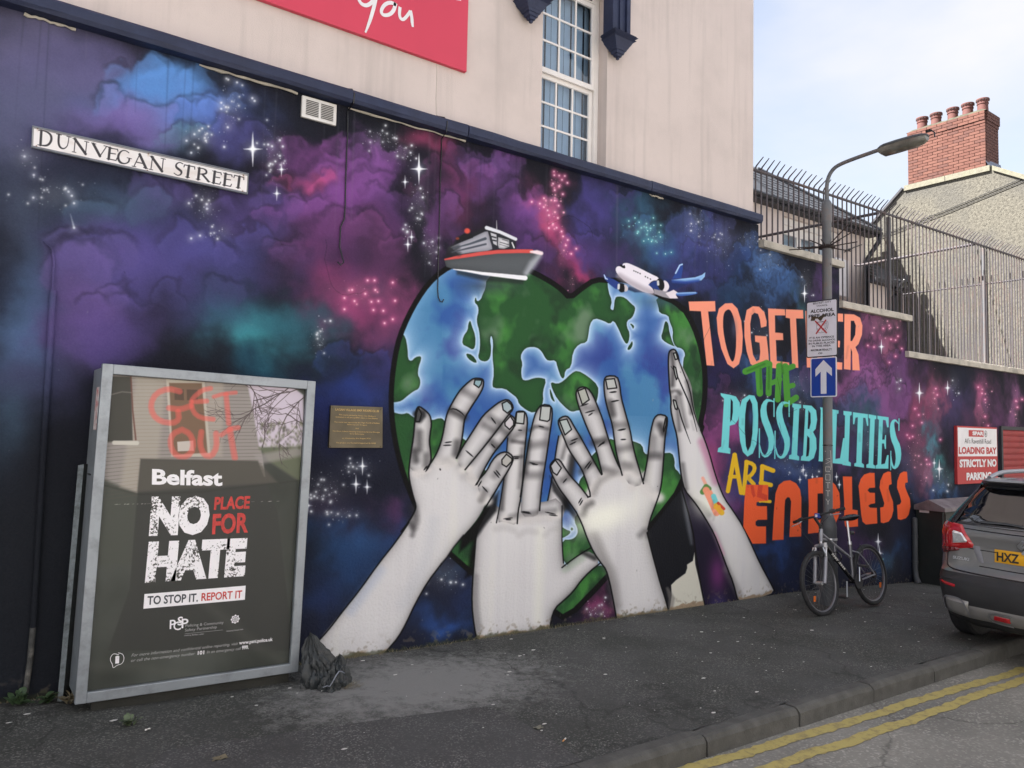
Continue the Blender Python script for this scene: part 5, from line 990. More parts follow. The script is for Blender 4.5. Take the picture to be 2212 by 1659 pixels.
# window
wy = Y0 + D_ - 0.05
wn = MB(); fx0, fx1 = WX0 + 0.002, WX1 - 0.002
wn.box((fx0, wy - 0.02, WZ0 + 0.002), (fx0 + 0.05, wy + 0.05, WZ1 - 0.002)); wn.box((fx1 - 0.05, wy - 0.02, WZ0 + 0.002), (fx1, wy + 0.05, WZ1 - 0.002)); wn.box((fx0 + 0.05, wy - 0.02, WZ0 + 0.002), (fx1 - 0.05, wy + 0.05, WZ0 + 0.045)); wn.box((fx0 + 0.05, wy - 0.02, WZ1 - 0.07), (fx1 - 0.05, wy + 0.05, WZ1 - 0.002))
win = wn.build('window', M['upvc'], bld, bevel=0.004)
GX = [4.338, 4.522, 4.727, 4.93]
def sash(z0, z1, y, nm):
    a, b = fx0 + 0.052, fx1 - 0.052; mb = MB(); f = 0.043
    mb.box((a, y, z0), (a + f, y + 0.028, z1)); mb.box((b - f, y, z0), (b, y + 0.028, z1)); mb.box((a + f, y, z0), (b - f, y + 0.028, z0 + 0.05)); mb.box((a + f, y, z1 - 0.045), (b - f, y + 0.028, z1)); mb.build('sash', M['upvc'], win, bevel=0.003)
    ga, gb, ha, hb = a + f, b - f, z0 + 0.05, z1 - 0.045
    for i in (1, 2):
        x = ga + (gb - ga) * i / 3; mb = MB(); mb.box((x - 0.009, y + 0.006, ha), (x + 0.009, y + 0.018, hb)); mb.build('glazing_bar', M['upvc'], win)
    for i in (1, 2):
        z = ha + (hb - ha) * i / 3; mb = MB(); mb.box((ga, y + 0.0045, z - 0.009), (gb, y + 0.0165, z + 0.009)); mb.build('glazing_bar', M['upvc'], win)
    for i in range(3):
        for j in range(3):
            x0, x1 = ga + (gb - ga) * i / 3, ga + (gb - ga) * (i + 1) / 3; q0, q1 = ha + (hb - ha) * j / 3, ha + (hb - ha) * (j + 1) / 3
            mb = MB(); mb.add([(x0, y + 0.02, q0), (x1, y + 0.02, q0), (x1, y + 0.02, q1), (x0, y + 0.02, q1)], [(0, 1, 2, 3)]); mb.build('pane', M['window_glass'], win)
sash(4.31, 5.10, wy + 0.012, 'l'); sash(5.095, 5.975, wy - 0.02, 'u')
for k in range(9):
    x = 4.31 + k * 0.082; mb = MB(); mb.add([(x, wy + 0.10 + 0.02 * (k % 2), 4.28), (x + 0.0815, wy + 0.125, 4.28), (x + 0.0815, wy + 0.125, 6.0), (x, wy + 0.10 + 0.02 * (k % 2), 6.0)], [(0, 1, 2, 3)]); mb.build('blind_slat', M['blind'], win)
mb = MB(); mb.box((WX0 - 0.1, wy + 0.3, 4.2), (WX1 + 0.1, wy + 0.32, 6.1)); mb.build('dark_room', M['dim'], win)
mb = MB(); mb.box((4.55, wy - 0.032, WZ1 - 0.055), (4.95, wy - 0.0205, WZ1 - 0.03)); mb.build('trickle_vent', M['fascia'], win)
# hood brackets either side of the window
def bracket(xa, xb):
    xm = (xa + xb) / 2; mb = MB(); f = -0.10
    a, b = xa + 0.055, xb - 0.055
    mb.box((a, f + 0.02, 5.60), (a + 0.05, Y0, 6.7)); mb.box((b - 0.05, f + 0.02, 5.60), (b, Y0, 6.7)); mb.box((a + 0.05, f + 0.045, 5.60), (b - 0.05, Y0, 6.7)); mb.box((xm - 0.018, f + 0.03, 5.60), (xm + 0.018, f + 0.046, 6.7))
    o = mb.build('hood_bracket', M['navy'], bld, bevel=0.004)
    st = [(0.150, 0.115, 5.60, 5.585), (0.160, 0.125, 5.585, 5.572), (0.140, 0.105, 5.572, 5.558), (0.148, 0.112, 5.558, 5.548), (0.128, 0.095, 5.548, 5.525), (0.112, 0.085, 5.525, 5.50), (0.094, 0.072, 5.50, 5.475), (0.076, 0.06, 5.475, 5.45), (0.056, 0.045, 5.45, 5.42), (0.034, 0.03, 5.42, 5.395), (0.014, 0.014, 5.395, 5.37)]
    mb = MB(); yc = -0.025
    for w_, d_, z1, z0 in st:
        yb, yf = min(Y0, yc + d_), yc - d_; k_ = .86; mb.add([(xm - w_, yb, z1), (xm + w_, yb, z1), (xm + w_, yf, z1), (xm - w_, yf, z1), (xm - w_ * k_, min(Y0, yc + d_ * k_), z0), (xm + w_ * k_, min(Y0, yc + d_ * k_), z0), (xm + w_ * k_, yc - d_ * k_, z0), (xm - w_ * k_, yc - d_ * k_, z0)], [(0, 1, 2, 3), (7, 6, 5, 4), (0, 3, 7, 4), (3, 2, 6, 7), (2, 1, 5, 6), (1, 0, 4, 5)])
    mb.build('pendant', M['navy'], o)
bracket(4.945, 5.295); bracket(3.865, 4.215)

# ------------------------------------------------------------------ big red sign with the script word
sg = thing('fascia_sign', 'large red sign board high on the cream wall with white handwritten lettering', 'sign', (1.0, 0.04, 4.7))
A_, B_ = ony(*px('F:829,476')[0], 0.02), ony(*px('G:1690,0')[0], 0.02)
x1 = 3.40; zb = 4.74
mb = MB(); mb.box((-4.5, 0.02, zb), (x1, 0.058, zb + 2.2)); mb.build('board', M['red'], sg, bevel=0.003)
pl = lambda u, v: ony(u, v, 0.018)
mb = MB()
def ribbon(mb, s, wd, plane, lift=0.0, n=2, smooth=2):
    p = px(s); q = chaikin(p, smooth, closed=False); pts = [plane(*a) for a in q]; wd = np.interp(np.linspace(0, 1, len(pts)), np.linspace(0, 1, len(wd)), wd)
    L_, R_ = [], []
    nrm = np.cross(plane(600, 400) - plane(500, 400), plane(500, 300) - plane(500, 400)); nrm /= np.linalg.norm(nrm)
    for i, p_ in enumerate(pts):
        t = np.array(pts[min(i + 1, len(pts) - 1)]) - np.array(pts[max(i - 1, 0)]); t /= np.linalg.norm(t) + 1e-9; s_ = np.cross(nrm, t)
        L_.append(p_ + s_ * wd[i] / 2 + nrm * lift); R_.append(p_ - s_ * wd[i] / 2 + nrm * lift)
    mb.grid([L_, R_]); return mb
for grp in ((('F:100,-30 125,25 165,40 205,10 222,-40', [.025, .03, .03, .03, .03], .001), ('F:232,-60 218,20 190,120 168,180 155,212', [.03, .03, .028, .022, .014], .002)),
            (('F:355,32 320,14 280,28 255,70 268,100 310,98 340,70 352,20', [.03, .03, .028, .028, .028, .028, .03, .03], .001),),
            (('F:380,45 375,90 382,120 400,130 425,105 448,72', [.028, .026, .026, .026, .026, .026], .001), ('F:446,68 456,110 458,150 463,176', [.03, .028, .028, .02], .002)),
            (('F:740,-8 775,-2', [.02, .02], .001),)):
    mb = MB()
    for s_, w_, l_ in grp: ribbon(mb, s_, w_, pl, l_)
    mb.build('letter', M['white'], sg)

mb = MB(); mb.tube([(3.128, 0.059, 4.74), (3.132, 0.059, 4.6), (3.13, 0.059, 4.45), (3.138, 0.059, 4.30)], .0018, 4); mb.build('hairline_wire', M['coping'], bld)
# ------------------------------------------------------------------ street name plate
def sign_canvas(x0, x1, z0, z1, y, dens, bg):
    cv = Canvas(x0, x1, z0, z1, y, dens); cv.img[:] = bg
    nn = Noise(21).fbm(cv.X * 6, cv.Z * 20, 4); cv.img -= (np.clip(nn - 0.5, 0, 1) * 50)[..., None] * np.array([.7, .9, 1.1], np.float32); return cv
cs = sign_canvas(0.28, 1.66, 3.28, 3.50, -0.03, 620, (222, 218, 218))
p = px('G:210,820 1612,1130 1605,1255 203,950'); cs.line(np.vstack([p, p[:1]]), 3.2, (128, 134, 142), .8)
p = px('G:218,830 1606,1138 1600,1248 212,945'); cs.line(np.vstack([p, p[:1]]), 0.9, (48, 46, 50), .4)
IK = (38, 34, 40)
def gl(items):
    for s_, wd in items: cs.line(px(s_), wd, IK, .35, 1, smooth=0 if isinstance(wd, (int, float)) or len(wd) < 4 else 2)
TH, HN = 5.4, 2.0
SER = lambda x, y, l=14: ('G:%d,%d %d,%d' % (x - l, y - l * .22, x + l, y + l * .22), 1.5)
gl([('G:268,848 262,940', TH), ('G:250,845 290,848 330,870 335,910 310,945 262,942 245,938', [1.6, 2, 4.6, 5.2, 4.6, 2, 1.6]),
    ('G:382,872 378,925 388,955 412,966 435,950 442,925 447,887', [4.6, 4.6, 4.2, 2.6, 2, 1.8, 1.8]), SER(382, 872, 16), SER(447, 887, 14),
    ('G:488,902 480,985', HN), ('G:485,900 555,998', TH), ('G:562,920 554,1000', HN), SER(484, 899, 12), SER(562, 919, 14), SER(480, 986, 12),
    ('G:605,932 648,1012', TH), ('G:690,950 648,1012', HN), SER(607, 930, 14), SER(688, 948, 14),
    ('G:712,958 704,1030', TH), ('G:712,960 762,968 764,980', HN), ('G:709,992 748,998', HN), ('G:704,1030 752,1040 758,1024', HN), SER(712, 957, 12), SER(704, 1031, 12),
    ('G:835,990 815,975 790,975 768,1000 765,1030 780,1055 810,1062 835,1050 838,1030', [2, 1.8, 2.4, 4.8, 5.2, 4.6, 2.2, 3.4, 3.6]), SER(838, 1026, 14),
    ('G:905,1002 868,1078', HN), ('G:905,1000 945,1088', TH), ('G:882,1050 928,1060', HN), SER(868, 1079, 12), SER(944, 1090, 14),
    ('G:988,1018 978,1098', HN), ('G:984,1016 1050,1110', TH), ('G:1058,1030 1050,1112', HN), SER(984, 1014, 12), SER(1058, 1029, 14), SER(978, 1099, 12),
    ('G:1185,1062 1165,1050 1142,1062 1140,1082 1160,1098 1178,1112 1172,1132 1150,1138 1128,1122', [1.8, 1.8, 3, 4.6, 5, 4.6, 3, 1.8, 1.8]),
    ('G:1225,1075 1215,1148', TH), ('G:1192,1082 1196,1068 1262,1082 1262,1096', HN), SER(1215, 1149, 13),
    ('G:1292,1090 1284,1162', TH), ('G:1280,1088 1320,1092 1340,1108 1335,1128 1290,1128', [1.5, 2.2, 4.2, 4, 1.6]), ('G:1312,1130 1352,1176', 4), SER(1284, 1163, 13), SER(1352, 1177, 10),
    ('G:1392,1112 1384,1185', TH), ('G:1392,1113 1432,1120 1434,1132', HN), ('G:1388,1146 1424,1152', HN), ('G:1384,1185 1424,1194 1430,1180', HN), SER(1390, 1110, 12), SER(1384, 1186, 12),
    ('G:1462,1126 1454,1200', TH), ('G:1462,1128 1502,1134 1504,1146', HN), ('G:1458,1160 1494,1166', HN), ('G:1454,1200 1494,1208 1500,1194', HN), SER(1460, 1124, 12), SER(1454, 1201, 12),
    ('G:1552,1145 1543,1216', TH), ('G:1516,1150 1520,1136 1580,1150 1580,1164', HN), SER(1543, 1217, 13)])
for s_ in ('G:244,832', 'G:236,946', 'G:962,996', 'G:955,1105', 'G:1578,1136', 'G:1572,1240'):
    q = px(s_)[0]; cs.glow(q[0], q[1], 1.5, 1.5, (70, 52, 40), .9, 1.5); cs.glow(q[0], q[1] + 2, 2.2, 4, (150, 110, 80), .35)
M['nameplate'] = image_mat('street_name_print', cs.image('street_name_print', 0.95), 0.35, 0.06, 20, 0.5)
cn = [ony(*q, -0.03) for q in px('G:203,950 1605,1256 1612,1128 210,818')]
t = thing('street_sign', 'long white street nameplate with black serif capitals reading DUNVEGAN STREET', 'street sign', tuple(cn[0]))
mb = MB(); mb.add([tuple(c) for c in cn] + [(c[0], 0.0, c[2]) for c in cn], [(0, 1, 2, 3), (0, 4, 5, 1), (1, 5, 6, 2), (2, 6, 7, 3), (3, 7, 4, 0)]); o = mb.build('plate', M['nameplate'], t); set_uv_xz(o, cs.x0, cs.x1, cs.z0, cs.z1)
# raised frame rim
mb = MB(); c4 = [np.array(c) for c in cn]; mb.tube([tuple(c + (0, -0.001, 0)) for c in c4], 0.0055, 6, closed=True); mb.build('rim', M['steel'], t)

# ------------------------------------------------------------------ bronze plaque
t = thing('plaque', 'small weathered bronze plaque with gold lettering beside the advertising case', 'plaque', (2.28, -0.01, 1.7))
PLQ = lambda u, v: ony(u, v, -0.022)
cn = [PLQ(*q) for q in px('K:220,606 705,606 706,238 238,222')]
mb = MB(); mb.add([tuple(c) for c in cn] + [(c[0], 0.0, c[2]) for c in cn], [(0, 1, 2, 3), (0, 4, 5, 1), (1, 5, 6, 2), (2, 6, 7, 3), (3, 7, 4, 0)]); mb.build('plate', M['bronze'], t)
for body, a, b, c, bd in (('LAGAN VILLAGE BMX RIDERS CLUB', 'K:278,268 672,284 278,248', 0, 0, .02), ('This mural painted by Artist Glen Molloy is', 'K:308,314 642,330 308,300', 0, 0, .015), ('dedicated to all young BMX riders in East Belfast', 'K:278,334 662,350 278,320', 0, 0, .015),
                          ('The mural was opened by the High Sheriff of Belfast', 'K:266,380 678,392 266,366', 0, 0, .015), ('Alderman Jim Rodgers', 'K:384,402 564,408 384,390', 0, 0, .015), ('And', 'K:458,436 488,437 458,424', 0, 0, .015),
                          ('Northern Ireland Housing Executives Service Manager', 'K:254,462 682,474 254,448', 0, 0, .015), ('Gary Ballantyne', 'K:408,486 536,490 408,474', 0, 0, .015), ('on Wednesday 31st August 2016', 'K:338,528 596,530 338,514', 0, 0, .015), ('The project was Funded & Supported By NIHE', 'K:282,568 644,574 282,554', 0, 0, .015)):
    mb = MB(); quad_text(mb, body, a, PLQ, 0.0012, bold=bd); mb.build('text_line', M['gold'], t)
for q in px('K:255,238 690,255 235,592 690,592'):
    c = PLQ(*q); mb = MB(); mb.lathe([(0.006, 0.0), (0.006, -0.004), (0.001, -0.006)], (c[0], c[1], c[2]), 10, 'y'); mb.build('screw', M['bronze'], t, smooth=True)

# ------------------------------------------------------------------ shop parking sign and shutter
PSS = lambda u, v: ony(u, v, -0.05)
cn = [PSS(*q) for q in px('T:980,1210 1705,1215 1695,212 962,155')]
zt, zb_, x0, x1 = (cn[3][2] + cn[2][2]) / 2, (cn[0][2] + cn[1][2]) / 2, (cn[0][0] + cn[3][0]) / 2, (cn[1][0] + cn[2][0]) / 2
t = thing('parking_sign', 'red and white loading bay sign saying STRICTLY NO PARKING on the far wall', 'sign', (x0, -0.03, zb_))
mb = MB(); mb.box((x0, -0.046, zb_), (x1, 0.0, zt)); mb.build('board', M['sparred'], t, bevel=0.004)
zm = PSS(*px('T:1300,722')[0])[2]
mb = MB(); mb.add([(x0 + 0.02, -0.048, zm), (x1 - 0.02, -0.048, zm), (x1 - 0.02, -0.048, zt - 0.025), (x0 + 0.02, -0.048, zt - 0.025)], [(0, 1, 2, 3)]); mb.build('white_panel', M['white'], t)
def signtext(mb, body, fx0, fx1, fz0, fz1, lift, **k):
    X0, X1 = x0 + (x1 - x0) * fx0, x0 + (x1 - x0) * fx1; Z0, Z1 = zb_ + (zt - zb_) * fz0, zb_ + (zt - zb_) * fz1
    put_text(mb, body, (X0, -0.048, Z0), (X1 - X0, 0, 0), (0, 0, Z1 - Z0), lift=lift, **k)
mb = MB(); signtext(mb, 'LOADING BAY', 0.03, 0.97, 0.515, 0.64, 0.0015, bold=.045); mb.build('text_line', M['sparred'], t); mb = MB(); X0, X1 = x0 + (x1 - x0) * .27, x0 + (x1 - x0) * .64
mb.add([(X0, -0.0495, zb_ + (zt - zb_) * .82), (X1, -0.0495, zb_ + (zt - zb_) * .82), (X1, -0.0495, zb_ + (zt - zb_) * .935), (X0, -0.0495, zb_ + (zt - zb_) * .935)], [(0, 1, 2, 3)]); mb.build('logo_panel', M['sparred'], t)
for body, a, b, c, d, bo in (('STRICTLY NO', 0.04, 0.96, 0.285, 0.425, .05), ('PARKING', 0.2, 0.82, 0.06, 0.195, .05), ('SPAR', 0.36, 0.635, 0.845, 0.915, .06)): mb = MB(); signtext(mb, body, a, b, c, d, 0.003, bold=bo); mb.build('text_line', M['white'], t)
mb = MB(); signtext(mb, "Ali's Ravenhill Road", 0.17, 0.83, 0.70, 0.79, 0.0015); mb.build('text_line', M['black'], t); mb = MB()
def disc(mb, c, r, y, n=28, sx=1.0): mb.add([(c[0] + r * sx * math.cos(2 * math.pi * k / n), y, c[1] + r * math.sin(2 * math.pi * k / n)) for k in range(n)], [tuple(range(n))])
def ring(mb, c, r0, r1, y, n=28):
    P0 = [(c[0] + r0 * math.cos(2 * math.pi * k / n), y, c[1] + r0 * math.sin(2 * math.pi * k / n)) for k in range(n)]; P1 = [(c[0] + r1 * math.cos(2 * math.pi * k / n), y, c[1] + r1 * math.sin(2 * math.pi * k / n)) for k in range(n)]
    mb.grid([P0, P1], True)
cc_ = (x0 + (x1 - x0) * .695, zb_ + (zt - zb_) * .878); ring(mb, cc_, 0.042, 0.051, -0.0495)
mb.add([(cc_[0] + a, -0.0495, cc_[1] + b) for a, b in ((0, .034), (.022, -.012), (.008, -.01), (.008, -.03), (-.008, -.03), (-.008, -.01), (-.022, -.012))], [(0, 1, 2, 3, 4, 5, 6)]); mb.build('tree_logo', M['black'], t)
sx = ony(*px('T:1782,600')[0], -0.02)[0]
t = thing('roller_shutter', 'dark red ribbed roller shutter at the right edge, past the parking sign', 'shutter', (sx, 0, 0.9))
zt2 = ony(*px('T:1782,240')[0], -0.02)[2]
mb = MB(); mb.box((sx - 0.06, -0.035, -0.9), (sx, 0.0, zt2 + 0.06)); mb.box((sx, -0.035, zt2), (sx + 3.2, 0.0, zt2 + 0.06)); mb.build('frame', M['fascia'], t)
k = 0; z = zt2 - 0.002
while z > -0.6:
    mb = MB(); mb.grid([[(sx + 0.001, -0.012 - 0.018 * math.sin(math.pi * j / 6) ** 0.8, z - 0.098 * j / 6) for j in range(7)], [(sx + 3.15, -0.012 - 0.018 * math.sin(math.pi * j / 6) ** 0.8, z - 0.098 * j / 6) for j in range(7)]]); mb.build('slat', M['shutter'], t, smooth=True); z -= 0.1

# ------------------------------------------------------------------ advertising case with poster
BY = -0.36
BXp = lambda u, v: ony(u, v, BY)
cTL, cTR, cBR, cBL = [BXp(*q) for q in ((220, 786), (682, 823), (642, 1452.7), (162, 1519))]
base = (cBL + cBR) / 2; Rr = math.atan2(cTL[0] - cBL[0] + cTR[0] - cBR[0], cTL[2] - cBL[2] + cTR[2] - cBR[2])
Wd = (np.linalg.norm(cBR - cBL) + np.linalg.norm(cTR - cTL)) / 2; Hd = (np.linalg.norm(cTL - cBL) + np.linalg.norm(cTR - cBR)) / 2
cr_, sr_ = math.cos(Rr), math.sin(Rr)
def bp(x, y, z):   # case coordinates: x from centre, y back from the face, z up from the bottom edge; the case leans a little
    return (base[0] + x * cr_ + z * sr_, BY + y, base[2] - x * sr_ + z * cr_)
t = thing('advertising_case', 'grey metal poster case with a glass front and a dark NO PLACE FOR HATE poster', 'advertising case', (base[0], BY, gz(base[0])))
h, fw = Wd / 2, 0.058
mb = MB()
for a, b in (((-h, -0.012, 0), (-h + fw, 0.03, Hd)), ((h - fw, -0.012, 0), (h, 0.03, Hd)), ((-h + fw, -0.012, 0), (h - fw, 0.03, fw)), ((-h + fw, -0.012, Hd - fw), (h - fw, 0.03, Hd))): mb.box(a, b, bp)
mb.build('front_frame', M['alu'], t, bevel=0.004)
mb = MB(); mb.box((-h + 0.006, 0.03, 0.02), (h - 0.012, 0.335, Hd - 0.02), bp); cas = mb.build('casing', M['alu'], t, bevel=0.004)
mb = MB(); mb.box((-h + 0.002, 0.14, Hd * .66), (-h + 0.007, 0.24, Hd * .665), bp); mb.build('slot', M['black'], t)
mb = MB(); mb.box((-h + 0.0035, 0.07, Hd * .80), (-h + 0.0058, 0.17, Hd * .93), bp); mb.build('torn_sticker', mat('torn_sticker', (0.62, 0.56, 0.55, 1), 0.7, var=0.1, vscale=20, dark=(0.5, 0.08, 0.08, 1), dscale=22, damt=1.0), t)
mb = MB(); g0 = gz(base[0]) - 0.1; mb.box((base[0] - h + 0.09, BY + 0.03, g0), (base[0] + h - 0.05, BY + 0.24, base[2] + 0.04)); mb.build('plinth', mat('grimy_plinth', (0.026, 0.026, 0.022, 1), 0.85, var=0.35, vscale=5, bump=0.3), t)
# poster artwork, printed flat
PY = BY + 0.022
cp = Canvas(base[0] - 0.85, base[0] + 0.85, -0.1, 2.15, PY, 560)
cp.img[:] = (60, 62, 58); nP = Noise(31); q1 = nP.fbm(cp.X * 3, cp.Z * 2, 4); cp.img += ((q1 - .5) * 40)[..., None]; q2 = nP.fbm(cp.X * 1.2 + 9, cp.Z * 3 + 5, 3); cp.img += (np.clip((cp.V - 1050) / 300, 0, 1) * (q2 - .3) * 30)[..., None]
cp.poly(px('E:640,740 1620,740 1720,1430 900,1560 600,1500'), (140, 133, 130), 2)
cp.poly(px('E:600,1420 900,1540 900,2000 560,2000'), (70, 72, 66), 6)
for k in range(34):
    y = 770 + k * 22.5; sag = 60 * (k / 34.0)
    cp.line(px('E:640,%d 900,%d 1200,%d 1700,%d' % (y + sag * 1.2, y + sag * .6, y + sag * .5, y + 12)), .8, (84, 74, 68), .6, .75)
cp.poly(px('E:880,780 1080,790 1000,1560 780,1500'), (168, 158, 146), 8, .55); cp.poly(px('E:1330,800 1450,800 1440,1300 1350,1300'), (166, 154, 144), 6, .6)
cp.poly(px('E:700,780 848,782 860,1195 690,1205'), (62, 60, 56), 2); cp.line(px('E:848,785 860,1000 880,1190'), 3, (96, 60, 52), 1.5); cp.line(px('E:740,1210 888,1212'), 9, (190, 184, 176), 1.2); cp.line(px('E:715,900 790,880 850,885'), 2, (150, 144, 138), 2, .6)
cp.poly(px('E:1075,790 1325,792 1365,1300 1110,1300'), (176, 168, 158), 1.5); cp.poly(px('E:1096,822 1308,824 1345,1275 1120,1290'), (112, 88, 72), 2); cp.poly(px('E:1130,862 1190,864 1192,935 1132,932'), (84, 66, 56), 1); cp.poly(px('E:1210,865 1280,867 1282,935 1212,935'), (84, 66, 56), 1); cp.poly(px('E:1148,1204 1252,1196 1256,1262 1152,1266'), (184, 174, 168), 1)
cp.poly(px('E:1600,816 1900,850 1965,900 1975,1240 1680,1245 1640,1000'), (190, 178, 192), 3); cp.poly(px('E:1680,1240 2000,1235 2000,1500 1740,1330'), (92, 96, 78), 5); cp.poly(px('E:1650,1290 1980,1230 1980,1290 1680,1350'), (150, 142, 142), 6, .7)
rb = random.Random(8)
def branch(x, y, a, l, wd, d):
    if d == 0 or l < 8: return
    pts = [(x, y)]
    for _ in range(4): a += rb.uniform(-.25, .25); x += math.cos(a) * l / 4; y += math.sin(a) * l / 4; pts.append((x, y))
    cp.line(px('E:' + ' '.join('%.1f,%.1f' % p for p in pts)), wd, (70, 58, 60), .5, .9)
    for _ in range(3): branch(*pts[rb.randint(1, 4)], a + rb.uniform(-.9, .9), l * .62, wd * .6, d - 1)
for x, y, a, l in ((1960, 850, 2.9, 330), (1900, 830, 2.7, 300), (1990, 900, 2.4, 260), (1990, 1100, 3.4, 160), (1700, 1240, -1.5, 120), (1620, 840, 1.2, 200)): branch(x, y, a, l, 2.2, 4)
for _ in range(160): cp.glow(*px('E:%d,%d' % (rb.uniform(1680, 1980), rb.uniform(1080, 1250)))[0], 2.4, 3.2, rb.choice([(96, 100, 76), (120, 118, 96), (70, 66, 60)]), .5)
gf = (222, 92, 84)
for s_, wd in (('E:1165,878 1090,858 1010,890 975,960 990,1030 1040,1072 1120,1085 1160,1060 1155,1010', 13), ('E:1095,985 1170,995 1235,972', 13), ('E:1365,858 1310,868 1245,925 1250,945 1340,940', 11), ('E:1240,945 1250,1010 1300,1050 1382,1058', 11), ('E:1385,912 1450,892 1528,885', 9), ('E:1465,900 1475,1000 1482,1085', 12),
               ('E:1180,1125 1120,1150 1100,1210 1125,1280 1180,1310 1240,1280 1255,1210 1230,1150 1185,1128', 13), ('E:1305,1140 1295,1220 1320,1290 1370,1300 1405,1240 1400,1150', 13), ('E:1435,1160 1490,1120 1545,1112', 11), ('E:1490,1125 1505,1220 1522,1308', 14)):
    cp.line(px(s_), wd, gf, 1.6, .5, smooth=1); cp.line(px(s_), wd * .5, gf, 1.6, .2, smooth=1)
cp.poly(px('E:912,1315 1670,1330 1800,1660 e:1900,900 700,900 840,500 E:880,1659'), (56, 56, 54), 2.5); cp.poly(px('E:912,1315 1670,1330 1800,1470 890,1530'), (86, 80, 74), 5, .75)
cp.line(px('E:650,1480 900,1545 1300,1530 1990,1450'), 3, (46, 46, 42), 3, .6)
for _ in range(40): cp.line(px('E:%d,%d %d,%d' % ((lambda a: (a, 1610 - (a - 800) * .02, a + rb.uniform(4, 24), 1608 - (a - 800) * .02))(rb.uniform(740, 1800)))), rb.uniform(.4, 1.4), (190, 186, 180), .5, .5)
for s_ in ('e:400,1000 900,1000 1300,1070', 'e:1300,560 1700,900 1900,1000'): cp.line(px(s_), 20, (84, 84, 78), 14, .35)
M['poster'] = image_mat('poster_print', cp.image('poster_print', 0.84), 0.5, 0.0)
ix0, ix1, iz0, iz1 = -h + fw - 0.01, h - fw + 0.01, fw - 0.01, Hd - fw + 0.01
mb = MB(); mb.add([bp(ix0, 0.022, iz0), bp(ix1, 0.022, iz0), bp(ix1, 0.022, iz1), bp(ix0, 0.022, iz1)], [(0, 1, 2, 3)]); o = mb.build('poster', M['poster'], t); set_uv_xz(o, cp.x0, cp.x1, cp.z0, cp.z1); post = o
mb = MB(); mb.add([bp(ix0, 0.004, iz0), bp(ix1, 0.004, iz0), bp(ix1, 0.004, iz1), bp(ix0, 0.004, iz1)], [(0, 1, 2, 3)]); mb.build('glass', M['poster_glass'], t)
mb = MB(); ga, gt = 0.012, 0.017
for a, b in (((ix0, gt, iz0), (ix0 + ga, gt + .003, iz1)), ((ix1 - ga, gt, iz0), (ix1, gt + .003, iz1)), ((ix0 + ga, gt, iz0), (ix1 - ga, gt + .003, iz0 + ga)), ((ix0 + ga, gt, iz1 - ga), (ix1 - ga, gt + .003, iz1))): mb.box(a, b, bp)
mb.build('gasket', M['black'], t)
PP = lambda u, v: ony(u, v, PY)
def worn(name, c):
    m = bpy.data.materials.new(name); m.use_nodes = True; nt = m.node_tree; b = nt.nodes['Principled BSDF']; N = nt.nodes.new; L = nt.links.new
    tc = N('ShaderNodeTexCoord'); n = N('ShaderNodeTexNoise'); n.inputs['Scale'].default_value = 70; n.inputs['Detail'].default_value = 5; n.inputs['Roughness'].default_value = .7; L(tc.outputs['Object'], n.inputs['Vector'])
    n2 = N('ShaderNodeTexNoise'); n2.inputs['Scale'].default_value = 4.5; L(tc.outputs['Object'], n2.inputs['Vector']); a = N('ShaderNodeMath'); a.operation = 'MULTIPLY_ADD'; a.inputs[1].default_value = .8; L(n2.outputs['Fac'], a.inputs[0]); L(n.outputs['Fac'], a.inputs[2])
    r = N('ShaderNodeMapRange'); r.inputs['From Min'].default_value = .98; r.inputs['From Max'].default_value = 1.01; L(a.outputs[0], r.inputs['Value']); x = N('ShaderNodeMix'); x.data_type = 'RGBA'; x.inputs['A'].default_value = c; x.inputs['B'].default_value = (0.05, 0.047, 0.04, 1); L(r.outputs[0], x.inputs['Factor']); L(x.outputs['Result'], b.inputs['Base Color']); b.inputs['Roughness'].default_value = .5
    return m
M['distress'] = worn('distressed_white_print', (0.94, 0.90, 0.95, 1)); M['pwhite'] = mat('poster_white', (0.94, 0.90, 0.95, 1), 0.5, var=0.04, vscale=30)
M['pgrey'] = mat('poster_grey_text', (0.42, 0.41, 0.42, 1), 0.5, var=0.05)
mb = MB(); quad_text(mb, 'NO', 'P:118,600 540,585 140,312', PP, .0022, bold=.07); mb.build('big_lettering', M['distress'], t); mb = MB(); quad_text(mb, 'HATE', 'P:90,928 798,880 118,635', PP, .0022, bold=.07, spacing=.95); mb.build('big_lettering', M['distress'], t)
mb = MB(); quad_text(mb, 'Belfast', 'P:140,232 640,242 142,118', PP, .002, bold=.035); mb.build('city_name', M['pwhite'], t)
mb = MB(); quad_text(mb, 'PLACE', 'P:580,412 832,402 588,318', PP, .002, bold=.035); mb.build('red_lettering', M['postred'], t); mb = MB(); quad_text(mb, 'FOR', 'P:566,586 822,572 574,438', PP, .002, bold=.035); mb.build('red_lettering', M['postred'], t)
q = [PP(*a) for a in px('P:80,1112 800,1048 806,948 88,1008')]; mb = MB(); mb.add([tuple(a + (0, -.001, 0)) for a in q], [(0, 1, 2, 3)]); mb.build('white_band', M['pwhite'], t)
mb = MB(); quad_text(mb, 'TO STOP IT.', 'P:106,1085 466,1062 110,1022', PP, .0025, bold=.025); mb.build('dark_lettering', mat('poster_dark_text', (0.06, 0.065, 0.08, 1), 0.5), t)
mb = MB(); quad_text(mb, 'REPORT IT', 'P:490,1058 778,1036 494,1000', PP, .0025, bold=.02); mb.build('red_lettering', M['postred'], t)
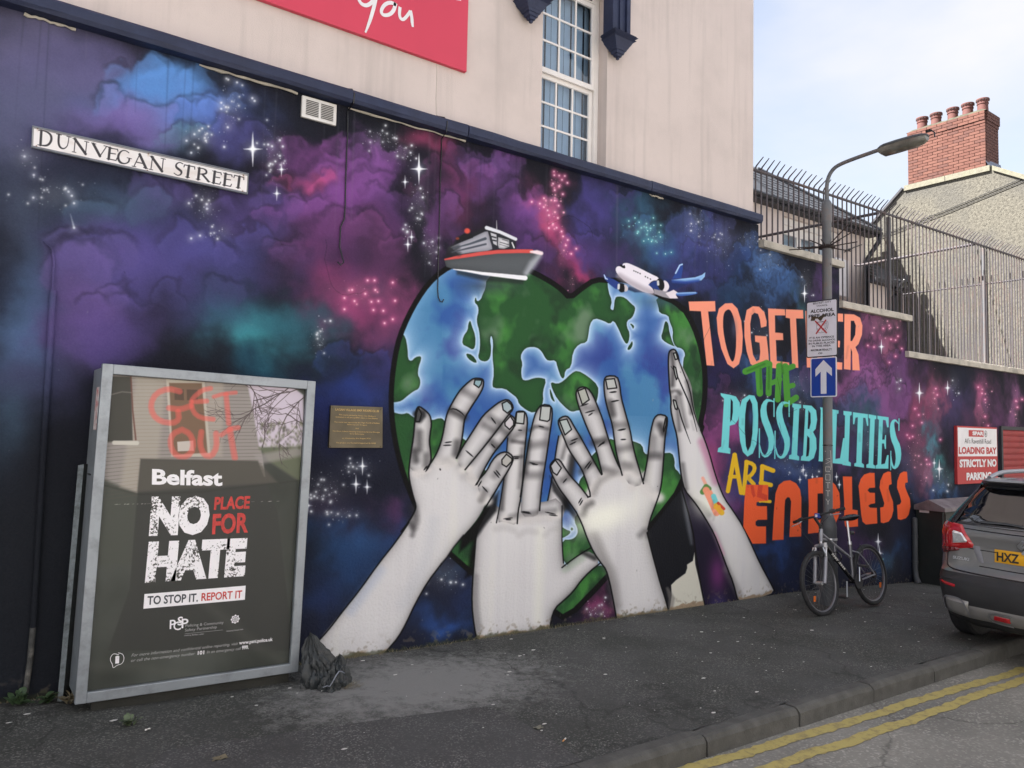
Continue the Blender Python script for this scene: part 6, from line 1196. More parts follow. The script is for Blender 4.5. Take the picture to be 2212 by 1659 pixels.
mb = MB(); quad_text(mb, 'P', 'P:266,1256 308,1252 268,1192', PP, .002, bold=.012); quad_text(mb, 'C', 'P:292,1266 345,1262 294,1204', PP, .0024, bold=.012); quad_text(mb, 'S', 'P:322,1232 360,1228 324,1170', PP, .0021, bold=.012); quad_text(mb, 'P', 'P:350,1250 398,1246 352,1184', PP, .0023, bold=.012)
ribbon(mb, 'e:770,925 735,915 715,940 715,965 728,985 732,1014 760,990 790,985 806,950 795,918 765,912', [.003] * 4, PP, .002); quad_text(mb, 'i', 'e:745,982 772,980 747,932', PP, .002, bold=.07); mb.build('logo', M['pwhite'], t)
for body, s_, bd in (('Policing & Community', 'P:378,1248 648,1224 380,1222', 0), ('Safety Partnership', 'P:374,1280 600,1256 376,1254', 0), ('making Belfast safer', 'P:370,1310 510,1298 371,1296', 0), ('Keeping People Safe', 'P:670,1278 788,1264 671,1266', .01)): mb = MB(); quad_text(mb, body, s_, PP, .002, bold=bd); mb.build('small_print', M['pgrey'], t)
mb = MB(); quad_text(mb, 'For more information and confidential online reporting, visit', 'e:850,944 1540,866 853,918', PP, .002, shear=.25); mb.build('small_print', M['pgrey'], t); mb = MB(); quad_text(mb, 'or call the non-emergency number          In an emergency call', 'e:847,978 1560,898 850,952', PP, .002, shear=.25); mb.build('small_print', M['pgrey'], t); mb = MB(); ribbon(mb, 'P:372,1290 644,1262', [.0015] * 3, PP, .002); mb.build('rule_line', M['pgrey'], t)
mb = MB(); quad_text(mb, 'www.psni.police.uk', 'e:1548,866 1765,842 1550,836', PP, .002, bold=.02); mb.build('bold_print', M['pwhite'], t); mb = MB(); quad_text(mb, '101', 'e:1280,926 1322,922 1282,900', PP, .002, bold=.03); mb.build('bold_print', M['pwhite'], t); mb = MB(); quad_text(mb, '999.', 'e:1566,892 1610,888 1568,866', PP, .002, bold=.03); mb.build('bold_print', M['pwhite'], t); mb = MB()
# round star crest
c0 = PP(*px('P:732,1186')[0]); R0 = .030
pts = []
for k in range(16):
    a = math.pi / 8 * k; r = R0 * (1.0 if k % 2 == 0 else .72); pts.append((c0[0] + r * math.sin(a), PY - .0015, c0[2] + r * math.cos(a)))
mb.add(pts, [tuple(range(16))]); mb.build('crest', M['pwhite'], t)
mb = MB(); ring(mb, (c0[0], c0[2]), R0 * .5, R0 * .62, PY - .002, 24); 
for k in range(8):
    a = math.pi / 4 * k; mb.add([(c0[0], PY - .002, c0[2]), (c0[0] + R0 * .4 * math.sin(a - .2), PY - .002, c0[2] + R0 * .4 * math.cos(a - .2)), (c0[0] + R0 * .4 * math.sin(a + .2), PY - .002, c0[2] + R0 * .4 * math.cos(a + .2))], [(0, 1, 2)])
mb.build('crest_detail', M['fascia'], t)
# galvanised channel post with its dark web, bolted behind the case
t = thing('steel_post', 'rough galvanised steel post standing behind the left side of the poster case', 'post', (0.66, -0.1, 0.12))
mb = MB()
pa, pb, pc, pd = [ony(((60 + x / 1.168)) / 1.82278, (1400 + y / 1.168) / 1.82278, -0.10) for x, y in ((290, 505), (316, 500), (220, 1552), (196, 1550))]
mb.add([tuple(pa), tuple(pb), tuple(pc + (0, 0, -.05)), tuple(pd + (0, 0, -.05))] + [tuple(q + (0, .006, 0)) for q in (pa, pb, pc + (0, 0, -.05), pd + (0, 0, -.05))], [(0, 1, 2, 3), (7, 6, 5, 4), (0, 4, 5, 1), (1, 5, 6, 2), (2, 6, 7, 3), (3, 7, 4, 0)]); mb.build('flange', mat('rough_galvanising', rgb(128, 136, 140), 0.7, 0.2, var=0.2, vscale=40, bump=0.8, bscale=60, dark=rgb(78, 84, 84), dscale=12, damt=0.8), t)
mb = MB(); mb.add([tuple(pb), tuple(pb + (0.06, 0.06, .004)), tuple(pc + (0.06, 0.06, -.05)), tuple(pc + (0, 0, -.05))], [(0, 1, 2, 3)]); mb.build('web', M['cabinet'], t)

# ------------------------------------------------------------------ lamp post with its signs
LX, LY = 7.80, -0.62
t = thing('street_lamp', 'grey street lamp post with a curved arm and a ring of anti-climb spikes', 'street lamp', (LX, LY, gz(LX)))
g0 = gz(LX)
mb = MB(); mb.lathe([(0.088, g0 - 0.05), (0.088, 0.72), (0.09, 0.74), (0.084, 0.76), (0.078, 0.80), (0.055, 0.865), (0.052, 0.88)], (LX, LY, 0), 24); b_ = mb.build('base_column', M['poledark'], t, smooth=True)
mb = MB(); mb.box((LX - 0.03, LY - 0.09, 0.60), (LX + 0.03, LY - 0.084, 0.625)); mb.lathe([(0.089, 0.600), (0.0905, 0.602), (0.0905, 0.622), (0.089, 0.624)], (LX, LY, 0), 24); mb.build('metal_band', M['chrome'], b_, smooth=True)
mb = MB(); mb.box((LX - 0.035, LY - 0.0915, 0.02), (LX + 0.035, LY - 0.086, 0.42)); mb.build('access_door', M['poledark'], b_, bevel=0.002)
mb = MB(); mb.lathe([(0.050, 0.87), (0.050, 4.10), (0.053, 4.105), (0.056, 4.12), (0.056, 4.30), (0.05, 4.335), (0.032, 4.36), (0.026, 4.37)], (LX, LY, 0), 20); mb.build('pole', M['pole'], t, smooth=True)
arm = [(LX, LY, 4.34), (LX, LY, 4.52), (LX, LY - 0.02, 4.62), (LX, LY - 0.07, 4.69), (LX, LY - 0.14, 4.725), (LX, LY - 0.3, 4.745), (LX, LY - 0.62, 4.765)]
mb = MB(); mb.tube(chaikin(arm, 2, False).tolist(), 0.021, 12); mb.build('arm', M['pole'], t, smooth=True)
# lantern
L0 = LY - 0.60
sec = [(0.0, .035, .025, .03), (0.03, .05, .04, .06), (0.07, .068, .045, .09), (0.2, .078, .048, .09), (0.38, .076, .046, .085), (0.46, .066, .036, .07), (0.50, .045, .02, .045)]
P = []; Q = []
for d, w_, up_, dn in sec:
    y = L0 - d; P.append([(LX + w_ * math.cos(a), y, 4.765 + up_ * math.sin(a)) for a in [math.pi * k / 10 for k in range(11)]])
    Q.append([(LX + w_ * .94 * math.cos(a), y + 0.004, 4.765 - dn * abs(math.sin(a)) ** .6) for a in [math.pi * k / 10 for k in range(11)]])
mb = MB(); mb.grid(P); mb.add(P[0], [tuple(range(11))]); mb.add(P[-1], [tuple(range(11))]); ln_ = mb.build('lantern', M['lantern'], t, smooth=True)
mb = MB(); mb.grid(Q); mb.add(Q[0], [tuple(range(11))]); mb.add(Q[-1], [tuple(range(11))]); mb.build('bowl', M['lampbowl'], ln_, smooth=True)
mb = MB(); mb.box((LX - .05, L0 - .42, 4.745), (LX + .05, L0 - .08, 4.755)); mb.tube([(LX, L0 - .12, 4.72), (LX, L0 - .4, 4.72)], .018, 10); mb.build('lamp_tube', M['white'], ln_)
mb = MB(); mb.cbox((LX + .02, L0 - .50, 4.82), (.02, .05, .02)); mb.tube([(LX + .02, L0 - .52, 4.825), (LX + .03, L0 - .555, 4.79), (LX + .02, L0 - .56, 4.74)], .007, 6); mb.build('clip', M['gloss_black'], ln_)
# spikes
mb = MB(); zc = 3.83; mb.lathe([(0.05, zc - .02), (0.085, zc - .015), (0.09, zc), (0.085, zc + .015), (0.05, zc + .02)], (LX, LY, 0), 20); col_ = mb.build('spike_collar', M['rust'], t, smooth=True)
rs = random.Random(6)
for k in range(13):
    a = 2 * math.pi * k / 13 + 0.15; el = rs.choice([0.05, 0.1, 0.25, 0.0, 0.55, -0.05, 0.12]); l = rs.uniform(0.30, 0.40)
    d = Vector((math.cos(a) * math.cos(el), math.sin(a) * math.cos(el), math.sin(el))); c = Vector((LX, LY, zc)); mb = MB(); mb.tube([c + d * .06, c + d * l], 0.0065, 6); mb.build('spike', M['rust'], col_)
# twisted wire loops caught on the pole
mb = MB(); r_ = random.Random(3); mb.tube([(LX + .055, LY, 3.63), (LX + .06, LY - .02, 3.6), (LX - .03, LY - .06, 3.63)], .003, 5); mb.build('strap', M['gloss_black'], t)
mb = MB(); mb.lathe([(0.0512, 1.62), (0.0525, 1.622), (0.0525, 1.630), (0.0512, 1.632)], (LX, LY, 0), 20); mb.tube([(LX, LY - .052, 1.626), (LX - .10, LY - .055, 1.626)], .003, 5); mb.build('cable_tie', M['gloss_black'], t)
# scratched vertical graffiti SCOTTY painted on the pole
def on_pole(s, d): # s = arc offset metres, d = height; faces the viewer
    a0 = math.atan2(CAM[1] - LY, CAM[0] - LX); a = a0 + s / 0.052; return (LX + 0.0525 * math.cos(a), LY + 0.0525 * math.sin(a), d)
mb = MB(); GL = {'S': [(1, 1), (0, .8), (1, .4), (0, 0)], 'C': [(1, .9), (0, .9), (0, .1), (1, .1)], 'O': [(0, 0), (0, 1), (1, 1), (1, 0), (0, 0)], 'T': [(0, 1), (1, 1), (.5, 1), (.5, 0)], 'Y': [(0, 1), (.5, .5), (1, 1), (.5, .5), (.5, 0)]}
zz = 1.50
for ch in 'SCOTTY':
    pts = GL[ch]; P = [on_pole((.5 - x) * -.045, zz - .075 + y * .06) for x, y in pts]
    mb.tube(P, .0028, 5); zz -= .088
mb.tube([on_pole(-.03, 1.56), on_pole(.03, 1.57), on_pole(.036, 1.40), on_pole(.03, 1.36)], .0025, 5)
mb.build('scratched_name', M['paper'], t)

# signs in the plane x = SX facing up the street
SX = LX - 0.075
SPx = lambda u, v: onx(u, v, SX)
def roundrect(y0, y1, z0, z1, r, x, n=6):
    pts = []
    for cy_, cz_, a0 in ((y1 - r, z1 - r, 0), (y0 + r, z1 - r, 90), (y0 + r, z0 + r, 180), (y1 - r, z0 + r, 270)):
        for k in range(n + 1):
            a = math.radians(a0 + 90 * k / n); pts.append((x, cy_ + r * math.cos(a), cz_ + r * math.sin(a)))
    return pts
def slab(mb, y0, y1, z0, z1, r, xa, xb):
    A_, B_ = roundrect(y0, y1, z0, z1, r, xa), roundrect(y0, y1, z0, z1, r, xb); n = len(A_)
    mb.add(A_ + B_, [tuple(range(n)), tuple(range(2 * n - 1, n - 1, -1))] + [(i, (i + 1) % n, (i + 1) % n + n, i + n) for i in range(n)])
c = [SPx(*q) for q in px('S:213,145 660,88 655,930 193,955')]
ay0, ay1 = (c[1][1] + c[2][1]) / 2, (c[0][1] + c[3][1]) / 2; az0, az1 = (c[2][2] + c[3][2]) / 2, (c[0][2] + c[1][2]) / 2
t = thing('alcohol_free_sign', 'white rectangular notice ALCOHOL FREE AREA with a crossed out tankard, on the lamp post', 'sign', (SX, (ay0 + ay1) / 2, az0))
mb = MB(); slab(mb, ay0, ay1, az0, az1, .022, SX, SX + .004); mb.build('backing', M['black'], t)
mb = MB(); mb.add(roundrect(ay0 + .011, ay1 - .011, az0 + .011, az1 - .011, .016, SX - .0015), [tuple(range(28))]); mb.build('face', M['whitesign'], t)
mb = MB(); mb.lathe([(.052, 0), (.055, .002), (.055, .026), (.052, .028)], (LX, LY, az0 + .12), 20); mb.lathe([(.052, 0), (.055, .002), (.055, .026), (.052, .028)], (LX, LY, az1 - .15), 20); mb.build('clamp', M['steel'], t, smooth=True)
AF = lambda u, v: onx(u, v, SX - .0015)
for body, s_, bd in (('BELFAST CITY', 'S:302,183 566,148 300,156', .015), ('COUNCIL', 'S:352,212 512,200 352,188', .02), ('ALCOHOL', 'S:262,308 600,276 262,258', .04), ('FREE AREA', 'S:236,382 626,344 236,332', .04), ('IT IS AN OFFENCE', 'S:248,682 605,660 248,654', .025), ('TO DRINK ALCOHOL', 'S:230,726 624,700 230,698', .025),
                     ('IN PUBLIC PLACES', 'S:238,766 612,742 238,738', .025), ('IN THIS AREA', 'S:288,802 558,786 288,774', .025), ('MAXIMUM PENALTY', 'S:270,862 575,848 270,830', .02), ('£50', 'S:376,902 436,900 376,874', .02)): mb = MB(); quad_text(mb, body, s_, AF, .001, bold=bd); mb.build('text_line', M['black'], t)
mb = MB()
for s_ in ('S:348,440 350,500 358,560 380,590 430,592 470,580', 'S:348,440 400,430 470,425 476,500 472,560', 'S:348,442 410,436 472,430', 'S:480,440 515,425 522,470 510,530 480,560', 'S:478,460 498,445 502,475 494,515 476,535', 'S:368,490 368,462 395,460', 'S:368,525 368,550 392,552', 'S:430,460 455,458 455,485', 'S:430,550 455,548 455,520', 'S:400,480 412,480', 'S:420,570 436,568'): ribbon(mb, s_, [.0035] * 3, AF, .001)
mb.build('tankard_drawing', M['black'], t)
mb = MB(); ribbon(mb, 'S:332,420 500,596', [.017] * 2, AF, .002); ribbon(mb, 'S:345,608 492,402', [.017] * 2, AF, .003); mb.build('red_cross', M['sparred'], t)
mb = MB(); q = [AF(*a) for a in px('S:268,420 280,360 330,350 380,372 410,345 450,330 478,318 480,345 450,372 432,400 420,420 398,415 370,385 335,388 330,415')]; mb.add([tuple(a + (-.004, 0, 0)) for a in q], [tuple(range(len(q)))]); mb.build('peeled_sticker', M['bronze'], t)
c = [SPx(*q) for q in px('S:266,935 648,922 640,1522 260,1526')]
by0, by1 = (c[1][1] + c[2][1]) / 2, (c[0][1] + c[3][1]) / 2; bz0, bz1 = (c[2][2] + c[3][2]) / 2, az0 - .004
t = thing('one_way_sign', 'blue rectangular traffic sign with a white upward arrow, below the alcohol notice', 'traffic sign', (SX, (by0 + by1) / 2, bz0))
mb = MB(); slab(mb, by0, by1, bz0, bz1, .018, SX, SX + .004); mb.build('backing', M['whitesign'], t)
mb = MB(); mb.add(roundrect(by0 + .012, by1 - .012, bz0 + .012, bz1 - .012, .012, SX - .0012), [tuple(range(28))]); mb.build('blue_face', M['blue'], t)
ym = (by0 + by1) / 2; H_ = bz1 - bz0; a_ = [(0, .93), (.098, .71), (.098, .515), (.034, .64), (.034, .08), (-.034, .08), (-.034, .64), (-.098, .515), (-.098, .71)]
mb = MB(); mb.add([(SX - .0022, ym - .003 + yy, bz0 + H_ * zz_) for yy, zz_ in a_], [(0, 1, 2, 3, 6, 7, 8), (3, 4, 5, 6)]); mb.build('arrow', M['whitesign'], t)
mb = MB(); mb.lathe([(.052, 0), (.055, .002), (.055, .026), (.052, .028)], (LX, LY, bz0 + .1), 20); mb.build('clamp', M['steel'], t, smooth=True)
# ------------------------------------------------------------------ bicycle leaning on the lamp post
FX, YC, LEAN = 7.25, -0.91, math.radians(9.5)
gB = gz(7.7)
def bk(s, t, h):
    return (FX + s, YC + t * math.cos(LEAN) + h * math.sin(LEAN), gB + h * math.cos(LEAN) - t * math.sin(LEAN))
bt = thing('bicycle', 'black and silver mountain bicycle with a black saddle leaning against the lamp post', 'bicycle', (FX + .48, YC, gB))
RW, SR = 0.325, 0.975
def tubeb(name, pts, r, m, parent=bt, n=10, smooth=True):
    mb = MB(); mb.tube([bk(*p) for p in pts], r, n); return mb.build(name, m, parent, smooth=smooth)
def wheel(s0):
    def cir(R, n=48): return [bk(s0 + R * math.cos(2 * math.pi * k / n), 0, RW + R * math.sin(2 * math.pi * k / n)) for k in range(n)]
    mb = MB(); n = 56; P = []
    for k in range(n + 1):
        a = 2 * math.pi * k / n; ring_ = []
        for j in range(12):
            b = 2 * math.pi * j / 12; R = RW - .024 + .024 * math.cos(b) + (.003 if (k % 2 and abs(b) < 1.2 or abs(b - 6.28) < 1.2 and k % 2) else 0); ring_.append(bk(s0 + R * math.cos(a), .023 * math.sin(b), RW + R * math.sin(a)))
        P.append(ring_)
    mb.grid(P, True); w_ = mb.build('wheel', M['rubber'], bt, smooth=True)
    mb = MB(); P = []
    for k in range(n + 1):
        a = 2 * math.pi * k / n; P.append([bk(s0 + R * math.cos(a), t_, RW + R * math.sin(a)) for R, t_ in ((RW - .044, -.012), (RW - .050, -.012), (RW - .056, -.006), (RW - .056, .006), (RW - .050, .012), (RW - .044, .012))])
    mb.grid(P); mb.build('rim', M['rimmetal'], w_, smooth=True)
    mb = MB(); rs = random.Random(5)
    for k in range(28):
        a = 2 * math.pi * k / 28; b = a + (0.6 if k % 2 else -0.6); sd = .028 if k % 4 < 2 else -.028
        mb.tube([bk(s0 + .018 * math.cos(b), sd, RW + .018 * math.sin(b)), bk(s0 + (RW - .058) * math.cos(a), 0, RW + (RW - .058) * math.sin(a))], 0.0008, 4, cap=False)
    o = mb.build('spokes', M['spoke'], w_); o['kind'] = 'stuff'
    mb = MB(); mb.tube([bk(s0, -.05, RW), bk(s0, -.032, RW), bk(s0, -.03, RW), bk(s0, .03, RW), bk(s0, .032, RW), bk(s0, .05, RW)], [.008, .008, .021, .021, .008, .008], 12); mb.build('hub', M['chrome'], w_, smooth=True)
    a = 3.9 if s0 == 0 else 5.6; mb = MB(); mb.cbox(bk(s0 + .2 * math.cos(a), -.012, RW + .2 * math.sin(a)), (.03, .008, .055)); mb.build('wheel_reflector', M['orange'], w_)
    return w_
wheel(0.0); wheel(SR)
BB, ST, HT, HB, SP = (.62, 0, .285), (.672, 0, .68), (.168, 0, .86), (.138, 0, .735), (.69, 0, .93)
fr = tubeb('frame', [HB, (.30, 0, .60), BB], .021, M['gloss_black'])
tubeb('top_tube', [(.16, 0, .82), (.42, 0, .66), (.66, 0, .52)], .0135, M['silverpaint'], fr); tubeb('seat_tube', [BB, ST], .0155, M['rimmetal'], fr)
tubeb('head_tube', [HB, HT], .021, M['silverpaint'], fr); tubeb('bottom_bracket', [(.62, -.045, .285), (.62, .045, .285)], .022, M['gloss_black'], fr)
for sd in (-1, 1):
    tubeb('seat_stay', [(.668, sd * .012, .60), (.74, sd * .045, .575), (.82, sd * .052, .50), (SR, sd * .055, RW)], .0075, M['silverpaint'], fr, 8); tubeb('chain_stay', [(.62, sd * .03, .285), (.72, sd * .045, .295), (SR, sd * .055, RW)], .009, M['silverpaint'], fr, 8)
tubeb('cross_brace', [(.37, -.004, .69), (.36, 0, .575)], .007, M['silverpaint'], fr, 8)
mb = MB(); D0, D1 = np.array(HB), np.array(BB)
for k in range(9):    # small white lettering blocks along the down tube
    f0 = .30 + k * .045; a = D0 + (D1 - D0) * f0; b = D0 + (D1 - D0) * (f0 + .028); mb.tube([bk(a[0], -.013, a[2] + .0), bk(b[0], -.013, b[2])], .0115, 6)
mb.build('frame_lettering', M['paper'], fr)['kind'] = 'stuff'
fk = tubeb('fork_crown', [(.125, -.065, .685), (.12, 0, .70), (.125, .065, .685)], .02, M['silverpaint'])
tubeb('steerer', [HB, (.125, 0, .69)], .016, M['chrome'], fk)
for sd in (-1, 1):
    tubeb('stanchion', [(.122, sd * .06, .69), (.085, sd * .06, .575)], .013, M['chrome'], fk); tubeb('fork_leg', [(.088, sd * .06, .585), (.03, sd * .058, .405), (.0, sd * .056, RW)], .0185, M['silverpaint'], fk)
    tubeb('brake_arm', [(.085, sd * .055, .55), (.06, sd * .075, .62), (.07, sd * .055, .68)], .007, M['chrome'], fk, 8)
    tubeb('rear_brake_arm', [(.79, sd * .05, .545), (.80, sd * .065, .61), (.785, sd * .045, .66)], .006, M['matt_black'], fr, 8)
    tubeb('brake_pad', [(.03, sd * .028, .60), (.085, sd * .03, .595)], .009, M['matt_black'], fk, 6)
mb = MB(); mb.cbox(bk(.085, -.075, .70), (.035, .012, .045)); mb.build('front_reflector', M['white'], fk)
hb = tubeb('handlebar', [(.17, .30, .95), (.12, .20, .966), (.085, .08, .982), (.08, 0, .99), (.085, -.08, 1.008), (.12, -.20, 1.034), (.17, -.30, 1.05)], .0115, M['matt_black'])
tubeb('stem', [HT, (.163, 0, .90), (.135, 0, .925), (.08, 0, .99)], [.017, .017, .015, .015], M['matt_black'], hb)
for sd in (-1, 1):
    tubeb('grip', [(.135, sd * .225, 1.0 - sd * 0.038), (.17, sd * .305, 1.0 - sd * 0.052)], .0165, M['rubber'], hb); tubeb('brake_lever', [(.115, sd * .17, .985 - sd * 0.029), (.075, sd * .19, .965 - sd * 0.032), (.10, sd * .29, .955 - sd * 0.049)], .006, M['chrome'], hb, 6); tubeb('shifter', [(.115, sd * .165, 1.005 - sd * 0.028), (.13, sd * .215, 1.0 - sd * 0.037)], .022, M['matt_black'], hb)
    tubeb('brake_cable', [(.08, sd * .16, .98), (.0, sd * .14, .93), (-.02, sd * .07, .80), (.05, sd * .03, .70)], .0028, M['gloss_black'], hb, 5)
mb = MB(); mb.cbox(bk(.075, -.045, 1.0), (.045, .05, .045)); mb.build('bar_light', M['blue'], hb, bevel=.006); mb = MB(); mb.cbox(bk(.05, -.045, 1.0), (.01, .022, .026)); mb.build('bar_light_lens', M['white'], hb)
sd_ = MB(); sec = [(-.15, .012, .0, .012), (-.13, .022, .012, .02), (-.06, .032, .016, .03), (.0, .055, .018, .04), (.06, .082, .024, .045), (.105, .085, .026, .045), (.125, .06, .02, .03)]
P = []
for s_, w_, up_, dn in sec: P.append([bk(SP[0] + .0 + s_, w_ * math.cos(a), .955 + (up_ if math.sin(a) > 0 else dn) * math.sin(a) + s_ * .06) for a in [2 * math.pi * k / 14 for k in range(14)]])
sd_.grid(P, True); sd_.add(P[0], [tuple(range(14))]); sd_.add(P[-1], [tuple(range(14))]); sad = sd_.build('saddle', M['gloss_black'], bt, smooth=True)
tubeb('seat_post', [ST, SP], .0125, M['chrome'], sad); tubeb('seat_clamp', [(.671, 0, .665), (.674, 0, .70)], .02, M['chrome'], sad); tubeb('rear_light', [(.70, 0, .79), (.765, 0, .785)], [.018, .022], M['matt_black'], sad); tubeb('rear_light_lens', [(.766, 0, .785), (.772, 0, .785)], .02, M['lamp_red'], sad)
ck = MB(); ck.tube([bk(.62, -.062, .285), bk(.62, -.066, .285)], .075, 28); crk = ck.build('chainring', M['matt_black'], bt)
tubeb('crank', [(.62, -.075, .285), (.655, -.08, .44)], .008, M['chrome'], crk, 8); tubeb('crank', [(.62, .07, .285), (.585, .075, .125)], .008, M['chrome'], crk, 8)
for s_, t_, h_ in ((.655, -.13, .44), (.585, .125, .125)): mb = MB(); mb.cbox(bk(s_, t_, h_), (.07, .08, .02)); mb.build('pedal', M['matt_black'], crk)
mb = MB(); mb.cbox(bk(.69, -.135, .44), (.006, .03, .012)); mb.build('pedal_reflector', M['orange'], crk)
tubeb('chain', [(.64, -.064, .36), (.90, -.056, .355), (SR, -.05, .36)], .004, M['rust'], crk, 5); tubeb('chain', [(.62, -.064, .212), (.88, -.056, .25), (.99, -.05, .27)], .004, M['rust'], crk, 5)
mb = MB(); mb.tube([bk(.36, -.012 + .055 * math.sin(k * .45), .56 + .05 * math.cos(k * .45)) for k in range(14)], .006, 6, closed=True); mb.build('cable_lock', M['gloss_black'], bt, smooth=True)
mb = MB(); mb.tube([bk(SR, -.035, RW), bk(SR, -.055, RW)], .04, 20); mb.build('sprocket', M['rust'], crk)

# ------------------------------------------------------------------ parked car, seen from behind
CX, CY, CZ, CYAW, CS = 7.18, -2.69, gz(8.0) + 0.01, math.radians(-4.5), 0.955
def cz_interp(z, T): return float(np.interp(z, [a for a, _ in T], [b for _, b in T]))
T_XR = [(.20, .16), (.24, .10), (.30, .05), (.38, .015), (.52, .0), (.60, .012), (.66, .05), (.69, .075), (.80, .095), (.93, .10), (1.00, .085), (1.06, .11), (1.12, .17), (1.30, .29), (1.48, .40), (1.53, .36), (1.56, .32), (1.585, .34), (1.60, .55)]
T_XF = [(.20, 4.0), (.5, 4.15), (.8, 4.08), (.98, 3.9), (1.06, 3.2), (1.12, 2.9), (1.48, 2.15), (1.56, 1.9), (1.60, 1.5)]
T_W = [(.20, .83), (.24, .855), (.30, .87), (.45, .875), (.60, .885), (.75, .885), (.95, .872), (1.03, .852), (1.08, .825), (1.30, .735), (1.50, .645), (1.555, .60), (1.585, .56), (1.60, .44)]
T_R = [(.20, .30), (.5, .26), (.8, .22), (1.0, .20), (1.2, .17), (1.6, .2)]
def cw(lx, ly, lz):   # local: x forward from the rear, y left (+ towards wall), z up
    if lz > 1.06: pass
    lz = float(np.interp(lz, [-1, .9, 1.06, 1.6, 3], [-1, .9, 1.105, 1.54, 2.9]))
    lx, ly, lz = lx * CS, ly * CS * .93, lz * CS
    return (CX + lx * math.cos(CYAW) - ly * math.sin(CYAW), CY + lx * math.sin(CYAW) + ly * math.cos(CYAW), CZ + lz)
def rearx(y, z, off=0.0):
    w_ = cz_interp(z, T_W); R = cz_interp(z, T_R); e = max(0.0, (abs(y) - (w_ - R)) / R); e = min(e, .999)
    return cz_interp(z, T_XR) + .045 * (y / w_) ** 2 + R * (1 - math.sqrt(1 - e * e)) * 1.15 - off
def cslice(z):
    w_ = cz_interp(z, T_W); R = cz_interp(z, T_R); xf = cz_interp(z, T_XF); pts = []
    ys = [w_ * k / 9 for k in range(0, 7)] + [w_ - R + R * math.sin(math.pi / 2 * k / 7) for k in range(1, 8)]
    ys = sorted(set(round(y, 5) for y in ys if y <= w_))
    for y in [-v for v in reversed(ys)] + ys[1:]: pts.append((rearx(y, z), y))
    sx_ = rearx(w_, z) + .05
    for k in range(1, 9): pts.append((sx_ + (xf - .5 - sx_) * k / 8, w_))
    for k in range(1, 7): a = math.pi / 2 * k / 6; pts.append((xf - .5 + .5 * math.sin(a), (w_ - .45) + .45 * math.cos(a)))
    for k in range(5, -1, -1): a = math.pi / 2 * k / 6; pts.append((xf - .5 + .5 * math.sin(a), -((w_ - .45) + .45 * math.cos(a))))
    for k in range(8, 0, -1): pts.append((sx_ + (xf - .5 - sx_) * k / 8, -w_))
    return pts
def body_part(name, zs, m, parent, cap0=False, cap1=False):
    mb = MB(); P = [[cw(x, y, z) for x, y in cslice(z)] for z in zs]; mb.grid(P, True)
    if cap0: mb.add(P[0], [tuple(range(len(P[0])))])
    if cap1: mb.add(P[-1], [tuple(range(len(P[0])))])
    return mb.build(name, m, parent, smooth=True)
car = thing('parked_car', 'dark grey small SUV parked half on the pavement, yellow rear number plate', 'car', (CX, CY, CZ), CYAW)
body = body_part('body', [.66, .69, .74, .80, .86, .93, .97, 1.0, 1.03, 1.06], M['carpaint'], car)
clad = body_part('bumper', [.20, .22, .24, .27, .30, .34, .38, .45, .52, .57, .60, .63, .655, .662], M['cladding'], car, cap0=True)
gh = body_part('glasshouse', [1.06, 1.08, 1.12, 1.2, 1.3, 1.4, 1.48, 1.505], M['car_glass'], car)
rf = body_part('roof', [1.503, 1.53, 1.56, 1.575, 1.585, 1.592, 1.60], M['carpaint'], car, cap1=True)
def patch(name, corners, m, parent, off=0.006, nu=10, nv=8, thick=True):
    """corners (y, z): bl, br, tr, tl projected onto the rear surface; optional mid offsets"""
    mb = MB(); P = []
    for i in range(nv + 1):
        v = i / nv; row = []
        for j in range(nu + 1):
            u = j / nu; y = (corners[0][0] * (1 - u) + corners[1][0] * u) * (1 - v) + (corners[3][0] * (1 - u) + corners[2][0] * u) * v
            z = (corners[0][1] * (1 - u) + corners[1][1] * u) * (1 - v) + (corners[3][1] * (1 - u) + corners[2][1] * u) * v
            e = 0.0 if (i in (0, nv) or j in (0, nu)) else off
            row.append(cw(rearx(y, z, e + .0025), y, z))
        P.append(row)
    mb.grid(P); return mb.build(name, m, parent, smooth=True)
def strip(name, pts, wd, m, parent, off=.004):
    """thin band along (y, z) points on the rear surface"""
    q = chaikin(np.array(pts, float), 2, False); mb = MB(); A_, B_ = [], []
    for i, p_ in enumerate(q):
        t_ = q[min(i + 1, len(q) - 1)] - q[max(i - 1, 0)]; t_ = t_ / (np.linalg.norm(t_) + 1e-9); n_ = np.array([-t_[1], t_[0]]) * wd / 2
        for sgn, lst in ((1, A_), (-1, B_)):
            yy, zz = p_ + n_ * sgn; lst.append(cw(rearx(yy, zz, off), yy, zz))
    mb.grid([A_, B_]); return mb.build(name, m, parent, smooth=True)
